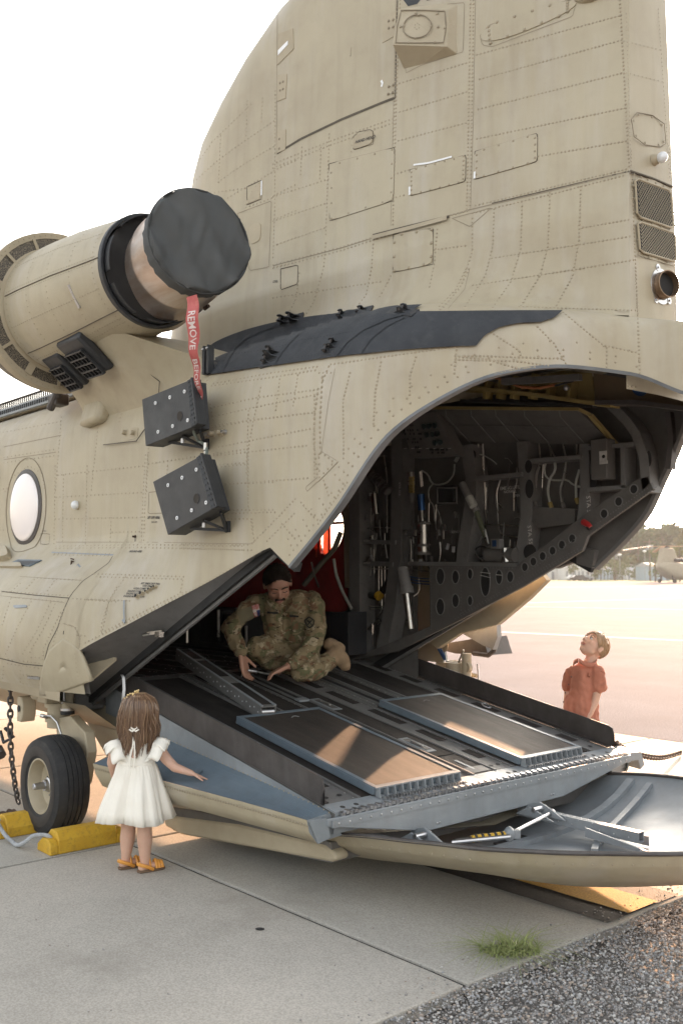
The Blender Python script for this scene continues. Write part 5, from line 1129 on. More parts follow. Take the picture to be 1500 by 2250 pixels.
# ================================================================== cabin interior
IY = 5.50
def ip(u, w, Y=IY): return at(u, w, Y=Y)
def ipoly(pts, Y, depth, name, mat, bevel=.003, parent=None, fn=None):
    return MB().prism([ip(*(fn(*p) if fn else p), Y) for p in pts], (0, depth, 0)).build(name, mat, parent or heli, smooth=False, bevel=bevel)
def itube(pts, r, mat, name='hydraulic_line', Y=IY, fn=None, n=6, parent=None, wob=0):
    P = [ip(*(fn(*p) if fn else p), Y+(wob*math.sin(i*2.1) if wob else 0)) for i, p in enumerate(pts)]
    Q = []
    for i in range(len(P)):       # softened corners
        if 0 < i < len(P)-1: Q += [lerp(P[i], P[i-1], min(.3, .02/max(.02, (P[i]-P[i-1]).length))), lerp(P[i], P[i+1], min(.3, .02/max(.02, (P[i]-P[i+1]).length)))]
        else: Q.append(P[i])
    return MB().tube(Q, r, n).build(name, mat, parent or heli)
z6 = lambda x, y: (720+x*.26667, 1200+y*.26667)
z7 = lambda x, y: (720+x*.26667, 880+y*.26667)
z4 = lambda x, y: (900+x*.4, 650+y*.4)
z5 = lambda x, y: (1020+x*.32, 800+y*.32)
# forward cabin: floor, walls, roof, bulkhead
MB().box((-8.6, 4.37, .86), (5.0, 2.50, .06)).build('cabin_floor', NONSK, heli, smooth=False)
for k in range(9): MB().box((-8.6, 3.3+k*.27, .894), (4.9, .025, .010)).build('floor_rail', DGREY, heli, smooth=False)
MB().box((-6.12, 4.37, .885), (.10, 2.5, .035)).build('floor_threshold', WGREY, heli, bevel=.004)
m = MB()
for k in range(40): m.dome((-6.12+random.uniform(-.03, .03), 3.2+k*.06, .903), (0, 0, 1), .006, n=5)
for k in range(90): m.dome((-6.3-random.random()*1.2, 3.2+random.random()*2.2, .901), (0, 0, 1), .006, n=5)
m.build('floor_studs', STEEL, heli, kind='stuff')
MB().box((-8.5, 4.37, 2.62), (5.4, 2.5, .05)).build('cabin_roof', DGREY, heli, smooth=False)
MB().box((-10.9, 4.37, 1.8), (.05, 2.5, 2.0)).build('cabin_bulkhead', DGREY, heli, smooth=False)
def wallhole(Y, x0, x1, z0, z1, r, name, mat, amp=0):
    N = 48; rows = []
    for j in range(9):
        t = j/8; row = []
        for k in range(N):
            a = 2*math.pi*k/N; c, s = math.cos(a), math.sin(a); cx, cz = WIN_S.x, 2.02
            bx_ = ((x1-cx) if c > 0 else (x0-cx))/c if abs(c) > 1e-6 else 1e9; bz_ = ((z1-cz) if s > 0 else (z0-cz))/s if abs(s) > 1e-6 else 1e9; R = min(abs(bx_), abs(bz_))
            q = lerp(r, R, t**1.5); x = cx+c*q; z = cz+s*q; row.append(Vector((x, Y+amp*noise.noise(Vector((x*2.5, z*1.2, 0)))-amp*.8*abs(math.sin(x*9)), z)))
        rows.append(row)
    m = MB(); m.grid(rows, close=True); return m.build(name, mat, heli, smooth=amp > 0)
wallhole(5.565, -10.9, -5.48, .5, 2.8, .23, 'cabin_wall', DGREY); wallhole(5.50, -9.5, -6.23, 1.30, 2.55, .235, 'quilted_liner', REDL, .03)
MB().box((-8.4, 3.055, 1.75), (4.9, .03, 1.8)).build('cabin_wall', DGREY, heli, smooth=False)
m = MB(); m.grid([[Vector((-9.5+.1*i, 3.09+.02*math.sin(i*1.7), lerp(1.2, 2.5, k/6))) for k in range(7)] for i in range(33)]); m.build('quilted_liner', REDL, heli)
m = MB(); m.grid([[Vector((-8.6, 3.1+.1*i, lerp(1.2, 2.5, k/6))) for k in range(7)] for i in range(25)]); m.build('quilted_liner', REDL, heli)
m = MB(); m.lathe((WIN_S.x, 5.53, 2.02), (0, -1, 0), [(0, .24), (.03, .25), (.035, .225), (0, .22)], 32, False, False); m.build('window_frame', REDL, heli)
MB().box((WIN_S.x-.14, 5.485, 2.0), (.16, .004, .46)).box((WIN_S.x+.02, 5.485, 1.92), (.10, .004, .3)).build('window_flap', REDT, heli, smooth=False)
for dx, w in ((-.09, .03), (.05, .018)): MB().box((WIN_S.x+dx, 5.48, 2.02), (w, .006, .6)).build('window_strap', REDL, heli, smooth=False)
MB().box((WIN_S.x, 5.475, 2.06), (.5, .006, .025)).build('window_strap', REDL, heli, smooth=False)
g = MB(); g.lathe((WIN_S.x, 5.60, 2.02), (0, 1, 0), [(0, .23), (.002, .23)], 32); mg, ng, lg, bgs = new_mat('far_window_pane'); bgs.inputs['Base Color'].default_value = (1, .93, .85, 1); bgs.inputs['Transmission Weight'].default_value = 1; bgs.inputs['Roughness'].default_value = .35; bgs.inputs['IOR'].default_value = 1.02; g.build('window_pane', mg, heli, label='far cabin window lit by the low sun')
ipoly([(752, 1085), (765, 1085), (768, 1290), (757, 1292)], 5.40, .03, 'liner_post', paint('beige_post', (.16, .13, .09), (.22, .18, .13), rough=.7, bump=0))
MB().tube([at(*q, Y=5.25) for q in ((748, 1170), (735, 1205), (700, 1245), (668, 1285))], .022, 6).build('webbing_strap', paint('webbing', (.12, .105, .075), (.17, .15, .11), rough=.9, bump=.2, scale=20), heli)
itube([(733, 1228), (738, 1262), (752, 1300), (772, 1338)], .013, WIREW, 'fuel_hose', Y=5.3); itube([(684, 1235), (690, 1262), (700, 1290)], .008, TUBEM, 'seat_tube', Y=5.2)
for u, v0, v1, Y in ((411, 1345, 1412, 3.9), (541, 1375, 1420, 4.6), (480, 1340, 1400, 4.6)): MB().tube([at(u, v0, Y=Y), at(u, v1, Y=Y)], .012, 8).build('seat_leg', TUBEM, heli)
for x, z in ((-7.6, 1.15), (-7.2, 1.12)): MB().box((x, 5.2, z), (.35, .4, .3)).build('stowed_seat', BLKR, heli, bevel=.02)
ipoly([(725, 1345), (765, 1345), (765, 1440), (725, 1440)], 5.2, .2, 'stowed_box', BLK)
# side structure around the ramp opening
def strip(pts, wpx, Y, dep, name, mat, fn=None):
    P = [fn(*p) if fn else p for p in pts]; L, R = [], []
    for i, p in enumerate(P):
        a = P[max(i-1, 0)]; b = P[min(i+1, len(P)-1)]; t = Vector((b[0]-a[0], b[1]-a[1])).normalized(); n = Vector((-t.y, t.x))*wpx/2
        L.append(ip(p[0]+n.x, p[1]+n.y, Y)); R.append(ip(p[0]-n.x, p[1]-n.y, Y))
    o = Vector((0, dep, 0)); m = MB(); m.grid([[p for p in L], [p for p in R]]); m.grid([L, [p+o for p in L]]); m.grid([R, [p+o for p in R]]); m.add([L[0], R[0], R[0]+o, L[0]+o], [(0, 1, 2, 3)]); m.add([L[-1], R[-1], R[-1]+o, L[-1]+o], [(0, 1, 2, 3)])
    return m.build(name, mat, heli, smooth=False)
strip([(778, 1040), (778, 1240), (780, 1435)], 22, 5.38, .17, 'frame_rib', WGREY); strip([(870, 900), (872, 1060), (868, 1220), (856, 1330), (838, 1425)], 24, 5.42, .14, 'frame_rib', WGREY)
strip([(1022, 978), (1034, 1050), (1032, 1110), (1018, 1190), (1012, 1250), (1012, 1330)], 24, 5.42, .14, 'frame_rib', WGREY)
strip([(1145, 970), (1152, 1050), (1154, 1130), (1140, 1245)], 22, 5.43, .13, 'frame_rib', WGREY); strip([(1282, 975), (1284, 1074), (1274, 1165)], 20, 5.43, .13, 'frame_rib', WGREY)
strip([(1338, 888), (1376, 926), (1396, 954), (1412, 1002), (1420, 1082)], 20, 5.40, .12, 'frame_rib', WGREY); strip([(1465, 905), (1472, 960), (1466, 1030)], 12, 5.35, .06, 'frame_rib', GUARD)
for a in ([(845, 962), (1015, 945)], [(1036, 1052), (1145, 1042)], [(1148, 1014), (1275, 1004)], [(1288, 985), (1392, 976)], [(1288, 1076), (1376, 1070)], [(895, 1238), (1135, 1241)], [(1366, 978), (1368, 1072)], [(785, 1190), (868, 1192)], [(785, 1238), (862, 1240)]):
    strip(a, 9, 5.41, .13, 'shelf_beam', WGREY)
# lower web with lightening holes
web = ipoly([(943, 1242), (1132, 1245), (1145, 1232), (1200, 1196), (1254, 1152), (1300, 1118), (1400, 1052), (1422, 1046), (1434, 1075), (1290, 1178), (1278, 1210), (1150, 1288), (1010, 1362), (870, 1432), (760, 1452), (800, 1436), (944, 1376)], 5.40, .03, 'sill_web', DGREY)
m = MB()
for (x0, y0), (x1, y1) in (((943, 1246), (1130, 1249)), ((1012, 1250), (1012, 1350)), ((947, 1250), (947, 1390)), ((1000, 1360), (1280, 1205)), ((1010, 1350), (1270, 1205)), ((1140, 1270), (1425, 1070)), ((1440, 1070), (1300, 1170))):
    for u, w in poly_px([(x0, y0), (x1, y1)], 7): m.dome(ip(u, w, 5.398), (0, -1, 0), .004, n=5)
m.build('web_rivets', WGREY, web, kind='stuff')
HO = [(*z6(925, 250), .042, .062), (*z6(1050, 255), .035, .05), (*z6(1170, 230), .026, .038), (*z6(1295, 295), .045, .105), (*z6(1408, 255), .03, .052), (*z6(1500, 252), .030, .040), (*z6(925, 500), .042, .062), (*z6(1050, 450), .035, .050), (*z6(1170, 450), .025, .036)]
HO += [(*z4(x, y), .028, .030) for x, y in ((630, 1490), (677, 1460), (728, 1430), (782, 1400), (833, 1367), (890, 1333), (1065, 1197), (1145, 1130), (1228, 1062))]
for u, w, a, b in HO:
    c = ip(u, w, 5.398); ring = [c+Vector((a*math.cos(t), 0, b*math.sin(t))) for t in [2*math.pi*k/20 for k in range(20)]]
    MB().tube(ring, .004, 5, closed=True).build('hole_flange', WGREY, web); mm = MB(); mm.add([p+Vector((0, .0005, 0)) for p in ring], [tuple(range(20))]); mm.build('lightening_hole', BLKR, web, smooth=False)
for x0, y0, x1, y1 in ((1255, 215, 1335, 225), (1255, 240, 1335, 260), (1385, 235, 1430, 240)): itube([z6(x0, y0), z6(x1, y1)], .003, WIREW, 'pipe_glimpse', Y=5.39, parent=web)
# overhead panel with ribs and primer edge
tl, tr, br, bl = at(925, 896, Y=5.2), at(1268, 900, Y=5.2), at(1345, 978, Y=5.48), at(975, 970, Y=5.48)
m = MB(); m.hexa([p+Vector((0, .03, .01)) for p in (tl, tr, br, bl)]+[tl, tr, br, bl]); op = m.build('overhead_panel', DGREY, heli, smooth=False)
def opp(u, w, lf=.0):
    t = (w-897)/(975-897); Y = lerp(5.2, 5.48, t)-.006-lf; return at(u, w, Y=Y)
for u in (930, 978, 1033, 1087, 1150, 1228): MB().tube([opp(u, 898), opp(u+2, 915), opp(u+26, 942), opp(u+54, 973)], .004, 5).build('panel_rib', WGREY, op)
MB().bar(opp(925, 896), opp(1270, 899), .02, .02).build('primer_edge', PRIMER, op, smooth=False); MB().bar(opp(1270, 899), opp(1296, 912), .025, .02).build('primer_edge', PRIMER, op, smooth=False); MB().bar(opp(1296, 912), opp(1352, 976), .03, .02).build('primer_edge', PRIMER, op, smooth=False)
MB().bar(opp(960, 934), opp(1295, 938), .008, .006).build('panel_rib', DGREY, op, smooth=False)
# breaker and gauge panel
q = [at(880, 918, Y=5.20), at(955, 905, Y=5.20), at(1003, 1000, Y=5.32), at(903, 1006, Y=5.32)]
m = MB(); m.hexa([p+Vector((0, .12, 0)) for p in (q[3], q[2], q[1], q[0])]+[q[3], q[2], q[1], q[0]]); gp = m.build('gauge_panel', DGREY, heli, bevel=.004)
def gq(x, y):
    u, w = z7(x, y); t = (w-910)/95; return at(u, w, Y=lerp(5.20, 5.32, t)-.004)
for x, y in ((790, 215), (833, 210), (880, 205), (812, 283), (860, 278), (900, 272), (880, 348), (925, 343)):
    MB().lathe(gq(x, y), (0, -1, -.35), [(-.004, .022), (.008, .022), (.010, .018)], 16).build('gauge', paint('gauge_face', (.012, .02, .02), (.02, .035, .032), rough=.3, bump=0) if x == 790 else bpy.data.materials['gauge_face'], gp)
for y, xs in ((205, (660, 685, 700)), (245, (630, 660, 680, 700, 740)), (275, (640, 680, 710, 750, 765)), (318, (660, 705, 718, 765)), (345, (700, 720, 740)), (385, (725, 745)), (425, (740, 755)), (405, (845, 860, 890, 905, 935, 950, 980)), (430, (860, 908, 940, 955))):
    for x in xs: MB().box(gq(x, y), (.012, .010, .016)).build('breaker', BLKR, gp, smooth=False)
m = MB()
for x in range(640, 1010, 60): m.box(gq(x, 395)+Vector((0, -.001, 0)), (.03, .002, .003))
m.build('panel_print', DECALW, gp, smooth=False)
# actuators, pump, hoses and lines
def cyl(a, b, r0, r1, mat, name, Y=5.3, n=14): return MB().tube([ip(*a, Y), ip(*b, Y)], [r0, r1], n).build(name, mat, heli)
cyl((1014, 1062), (1046, 1125), .026, .028, WGREY, 'lift_strut'); cyl((1046, 1125), (1066, 1180), .020, .018, paint('olive_strut', (.07, .08, .05), (.10, .11, .07), rough=.4, scale=9, bump=0), 'lift_strut')
MB().tube([ip(1030, 1092, 5.26), ip(1040, 1112, 5.26)], .030, 12).build('strut_placard', WIREW, heli); cyl((1064, 1165), (1072, 1195), .016, .012, TUBEM, 'strut_end')
cyl((882, 1248), (893, 1300), .046, .048, WGREY, 'ramp_actuator', 5.25); cyl((891, 1290), (893, 1304), .056, .056, WGREY, 'actuator_collar', 5.25); cyl((892, 1300), (902, 1382), .030, .026, TUBEM, 'actuator_rod', 5.25)
cyl((929, 1150), (930, 1216), .046, .046, TUBEM, 'hydraulic_reservoir', 5.35, 20)
for w in (1150, 1198, 1216): cyl((929.5, w-3), (929.5, w+3), .056, .056, DGREY, 'reservoir_clamp', 5.35, 18)
cyl((924, 1086), (926, 1122), .028, .028, BLUEF, 'blue_filter', 5.35); cyl((926, 1122), (927, 1145), .018, .022, TUBEM, 'pipe_union', 5.35); cyl((902, 1038), (904, 1066), .028, .024, TUBEM, 'spring_valve', 5.35); cyl((903, 1066), (905, 1105), .03, .02, DGREY, 'spring_valve', 5.35)
for k in range(6): cyl((900, 1050+k*6), (908, 1050+k*6), .012, .012, PRIMER, 'spring_coil', 5.32, 8)
cyl((812, 1040), (852, 1082), .034, .030, DGREY, 'corrugated_duct', 5.35)
for k in range(6): cyl((815+k*7, 1041+k*7), (818+k*7, 1044+k*7), .042, .042, GUARD, 'duct_ring', 5.35, 12)
cyl((822, 1085), (826, 1130), .030, .022, TUBEM, 'valve_body', 5.36)
TL_ = [[(797, 1045), (801, 1180), (802, 1240)], [(806, 1048), (808, 1185), (812, 1190)], [(800, 1050), (799, 1150), (806, 1200)], [(816, 1160), (812, 1110), (820, 1080)], [(866, 960), (880, 1000), (884, 1022)], [(886, 962), (880, 992), (884, 1024)], [(843, 1000), (850, 1050), (850, 1170)],
       [(942, 1105), (941, 1160)], [(958, 1108), (956, 1150), (960, 1180)], [(974, 1154), (974, 1184)], [(922, 1036), (925, 1070)], [(925, 1034), (928, 1068)], [(1050, 975), (1051, 1050)], [(1060, 975), (1063, 1052)], [(1053, 1060), (1068, 1140), (1070, 1152)], [(1064, 1060), (1066, 1120)], [(1098, 1054), (1090, 1082), (1095, 1168), (1110, 1178), (1145, 1181)], [(1128, 1080), (1128, 1122)],
       [(1065, 1170), (1040, 1205), (1046, 1220), (1060, 1232)], [(1130, 1210), (1140, 1180)], [(900, 1216), (901, 1236)], [(925, 1216), (926, 1236)], [(935, 1216), (936, 1238)], [(880, 1150), (878, 1170), (895, 1180), (915, 1182)], [(800, 1158), (862, 1160)], [(1046, 1152), (1140, 1155)]]
for a in TL_: itube(a, .0055, TUBEM, wob=.02)
TL2 = [[(785, 1258), (808, 1250), (860, 1250)], [(785, 1262), (784, 1360), (802, 1375)], [(790, 1262), (790, 1340), (786, 1366), (800, 1392)], [(832, 1240), (832, 1300), (834, 1325)], [(838, 1245), (839, 1340), (832, 1352)], [(845, 1245), (846, 1335)], [(851, 1300), (851, 1350)], [(796, 1365), (796, 1342), (808, 1332), (855, 1333)], [(800, 1360), (800, 1345), (812, 1338), (855, 1338)], [(800, 1375), (806, 1400)], [(829, 1372), (840, 1362), (855, 1364)], [(818, 1386), (819, 1420)], [(893, 1250), (942, 1256)], [(920, 1270), (922, 1300), (908, 1310)], [(925, 1245), (925, 1258)], [(903, 1260), (904, 1245)], [(764, 1400), (768, 1420), (766, 1435)], [(756, 1385), (756, 1425)]]
for a in TL2: itube(a, .005, TUBEM, wob=.02)
cyl((818, 1370), (818, 1392), .018, .014, TUBEM, 'check_valve'); cyl((808, 1382), (832, 1362), .010, .010, TUBEM, 'check_valve'); MB().ball(ip(797, 1387, 5.4), .016, 10, 6).build('yellow_fitting', YEL, heli)
itube([(792, 1305), (815, 1308), (832, 1312), (850, 1285), (862, 1262)], .030, BLKR, 'black_hose', n=10); cyl((829, 1306), (835, 1312), .036, .036, YEL, 'hose_band', 5.46, 12)
for o_ in ((0, 0), (3, 6), (-2, 12)): itube([(895+o_[0], 1266+o_[1]), (915, 1270+o_[1]), (942, 1272+o_[1])], .005, BLUEF, 'blue_line')
itube([(926, 1034), (940, 1042), (947, 1062), (960, 1066), (980, 1062), (990, 1052), (997, 1040), (998, 1020)], .007, WIREW, 'wire_loom'); itube([(950, 1064), (940, 1075), (942, 1100), (952, 1110), (955, 1140), (956, 1152)], .006, WIREW, 'wire_loom'); itube([(1000, 972), (1006, 985), (1007, 1002), (1000, 1014)], .014, WIREW, 'wire_loom'); itube([(1032, 1002), (1058, 998), (1082, 1012), (1090, 1020)], .005, WIREW, 'wire_loom'); itube([(955, 1110), (965, 1130), (970, 1152)], .004, WIREW, 'wire_loom')
MB().box(ip(981, 1088, 5.45), (.18, .05, .14)).build('screen_box', BLKR, heli, bevel=.006); m = MB(); m.tube([ip(u, w, 5.42) for u, w in ((960, 1072), (1002, 1072), (1003, 1106), (961, 1106))], .008, 5, closed=True); m.build('screen_bezel', WGREY, heli)
# hoses into the fuel sump, white loop, sump box
ipoly([(1152, 1128), (1170, 1112), (1262, 1118), (1260, 1150), (1180, 1160)], 5.45, .05, 'sump_box', DGREY)
for a, mt in (([(1186, 1020), (1178, 1038), (1175, 1075), (1175, 1102)], TUBEM), ([(1218, 1016), (1220, 1034), (1206, 1052), (1202, 1080), (1207, 1104)], WIREW), ([(1244, 1014), (1238, 1050), (1230, 1075), (1234, 1104)], TUBEM), ([(1272, 1032), (1264, 1060), (1265, 1095)], WIREW)):
    itube(a, .0095, mt, 'fuel_line', n=8); e = a[-1]; cyl(e, (e[0]+4, e[1]+12), .016, .014, DGREY if mt is TUBEM else PRIMER, 'hose_fitting', 5.46, 8)
itube([(1198, 1018), (1194, 1034), (1200, 1052), (1222, 1056), (1245, 1053), (1258, 1066), (1276, 1070)], .007, WIREW, 'wire_loom'); itube([(1192, 1020), (1190, 1072)], .004, TUBEM)
for a in ([(1183, 975), (1186, 1005)], [(1204, 975), (1218, 1004)], [(1210, 1002), (1207, 980)], [(1235, 975), (1242, 1004)], [(1266, 975), (1266, 998)]): itube(a, .006, TUBEM)
MB().box(ip(1324, 1010, 5.40), (.12, .10, .26)).build('control_box', DGREY, heli, bevel=.006); MB().box(ip(1324, 1003, 5.345), (.055, .004, .07)).build('box_placard', DECALW, heli, smooth=False); MB().lathe(ip(1325, 1003, 5.342), (0, -1, 0), [(0, .012), (.002, .012)], 12).build('placard_dot', BLKR, heli)
MB().box(ip(1325, 1016, 5.345), (.06, .004, .02)).build('box_placard', DECALW, heli, smooth=False)
itube([(1302, 1056), (1312, 1050), (1330, 1042)], .009, YEL, 'yellow_lever'); MB().lathe(ip(1298, 1058, 5.44), (0, -1, 0), [(0, .05), (.004, .05)], 18).build('round_port', BLKR, heli); MB().lathe(ip(1036, 1000, 5.44), (0, -1, 0), [(0, .04), (.004, .04)], 18).build('round_port', BLKR, heli)
for u, w, a, b in ((1160, 1025, .03, .045), (1162, 1074, .035, .065), (1424, 1008, .02, .05), (1163, 1213, .055, .055)):
    c = ip(u, w, 5.405); m = MB(); m.add([c+Vector((a*math.cos(t), 0, b*math.sin(t))) for t in [2*math.pi*k/18 for k in range(18)]], [tuple(range(18))]); m.build('lightening_hole', BLKR, heli, smooth=False)
MB().tube([ip(1281, 1147, 5.36), ip(1292, 1153, 5.34), ip(1297, 1158, 5.34)], [.022, .018, .012], 10).build('red_handle', paint('red_plastic', (.35, .02, .02), (.45, .03, .03), rough=.4, bump=0), heli); MB().ball(ip(1294, 1158, 5.35), .022, 10, 8).build('handle_pivot', BLKR, heli)
ipoly([(1076, 1184), (1096, 1184), (1097, 1206), (1077, 1206)], 5.35, .05, 'valve_block', WGREY); MB().box(ip(1085, 1194, 5.345), (.035, .003, .045)).build('block_label', BLUEF, heli, smooth=False)
cyl((1070, 1218), (1132, 1220), .05, .05, DGREY, 'winch_motor', 5.4, 16); cyl((1108, 1205), (1112, 1235), .03, .03, TUBEM, 'motor_bracket', 5.38, 10)
itube([(1040, 1212), (1050, 1200), (1068, 1202), (1072, 1215), (1058, 1225), (1042, 1218)], .006, BLKR, 'cable_loop')
rnd = random.Random(3)
for k in range(26):        # small unions, clips and valves between the lines
    u = rnd.choice([rnd.uniform(788, 862), rnd.uniform(885, 1000)]); w = rnd.uniform(1080, 1235); r_ = rnd.uniform(.007, .016)
    MB().tube([ip(u, w, 5.43), ip(u+rnd.uniform(-4, 4), w+rnd.uniform(6, 14), 5.43)], r_, 8).build('pipe_fitting', rnd.choice([TUBEM, TUBEM, DGREY, GUARD, STEEL]), heli)
for k in range(14):
    u = rnd.uniform(788, 858); w = rnd.uniform(1050, 1220); itube([(u, w), (u+rnd.uniform(-3, 3), w+rnd.uniform(25, 60)), (u+rnd.uniform(-10, 10), w+rnd.uniform(60, 80))], .004, rnd.choice([TUBEM, DGREY, WIREW]))
for k in range(46):
    u = rnd.choice([rnd.uniform(885, 1010), rnd.uniform(1042, 1140), rnd.uniform(788, 860)]); w = rnd.uniform(985, 1190) if u > 1040 else rnd.uniform(1070, 1200); v_ = rnd.random() < .7
    P = [(u, w), (u+rnd.uniform(-2, 2), w+rnd.uniform(20, 45)), (u+rnd.uniform(-9, 9), w+rnd.uniform(46, 60))] if v_ else [(u, w), (u+rnd.uniform(6, 14), w+rnd.uniform(-3, 3)), (u+rnd.uniform(12, 20), w+rnd.uniform(4, 16))]
    itube(P, rnd.uniform(.0022, .0045), rnd.choice([TUBEM, DGREY, WGREY, GUARD, TUBEM]), 'thin_pipe', Y=rnd.uniform(5.42, 5.52))
# stencilled station marks
def itext(body, u, w, size, Y=5.40, rot=0, mat=DECALW):
    d = Vector((math.cos(rot), 0, -math.sin(rot))); up = Vector((math.sin(rot), 0, math.cos(rot))); return text(body, ip(u, w, Y), d, up, size, mat, heli, bold=.0004)
itext('STA 576.0', 1287, 1090, .045, 5.425, R_(86)); itext('STA 556.0', 1158, 1155, .045, 5.425, R_(84)); itext('STA 515', 876, 1060, .03, 5.415, R_(90)); itext('EMERG.UTIL.PRESS', 1098, 1077, .034, 5.50); itext('NORMAL', 1106, 1084, .028, 5.50); itext('OPEN', 1126, 1092, .024, 5.50); itext('RESERVOIR', 985, 1172, .026, 5.5); itext('FILTER 1', 798, 1190, .022, 5.40); itext('FILTER 2', 798, 1239, .022, 5.40)
# primed structure above the overhead panel
cz = ipoly([(1020, 862), (1075, 822), (1140, 806), (1300, 820), (1306, 886), (1290, 884), (1200, 872)], 5.18, .03, 'primer_bay', PRIMER)
ipoly([(1302, 820), (1500, 850), (1530, 905), (1420, 892), (1306, 884)], 5.16, .03, 'tail_bay', paint('tail_bay_brown', (.16, .11, .06), (.21, .15, .085), rough=.6, bump=.05, scale=4))
for a in (1070, 1100, 1130, 1170, 1208, 1255): strip([(a, 820), (a-8, 876)], 7, 5.10, .07, 'bay_rib', PRIMER)
strip([(1020, 850), (1180, 868), (1300, 886), (1340, 890)], 8, 5.08, .10, 'bay_beam', PRIMER); strip([(1010, 880), (1300, 892)], 6, 5.12, .05, 'bay_beam', BLKR); strip([(1305, 884), (1400, 884), (1520, 900)], 10, 5.05, .10, 'bay_beam', GUARD)
itube([(1088, 830), (1110, 836), (1140, 850), (1180, 853), (1218, 846)], .009, ORHOSE, 'orange_hose', Y=5.05); itube([(1218, 848), (1240, 842), (1258, 838)], .006, BLKR, 'cable_loop', Y=5.04); MB().ball(ip(1243, 852, 5.05), .02, 8, 6).build('connector', STEEL, heli)
strip([(1100, 838), (1180, 834), (1270, 828)], 14, 5.0, .04, 'bay_cover', WGREY)
MB().lathe(ip(1405, 852, 5.1), (0, -1, -.6), [(0, .05), (.01, .05)], 18).build('drain_port', BLUEF, heli)
# ================================================================== landing gear and ground gear
def wheel(cx, y0, sgn, px=None):
    c = Vector((cx, y0, .305)); w = .23
    tp = []
    for t in np.linspace(0, 1, 33):
        y = w*(t-.5); e = abs(t-.5)*2; r = .305-.028*e**2.4-.05*max(0, e-.8)**1.2*3
        for g in (.2, .4, .6, .8):
            if abs(t-g) < .012: r -= .008
        tp.append((y, r))
    # denser grooves
    prof = [(-w*.42, .165), (-w*.47, .185), (-w*.5, .215), (-w*.49, .245), (-w*.455, .268)]
    ys = [-.44, -.40, -.30]
    body_ = []
    for g in (-.20, -.07, .07, .20): body_ += [(g*w-.004, 0), (g*w-.0035, -.008), (g*w+.0035, -.008), (g*w+.004, 0)]
    def rr(y): e = abs(y)/(w/2); return .305-.03*e**2.6
    allp = sorted([(y*w, 0) for y in (-.44, -.38, -.3, -.13, 0, .13, .3, .38, .44)]+body_)
    prof += [(y, rr(y)+d) for y, d in allp]
    prof += [(w*.455, .268), (w*.49, .245), (w*.5, .215), (w*.47, .185), (w*.42, .165)]
    g = thing('landing_wheel', c); g.name = 'landing_wheel'; setp2(g, heli)
    o = MB(); o.lathe(c, (0, 1, 0), prof, 72, False, False); t_ = o.build('tyre', TYRE, g, ang=30)
    o = MB(); o.lathe(c, (0, 1, 0), [(-w*.485, .185), (-w*.505, .20), (-w*.507, .225), (-w*.497, .245)], 72, False, False); o.build('tyre_sidewall', TYRES, g)
    o = MB(); o.lathe(c, (0, 1, 0), [(-w*.40, .172), (-w*.44, .170), (-w*.44, .160), (-w*.34, .150), (-w*.10, .140), (-w*.02, .10), (-w*.05, .06), (-w*.12, .05)], 48, False, True); o.build('rim', TAN2, g, ang=30)
    o = MB(); o.lathe(c, (0, 1, 0), [(w*.42, .172), (w*.3, .14), (w*.3, .02)], 32, False, False); o.build('rim', TAN2, g)
    o = MB(); o.lathe(c, (0, 1, 0), [(-w*.12, .048), (-w*.2, .046), (-w*.22, .036), (-w*.3, .034), (-w*.3, .022), (-w*.58, .020), (-w*.60, .016)], 24, False, True); o.build('hub', STEEL, g)
    for k in range(9):
        a = 2*math.pi*k/9; MB().tube([c+Vector((.085*math.cos(a), -w*.06, .085*math.sin(a))), c+Vector((.085*math.cos(a), -w*.02, .085*math.sin(a)))], .008, 6).build('rim_bolt', DGREY, g)
    v = c+Vector((.06, -w*.12, -.09)); MB().tube([v, v+Vector((.004, -.03, .002))], .007, 8).build('tyre_valve', YEL, g); MB().tube([v+Vector((.01, .0, -.02)), v+Vector((.025, -.005, -.05))], .006, 8).build('tyre_valve', BLKR, g)
    return g
def setp2(g, p):
    wm = g.matrix_basis.copy(); setp(g, p); g.matrix_basis = wm
lw = wheel(-5.90, 2.74, 1)
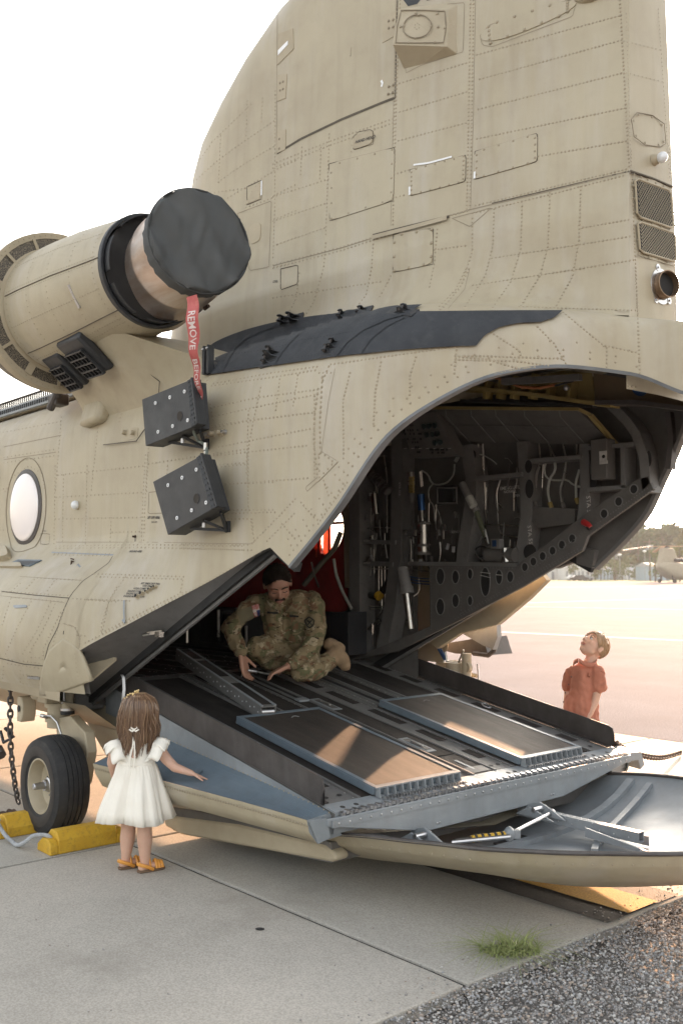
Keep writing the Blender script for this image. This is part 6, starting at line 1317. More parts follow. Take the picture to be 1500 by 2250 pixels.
# rear left strut
def gear(s, bx, by):
    def Y(y): return by+s*y
    g = thing('gear_leg', (bx, by, .6)); setp2(g, heli)
    MB().tube([(bx+.02, Y(.16), .60), (bx+.02, Y(.16), .92)], [.075, .075], 20).build('gear_trunk', TAN2, g); MB().tube([(bx+.02, Y(.16), .735), (bx+.02, Y(.16), .765)], .092, 20).build('trunk_collar', TAN2, g)
    MB().tube([(bx+.02, Y(.16), .64), (bx+.02, Y(.16), .665)], .088, 20).build('trunk_collar', TAN2, g)
    MB().tube([(bx+.15, Y(.16), .70), (bx+.15, Y(.16), 1.0)], .038, 14).build('shock_strut', TAN2, g); MB().tube([(bx+.15, Y(.16), .70), (bx+.15, Y(.16), .73)], .046, 14).build('strut_seal', BLKR, g); MB().tube([(bx+.15, Y(.16), .725), (bx+.15, Y(.16), .74)], .047, 14).build('strut_ring', STEEL, g)
    MB().prism([(bx+.02, Y(.13), .66), (bx+.24, Y(.13), .70), (bx+.46, Y(.13), .62), (bx+.50, Y(.13), .50), (bx+.44, Y(.13), .30), (bx+.34, Y(.13), .26), (bx+.30, Y(.13), .34), (bx+.34, Y(.13), .46), (bx+.06, Y(.13), .54)], (0, s*.07, 0)).build('trailing_arm', TAN2, g, bevel=.008)
    MB().tube([(bx+.36, Y(-.04), .305), (bx+.36, Y(.22), .305)], .035, 14).build('axle', STEEL, g)
    MB().box((bx-.10, Y(.10), .86), (.16, .14, .10)).box((bx+.03, Y(.09), .80), (.14, .12, .06)).build('gear_bracket', TAN2, g, bevel=.01)
    m = MB(); ring = []
    MB().prism([(bx-.29, Y(.0), .62), (bx-.29, Y(.0), .79), (bx-.22, Y(.0), .79), (bx-.20, Y(.0), .74), (bx-.20, Y(.0), .67), (bx-.22, Y(.0), .62)], (0, s*.10, 0)).build('lug_plate', TAN2, g, bevel=.008)
    MB().lathe((bx-.245, Y(-.005), .71), (0, -s, 0), [(0, .022), (.003, .022)], 16).build('lug_hole', BLKR, g); MB().tube([(bx-.14, Y(.05), .80), (bx-.04, Y(.05), .80)], .02, 10).build('lock_pin', TAN2, g)
    MB().tube([(bx+.0, Y(.07), .68), (bx+.10, Y(.07), .69), (bx+.19, Y(.07), .66), (bx+.24, Y(.08), .58)], .007, 8).build('brake_line', STEEL, g); MB().tube([(bx-.03, Y(.06), .68), (bx+.03, Y(.06), .68)], .014, 8).build('line_union', STEEL, g)
    MB().tube([(bx-.02, Y(.07), .84), (bx+.18, Y(.07), .82)], .016, 8).build('hose_guard', TAN2, g)
    MB().tube([(bx+.21, Y(.10), .92), (bx+.22, Y(.10), .80), (bx+.19, Y(.10), .78)], .007, 8).build('drain_pipe', STEEL, g)
    return g
gear(1, -6.26, 2.76)
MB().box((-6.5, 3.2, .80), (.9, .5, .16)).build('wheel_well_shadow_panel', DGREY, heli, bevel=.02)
# far side gear and sponson end seen through the gap
gear(-1, -5.35, 5.98)
MB().prism([at(*p, Y=5.72) for p in ((930, 1400), (1190, 1262), (1200, 1275), (1160, 1315), (1092, 1372), (1010, 1392), (960, 1425))], (0, .05, 0)).build('sponson_panel', TAN2, heli, smooth=False)
MB().prism([at(1008, 1388, Y=5.95), at(1090, 1368, Y=5.95), at(1092, 1400, Y=5.95), at(1082, 1428, Y=5.95), at(1060, 1418, Y=5.95)], (0, .05, 0)).build('sponson_panel', LGREY, heli, smooth=False)
MB().tube([at(1092, 1372, Y=6.0), at(1093, 1400, Y=6.0), at(1084, 1430, Y=6.0), at(1072, 1440, Y=6.0), at(1040, 1436, Y=6.0)], .02, 8).build('panel_edge', GUARD, heli)
MB().prism([at(940, 1420, Y=6.05), at(1060, 1400, Y=6.05), at(1072, 1440, Y=6.05), at(1000, 1436, Y=6.05)], (0, .3, 0)).build('gear_bay', GUARD, heli, smooth=False)
for a, b, mt in (((978, 1432), (984, 1470), TUBEM), ((1018, 1428), (1002, 1468), TUBEM), ((960, 1410), (982, 1455), BLUEF), ((952, 1408), (976, 1450), BLUEF)): MB().tube([at(*a, Y=5.85), at(*b, Y=5.85)], .008, 6).build('brake_hose', mt, heli)
for u, w, r_ in ((1000, 1452, .07), (1022, 1462, .05), (968, 1468, .05)): MB().tube([at(u, w, Y=5.9), at(u, w+14, Y=5.9)], r_, 12).build('gear_joint', TAN2, heli)
m = MB(); m.lathe(at(1028, 1466, Y=5.82), (0, -1, 0), [(0, .045), (.03, .04), (.03, .018), (0, .018)], 16, False, False); m.build('gear_lug', TAN2, heli)
# white tie straps hanging at the ramp corners
def strap(pts, w, label=None):
    L, Rr = [], []
    for p in pts: L.append(p+VR*w/2); Rr.append(p-VR*w/2)
    m = MB(); m.grid([L, Rr]); return m.build('pull_strap', WHITEP, heli, solid=.002)
strap([at(268, 1483, Y=3.02), at(272, 1490, Y=3.0), at(273, 1515, Y=3.0), at(271, 1538, Y=3.0)], .018); strap([at(904, 1422, Y=5.72), at(906, 1430, Y=5.72), at(911, 1455, Y=5.72)], .022)
# small fittings on the grey closing panel
MB().bar(at(325, 1392, Y=2.96), at(358, 1388, Y=3.0), .02, .02).box(at(350, 1394, Y=2.97), (.05, .03, .03)).tube([at(315, 1396, Y=2.94), at(330, 1393, Y=2.96)], .008, 6).build('latch', TUBEM, heli, smooth=False)
MB().prism([at(178, 1430, Y=2.80), at(250, 1443, Y=2.92), at(250, 1452, Y=2.92), at(200, 1494, Y=2.80)], (0, .02, 0)).build('fairing_inner_plate', TAN2, heli)
# ------------------------------------------------------------------ chocks
def chock(X0, X1, Y0, Y1, flip, label):
    t = thing('wheel_chock', ((X0+X1)/2, (Y0+Y1)/2, 0), label, 'wheel chock', 'yellow chocks at the rear wheel')
    a, b = (X1, X0) if flip else (X0, X1); L = b-a
    def pr(y0, y1, h):
        prof = [(a, 0), (a, h*.62), (a+L*.14, h*.93), (a+L*.24, h), (a+L*.62, h), (a+L*.84, h*.72), (b, h*.45), (b, 0)]
        return [(x, y0, z+.004) for x, z in prof], y1-y0
    m = MB(); q, d = pr(Y0+.05, Y1-.05, .125); m.prism(q, (0, d, 0)); 
    o = m.build('chock_block', YEL, t, bevel=.006, smooth=False)
    for y0_, y1_ in ((Y0, Y0+.0495), (Y1-.0495, Y1)): m = MB(); q, d = pr(y0_, y1_, .085); m.prism(q, (0, d, 0)); m.build('chock_step', YEL, t, bevel=.006, smooth=False)
    return t
ck = chock(-5.60, -5.42, 2.50, 2.97, True, 'yellow wooden chock in front of the girl, wedged against the tyre tread')
ck2 = chock(-6.12, -5.96, 2.42, 2.90, False, 'yellow wooden chock on the far side of the tyre, mostly hidden by it')
rp = [Vector(p) for p in ((-6.05, 2.45, .10), (-6.02, 2.42, .115), (-5.96, 2.41, .10), (-5.88, 2.42, .05), (-5.80, 2.43, .026), (-5.72, 2.43, .02), (-5.64, 2.44, .05), (-5.58, 2.47, .095), (-5.52, 2.52, .10), (-5.50, 2.54, .08))]
def smooth_path(P, n=6):
    out = []
    for i in range(len(P)-1):
        p0 = P[max(i-1, 0)]; p1 = P[i]; p2 = P[i+1]; p3 = P[min(i+2, len(P)-1)]
        for k in range(n):
            t = k/n; out.append(.5*((2*p1)+(p2-p0)*t+(2*p0-5*p1+4*p2-p3)*t*t+(3*p1-p0-3*p2+p3)*t**3))
    return out+[P[-1]]
q = smooth_path(rp, 8); rope = MB()
rope.tube(q, .011, 10); ro = rope.build('chock_rope', ROPE); tagit(ro, 'pale braided rope sagging between the two yellow wheel chocks', 'rope')
m = MB()
for ph in (0, 2.09, 4.18):
    P = []
    for i in range(len(q)*3-2):
        k = i/3; a = q[int(k)]; b = q[min(int(k)+1, len(q)-1)]; p = lerp(a, b, k-int(k)); t = (b-a).normalized() if (b-a).length > 1e-6 else Vector((1, 0, 0)); n = t.orthogonal().normalized(); bb = t.cross(n); P.append(p+(n*math.cos(i*.8+ph)+bb*math.sin(i*.8+ph))*.008)
    m.tube(P, .0055, 5)
m.build('rope_strand', ROPE, ro, kind='stuff')
# ------------------------------------------------------------------ chains
def chain(name, pts, link, r, mat, label, sag=0):
    P = [Vector(p) for p in pts]; q = smooth_path(P, 10); L = [0]
    for a, b in zip(q, q[1:]): L.append(L[-1]+(b-a).length)
    n = max(2, int(L[-1]/(link*.72))); root = thing(name, P[0], label, 'chain')
    base = None
    m0 = MB(); ring = []
    for k in range(14):
        a = 2*math.pi*k/14; ring.append(Vector((link*.5*math.cos(a), link*.26*math.sin(a), 0)))
    m0.tube(ring, r, 6, closed=True)
    for i in range(n):
        s = L[-1]*(i+.5)/n; j = max(k for k in range(len(L)) if L[k] <= s); j = min(j, len(q)-2); p = lerp(q[j], q[j+1], (s-L[j])/max(1e-6, L[j+1]-L[j])); t = (q[j+1]-q[j]).normalized()
        M = t.to_track_quat('X', 'Z').to_matrix().to_4x4() @ Matrix.Rotation(math.pi/2*(i % 2)+.3, 4, 'X'); M.translation = p
        if base is None: base = m0.build('chain_link', mat, None); me = base.data; o = base
        else: o = bpy.data.objects.new('chain_link', me); COL.objects.link(o)
        o.parent = root; o.matrix_parent_inverse = root.matrix_basis.inverted(); o.matrix_basis = M
    return root
chain('tie_down_chain', [(-3.80, 5.72, .50), (-4.05, 6.3, .33), (-4.40, 7.25, .13), (-4.70, 8.1, .03)], .075, .0075, RUST, 'rusty chain stretched from the ramp corner to the pavement beside the boy')
chain('tie_down_chain', [(-6.62, 2.62, .02), (-6.50, 2.66, .025), (-6.38, 2.68, .06), (-6.28, 2.70, .02), (-6.2, 2.78, .02)], .05, .007, RUST, 'rusty chain heaped on the concrete behind the tyre')
hc = chain('tie_down_chain', [(-6.66, 2.76, .95), (-6.65, 2.755, .75), (-6.64, 2.76, .45), (-6.66, 2.80, .2), (-6.70, 2.85, .03)], .06, .008, GUARD, 'dark chain hanging from the belly at the left edge of the picture')
b_ = at(12, 1600, Y=2.75); MB().tube([b_, b_+Vector((.10, .02, -.05)), b_+Vector((-.02, 0, -.10)), b_+Vector((-.08, 0, -.03))], .012, 6).build('chain_ratchet', BLK, hc)
MB().tube([at(-4, 1690-45, Y=2.74), at(4, 1660, Y=2.74)], .035, 8).build('chain_hook', GUARD, hc)
# ------------------------------------------------------------------ grass tuft and litter at the slab edge
tuft = MB(); c0 = at(1120, 2095, Z=0); rg = random.Random(11)
for k in range(230):
    a = rg.uniform(0, 6.28); d = rg.random()**.7; b = c0+VR*(d*.13*math.cos(a))+VF*(d*.06*math.sin(a)); ln = rg.uniform(.08, .22); lean = rg.uniform(.8, 1.7); la = rg.uniform(0, 6.28); L, R2 = [], []
    dirn = VR*math.cos(la)+VF*math.sin(la)
    for i in range(6):
        t = i/5; p = b+dirn*ln*lean*t*t*.9+dirn*ln*.2*t+Vector((0, 0, ln*.40*math.sin(math.pi*min(t, .95)*.75)*(1 if lean < 1 else .6))); w = .0030*(1-t*.85); s = dirn.cross(Vector((0, 0, 1))).normalized(); L.append(p+s*w); R2.append(p-s*w)
    tuft.grid([L, R2])
GR = paint('grass_blades', (.16, .21, .06), (.33, .35, .14), rough=.6, scale=30, bump=0)
tagit(tuft.build('grass_tuft', GR, None, kind='stuff'), 'tuft of wiry green grass growing at the edge of the slab', None, None)
tagit(MB().ball(at(571, 2041, Z=.008), (.022, .010, .006), 10, 6, Matrix.Rotation(.8, 3, 'Z')).build('pebble', BLKR), 'single dark pebble lying alone on the grey concrete slab', 'pebble')
m = MB()
for k in range(60): p = at(random.uniform(20, 1300), random.uniform(1880, 2240), Z=.004); m.ball((p.x, p.y, .005), random.uniform(.002, .005), 6, 4)
m.v = [v for v in m.v]; tagit(m.build('loose_grit', PEB), kind='stuff')
# ================================================================== people
def skinmat(name, c1, c2, sc=12):
    m = paint(name, c1, c2, rough=.5, scale=sc, fine=400, bump=.08); b = m.node_tree.nodes['Principled BSDF']; b.inputs['Subsurface Weight'].default_value = .15; b.inputs['Subsurface Radius'].default_value = (.012, .005, .003); b.inputs['Subsurface Scale'].default_value = .6; return m
SKG = skinmat('child_skin', (.55, .33, .24), (.62, .39, .29)); SKM = skinmat('tanned_skin', (.40, .21, .145), (.48, .26, .18))
LIP = paint('lips', (.40, .14, .12), (.46, .18, .15), rough=.4, scale=30, bump=0); EYEW = paint('eye_white', (.65, .64, .62), (.7, .69, .67), rough=.2, bump=0); IRIS = paint('iris', (.03, .03, .035), (.05, .05, .05), rough=.15, bump=0)
class Blob:
    def __init__(s): s.m = MB()
    def cap(s, a, b, r0, r1=None, n=14):
        a = Vector(a); b = Vector(b); r1 = r0 if r1 is None else r1; d = (b-a); L = d.length
        if L < 1e-5: s.m.ball(a, r0, n, 8); return s
        d.normalize(); x = d.orthogonal().normalized(); y = d.cross(x); rows = []
        for k in range(0, 5): t = math.pi/2*k/4; rows.append([a-d*r0*math.cos(t)+(x*math.cos(q)+y*math.sin(q))*max(1e-4, r0*math.sin(t)) for q in [2*math.pi*i/n for i in range(n)]])
        for k in range(4, -1, -1): t = math.pi/2*k/4; rows.append([b+d*r1*math.cos(t)+(x*math.cos(q)+y*math.sin(q))*max(1e-4, r1*math.sin(t)) for q in [2*math.pi*i/n for i in range(n)]])
        s.m.grid(rows, close=True); k0 = len(s.m.v)-len(rows)*n; s.m.f.append(tuple(k0+i for i in range(n-1, -1, -1))); s.m.f.append(tuple(k0+(len(rows)-1)*n+i for i in range(n))); return s
    def ell(s, c, r, M=None): s.m.ball(c, r, 18, 12, M); return s
    def path(s, pts, rs):
        for i in range(len(pts)-1): s.cap(pts[i], pts[i+1], rs[i], rs[i+1])
        return s
    def build(s, name, mat, parent, voxel=.008, smooth=4, disp=None, label=None):
        me = bpy.data.meshes.new(name); me.from_pydata(s.m.v, [], s.m.f); o = bpy.data.objects.new(name, me); COL.objects.link(o)
        bm = bmesh.new(); bm.from_mesh(me); bmesh.ops.recalc_face_normals(bm, faces=bm.faces); bm.to_mesh(me); bm.free()
        md = o.modifiers.new('r', 'REMESH'); md.mode = 'VOXEL'; md.voxel_size = voxel
        if smooth: sm = o.modifiers.new('s', 'SMOOTH'); sm.factor = .5; sm.iterations = smooth
        dg = bpy.context.evaluated_depsgraph_get(); m2 = bpy.data.meshes.new_from_object(o.evaluated_get(dg)); bpy.data.objects.remove(o); bpy.data.meshes.remove(me)
        if disp:
            for v in m2.vertices: v.co += v.normal*disp(v.co)
        m2.name = name; m2.materials.clear(); m2.materials.append(mat); m2.polygons.foreach_set('use_smooth', [True]*len(m2.polygons)); m2.update()
        o = bpy.data.objects.new(name, m2); COL.objects.link(o); setp(o, parent); return tagit(o, label)
def hand(bl, w, d, pn, L, curl=.3, thumb=1, spread=.12, fr=None):
    """palm from wrist w along d, palm faces pn, L = hand length"""
    d = Vector(d).normalized(); pn = Vector(pn); pn = (pn-d*pn.dot(d)).normalized(); s = d.cross(pn).normalized()*thumb; fr = fr or L*.052
    for k in (-1.1, -.4, .4, 1.1): bl.cap(w+s*k*L*.07, w+d*L*.50+s*k*L*.15, L*.095, L*.078)
    for k, fl in ((-1.5, .36), (-.5, .42), (.5, .46), (1.5, .42)):
        p = w+d*L*.50+s*k*L*.115; dd = (d+s*k*spread*.6).normalized(); a = curl
        for j, f in enumerate((.45, .32, .25)):
            q = p+dd*fl*L*f*1.05; bl.cap(p, q, fr*(1.15-.12*j), fr*(1.05-.14*j)); p = q; dd = (dd*math.cos(a)+pn*math.sin(a)).normalized(); a = curl*1.25
    p = w+d*L*.12+s*L*.12; dd = (d*.62+s*.75+pn*.25).normalized()
    for f, r_ in ((.24, 1.45), (.17, 1.2), (.13, 1.05)):
        q = p+dd*L*f; bl.cap(p, q, fr*r_, fr*r_*.9); p = q; dd = (dd*.8+d*.35+pn*curl*.5).normalized()
# ------------------------------------------------------------------ the girl
GD = 5.36
def G(u, w, dd=0): return at(u, w, D=GD+dd)
girl = thing('person', G(300, 1905), 'small girl with long brown hair in a white ruffled dress, one hand on the ramp', 'girl')
girl.location.z = 0
b = Blob()
hc_ = G(305, 1566)
b.ell(hc_, (.074, .082, .090)).cap(G(305, 1598), G(304, 1628), .030, .034)
b.cap(G(268, 1640), G(345, 1640), .038, .038).cap(G(300, 1640), G(300, 1690), .075, .085).cap(G(300, 1690), G(300, 1760), .085, .10)
# right arm reaching out
hp0 = None
d_ = ray(424, 1704)
tgt = at(421, 1699, D=5.33)
b.path([G(345, 1640), G(366, 1668, .0), G(384, 1686, -.02), tgt], [.034, .030, .026, .017])
ha = at(445, 1708, D=5.36)
hand(b, tgt, (ha-tgt)+Vector((0, 0, .0)), (0, 0, -1), .112, .07, thumb=-1, spread=.25)
b.path([G(255, 1642), G(246, 1675, .05), G(252, 1705, .12)], [.032, .027, .02])
# legs and feet
fdir = (VR*.80+VF*.60).normalized()
for u0, u1, v1, dd in ((283, 277, 1884, .03), (318, 319, 1892, -.03)):
    ank = G(u1, v1, dd); ank.z = max(ank.z, .052); knee = G(u0, 1815, dd); b.cap(G(u0+1, 1760, dd), knee, .055, .041); b.path([knee, lerp(knee, ank, .4), ank], [.040, .042, .026])
    heel = ank+Vector((0, 0, -.030))-fdir*.018; b.cap(heel, heel+fdir*.10, .022, .017); 
    for k in range(5): b.cap(heel+fdir*.09+VR.cross(Vector((0, 0, 1)))*0+(fdir.cross(Vector((0, 0, 1))))*(k-2)*.009, heel+fdir*(.125-.004*k)+(fdir.cross(Vector((0, 0, 1))))*(k-2)*.010, .008, .006)
b.build('body', SKG, girl, .0055, 3)
for u1, v1, dd in ((277, 1884, .03), (319, 1892, -.03)):
    ank = G(u1, v1, dd); ank.z = max(ank.z, .052); heel = ank+Vector((0, 0, -.030))-fdir*.018; heel.z = .018; sd3 = fdir.cross(Vector((0, 0, 1)))
    ORG = bpy.data.materials.get('sandal_leather') or paint('sandal_leather', (.62, .26, .04), (.72, .33, .06), rough=.45, scale=20, bump=.1)
    SOL = bpy.data.materials.get('sandal_sole') or paint('sandal_sole', (.12, .07, .04), (.17, .11, .07), rough=.7, bump=0)
    out = [heel+fdir*x+sd3*y for x, y in ((-.026, 0), (-.02, .02), (.02, .024), (.07, .028), (.115, .026), (.135, .012), (.135, -.012), (.115, -.028), (.07, -.028), (.02, -.024), (-.02, -.02))]
    so_ = MB().prism([Vector((p.x, p.y, .004)) for p in out], (0, 0, .013)).build('sandal', SOL, girl, bevel=.003)
    def arc(c0, c1, h, r_): 
        P = [lerp(c0, c1, t)+Vector((0, 0, h*math.sin(math.pi*t))) for t in [k/8 for k in range(9)]]; MB().tube(P, r_, 6).build('sandal_strap', ORG, so_)
    for x, h in ((.095, .034), (.078, .042), (.112, .030)): arc(heel+fdir*x+sd3*.026, heel+fdir*x-sd3*.026, h, .009)
    Pk = [heel+fdir*.055+sd3*.027, heel+fdir*.02+sd3*.028+Vector((0, 0, .018)), heel-fdir*.018+sd3*.012+Vector((0, 0, .032)), heel-fdir*.018-sd3*.012+Vector((0, 0, .032)), heel+fdir*.02-sd3*.028+Vector((0, 0, .018)), heel+fdir*.055-sd3*.027]
    MB().tube(smooth_path(Pk, 4), .010, 6).build('sandal_strap', ORG, so_)
    arc(heel+fdir*.04+sd3*.026+Vector((0, 0, .01)), heel+fdir*.04-sd3*.026+Vector((0, 0, .01)), .052, .006)
# dress: gathered skirt with folds, bodice, ruffled cap sleeves
CREAM = paint('cream_cotton', (.80, .75, .66), (.85, .81, .73), rough=.9, scale=8, fine=500, bump=.25)
rings = []; NG = 120
levels = [(1628, 305, .074, .052), (1638, 304, .090, .062), (1650, 302, .096, .072), (1662, 301, .097, .080), (1672, 300, .098, .084), (1677, 300, .100, .086), (1683, 300, .106, .092), (1698, 300, .118, .102), (1716, 299, .134, .115), (1735, 298, .151, .130), (1756, 297, .170, .145), (1776, 296, .186, .158), (1799, 296, .203, .170)]
for i, (w, u, rx, ry) in enumerate(levels):
    c = G(u, w); row = []; t = max(0, (w-1677)/107)
    for k in range(NG):
        a = 2*math.pi*k/NG; fold = t**.8*(.009*math.sin(a*9+1.2)+.006*math.sin(a*17+2.5+t)+.013*math.sin(a*5+.5)+.003*math.sin(a*41))+(.0035*math.sin(a*38) if 0 < t < .35 else 0)
        p = c+VR*(rx+fold)*math.cos(a)+VF*(ry+fold)*math.sin(a); front = math.sin(a); p.z += .006*t**3*math.sin(a*3+1); row.append(p)
    rings.append(row)
m = MB(); m.grid(rings, close=True); m.build('dress', CREAM, girl, ang=80, solid=.003)
MB().tube([G(300, 1676)+VR*.101*math.cos(a)+VF*.088*math.sin(a) for a in [2*math.pi*k/60 for k in range(60)]], .0035, 5, closed=True).build('waist_seam', CREAM, girl)
def ruffle(path, wid, out, name='ruffle', nw=7, amp=.014):
    P = smooth_path([Vector(p) for p in path], 12); A, B, M_ = [], [], []
    for i, p in enumerate(P):
        t = i/(len(P)-1); f = math.sin(math.pi*t)**.5; o = Vector(out).normalized(); wv = amp*math.sin(t*nw*6.28)
        A.append(p); M_.append(p+o*wid*.55*f+Vector((0, 0, wv*.35))+VF*wv*.5); B.append(p+o*wid*f+Vector((0, 0, wv*.8-.25*wid*f))+VF*wv)
    m = MB(); m.grid([A, M_, B]); return m.build(name, CREAM, girl, ang=80, solid=.002)
ruffle([G(318, 1674, -.085), G(331, 1652, -.085), G(337, 1630, -.05), G(346, 1618, 0), G(349, 1628, .05), G(345, 1650, .07)], .075, VR*.85+Vector((0, 0, -.15))-VF*.2, nw=4.5, amp=.016)
ruffle([G(283, 1676, -.085), G(271, 1655, -.085), G(266, 1632, -.05), G(260, 1622, 0), G(256, 1632, .05), G(258, 1652, .07)], .080, -VR*.85+Vector((0, 0, -.25))-VF*.2, nw=4.5, amp=.018)
# keyhole at the back with tie
kh = [G(293, 1655, -.092)+VR*.016*math.cos(a)+Vector((0, 0, .030*math.sin(a))) for a in [2*math.pi*k/18 for k in range(18)]]
m = MB(); m.add(kh, [tuple(range(18))]); m.build('keyhole_skin', SKG, girl, smooth=False); MB().tube(kh, .003, 5, closed=True).build('keyhole_edge', CREAM, girl)
for x0, x1 in ((292, 286), (296, 296)): MB().tube([G(294, 1610, -.085), G(x0, 1640, -.096), G(x1, 1668, -.100), G(x1-1, 1688, -.105)], .0042, 5).build('dress_tie', CREAM, girl)
for sx in (-1, 1): MB().tube([G(295, 1604, -.098), G(295+sx*7, 1598, -.10), G(295+sx*10, 1603, -.10), G(295+sx*4, 1607, -.10), G(295, 1604, -.098)], .0055, 5).build('bow_loop', CREAM, girl)
# hair: layered strands over a fitted cap
def hairmat(name, cols):
    m, n, l, b = new_mat(name); g = n.new('ShaderNodeNewGeometry'); r = n.new('ShaderNodeValToRGB')
    while len(r.color_ramp.elements) < len(cols): r.color_ramp.elements.new(.5)
    for i, (e, c) in enumerate(zip(r.color_ramp.elements, cols)): e.position = i/(len(cols)-1); e.color = C4(c)
    l.new(g.outputs['Random Per Island'], r.inputs[0]); l.new(r.outputs[0], b.inputs['Base Color']); b.inputs['Roughness'].default_value = .38; b.inputs['Specular IOR Level'].default_value = .6; return m
HG = hairmat('brown_hair', [(.065, .037, .022), (.16, .09, .052), (.10, .056, .033), (.31, .20, .12), (.19, .11, .064), (.085, .047, .028)])
rings = []
for w, u, rx, ry in ((1521, 306, .012, .012), (1523, 306, .040, .042), (1528, 306, .062, .066), (1538, 305, .080, .084), (1552, 305, .090, .094), (1568, 305, .095, .096), (1585, 304, .096, .092), (1602, 303, .096, .084), (1618, 303, .094, .074), (1632, 300, .088, .066), (1640, 298, .080, .060)):
    c = G(u, w); rings.append([c+VR*(rx*.97+.003*math.sin(k*2.3))*math.cos(2*math.pi*k/48)+VF*ry*math.sin(2*math.pi*k/48) for k in range(48)])
m = MB(); m.grid(rings, close=True); m.build('hair', HG, girl, ang=80)
m = MB(); rh = random.Random(4); CRN = G(307, 1523)
for k in range(520):
    a = rh.uniform(math.pi*.98, math.pi*2.02) if rh.random() < .82 else rh.uniform(0, 6.28); lay = rh.uniform(1.0, 1.10); P = []; end = rh.uniform(1615, 1662)-10*abs(math.cos(a)); ph = .8*math.sin(a*9)+rh.uniform(-.5, .5); aw = rh.uniform(.007, .020); clump = .16*math.sin(a*8+1)+.07*math.sin(a*19)
    for j in range(11):
        t = j/10; w = lerp(1524, end, t**1.0); rx = interp([(1521, .012), (1528, .064), (1545, .090), (1568, .099), (1600, .100), (1625, .092), (1668, .074)], w); ry = interp([(1521, .012), (1528, .066), (1545, .094), (1568, .099), (1600, .092), (1625, .090), (1668, .090)], w)
        aa = a+clump*t*t+.06*math.sin(t*5+ph)*t; c = G(lerp(306, 300, sstep(1580, 1668, w)), w); P.append(c+VR*(rx*lay*math.cos(aa)+aw*math.sin(t*9+ph)*t)+VF*(ry*lay*math.sin(aa)))
    m.tube(P, [.0027*(1-.75*(j/10)**2)+.0006 for j in range(11)], 4, cap=False)
m.build('hair_strands', HG, girl, kind='stuff')
GOLD = paint('gold_headband', (.62, .45, .20), (.75, .6, .32), rough=.35, metal=.8, scale=30, bump=0); m = MB()
for k in range(34):
    t = k/33; p = G(lerp(272, 306, t), lerp(1540, 1519, t**.6), -.03+.02*math.sin(k)); m.ball(p+Vector((rh.uniform(-.005, .005), rh.uniform(-.005, .005), rh.uniform(-.004, .007))), rh.uniform(.003, .0062), 6, 5)
m.build('flower_headband', GOLD, girl, kind='stuff')
# ------------------------------------------------------------------ head builder for the two faces
def head(bl, c, F, U, s, lower=1.0):
    F = F.normalized(); U = (U-F*U.dot(F)).normalized(); S = F.cross(U); M = Matrix((S, F, U)).transposed()
    f = lambda x, y, z: c+S*x*s+F*y*s+U*z*s
    bl.ell(f(0, -.10, .16), (.68*s, .86*s, .74*s), M).ell(f(0, .22, -.22), (.56*s, .60*s, .72*s), M).ell(f(0, .40, -.68), (.30*s, .30*s, .26*s), M)
    bl.cap(f(-.34, .12, -.55), f(0, .50, -.76), .2*s, .2*s).cap(f(.34, .12, -.55), f(0, .50, -.76), .2*s, .2*s)
    bl.cap(f(0, .70, .10), f(0, .92, -.22), .07*s, .11*s).ell(f(0, .86, -.27), (.16*s, .12*s, .09*s), M)
    bl.cap(f(-.32, .62, .20), f(.32, .62, .20), .12*s, .12*s).ell(f(-.33, .55, -.18), (.20*s, .2*s, .2*s), M).ell(f(.33, .55, -.18), (.20*s, .2*s, .2*s), M)
    for x in (-1, 1): bl.ell(f(.70*x, -.05, -.10), (.07*s, .17*s, .24*s), M).ell(f(.73*x, -.08, .02), (.05*s, .16*s, .12*s), M)
    return f, M
def face_bits(f, M, s, parent, brow, eyes_open=True, lip=LIP):
    for x in ((-1, 1) if eyes_open else ()):
        MB().ball(f(.27*x, .735, .02), (.115*s, .07*s, (.075 if eyes_open else .03)*s), 12, 8, M).build('eye', EYEW, parent)
        MB().ball(f(.27*x, .80, .03), (.05*s, .03*s, (.055 if eyes_open else .02)*s), 10, 6, M).build('iris', IRIS, parent)
        MB().tube([f(.13*x, .77, .10), f(.27*x, .81, .125), f(.40*x, .74, .09)], .018*s, 5).build('eyelid', IRIS, parent)
    for x in (-1, 1):
        if not eyes_open: MB().tube([f(.14*x, .775, .02), f(.27*x, .80, -.015), f(.40*x, .74, .01)], .020*s, 5).build('eyelid', brow, parent)
        MB().tube([f(.10*x, .80, .22), f(.27*x, .79, .29), f(.45*x, .68, .23)], .032*s, 5).build('eyebrow', brow, parent)
    MB().tube([f(-.22, .755, -.50), f(-.06, .815, -.47), f(.06, .815, -.47), f(.22, .755, -.50)], .032*s, 6).build('lips', lip, parent); MB().tube([f(-.18, .75, -.55), f(0, .81, -.575), f(.18, .75, -.55)], .036*s, 6).build('lips', lip, parent)
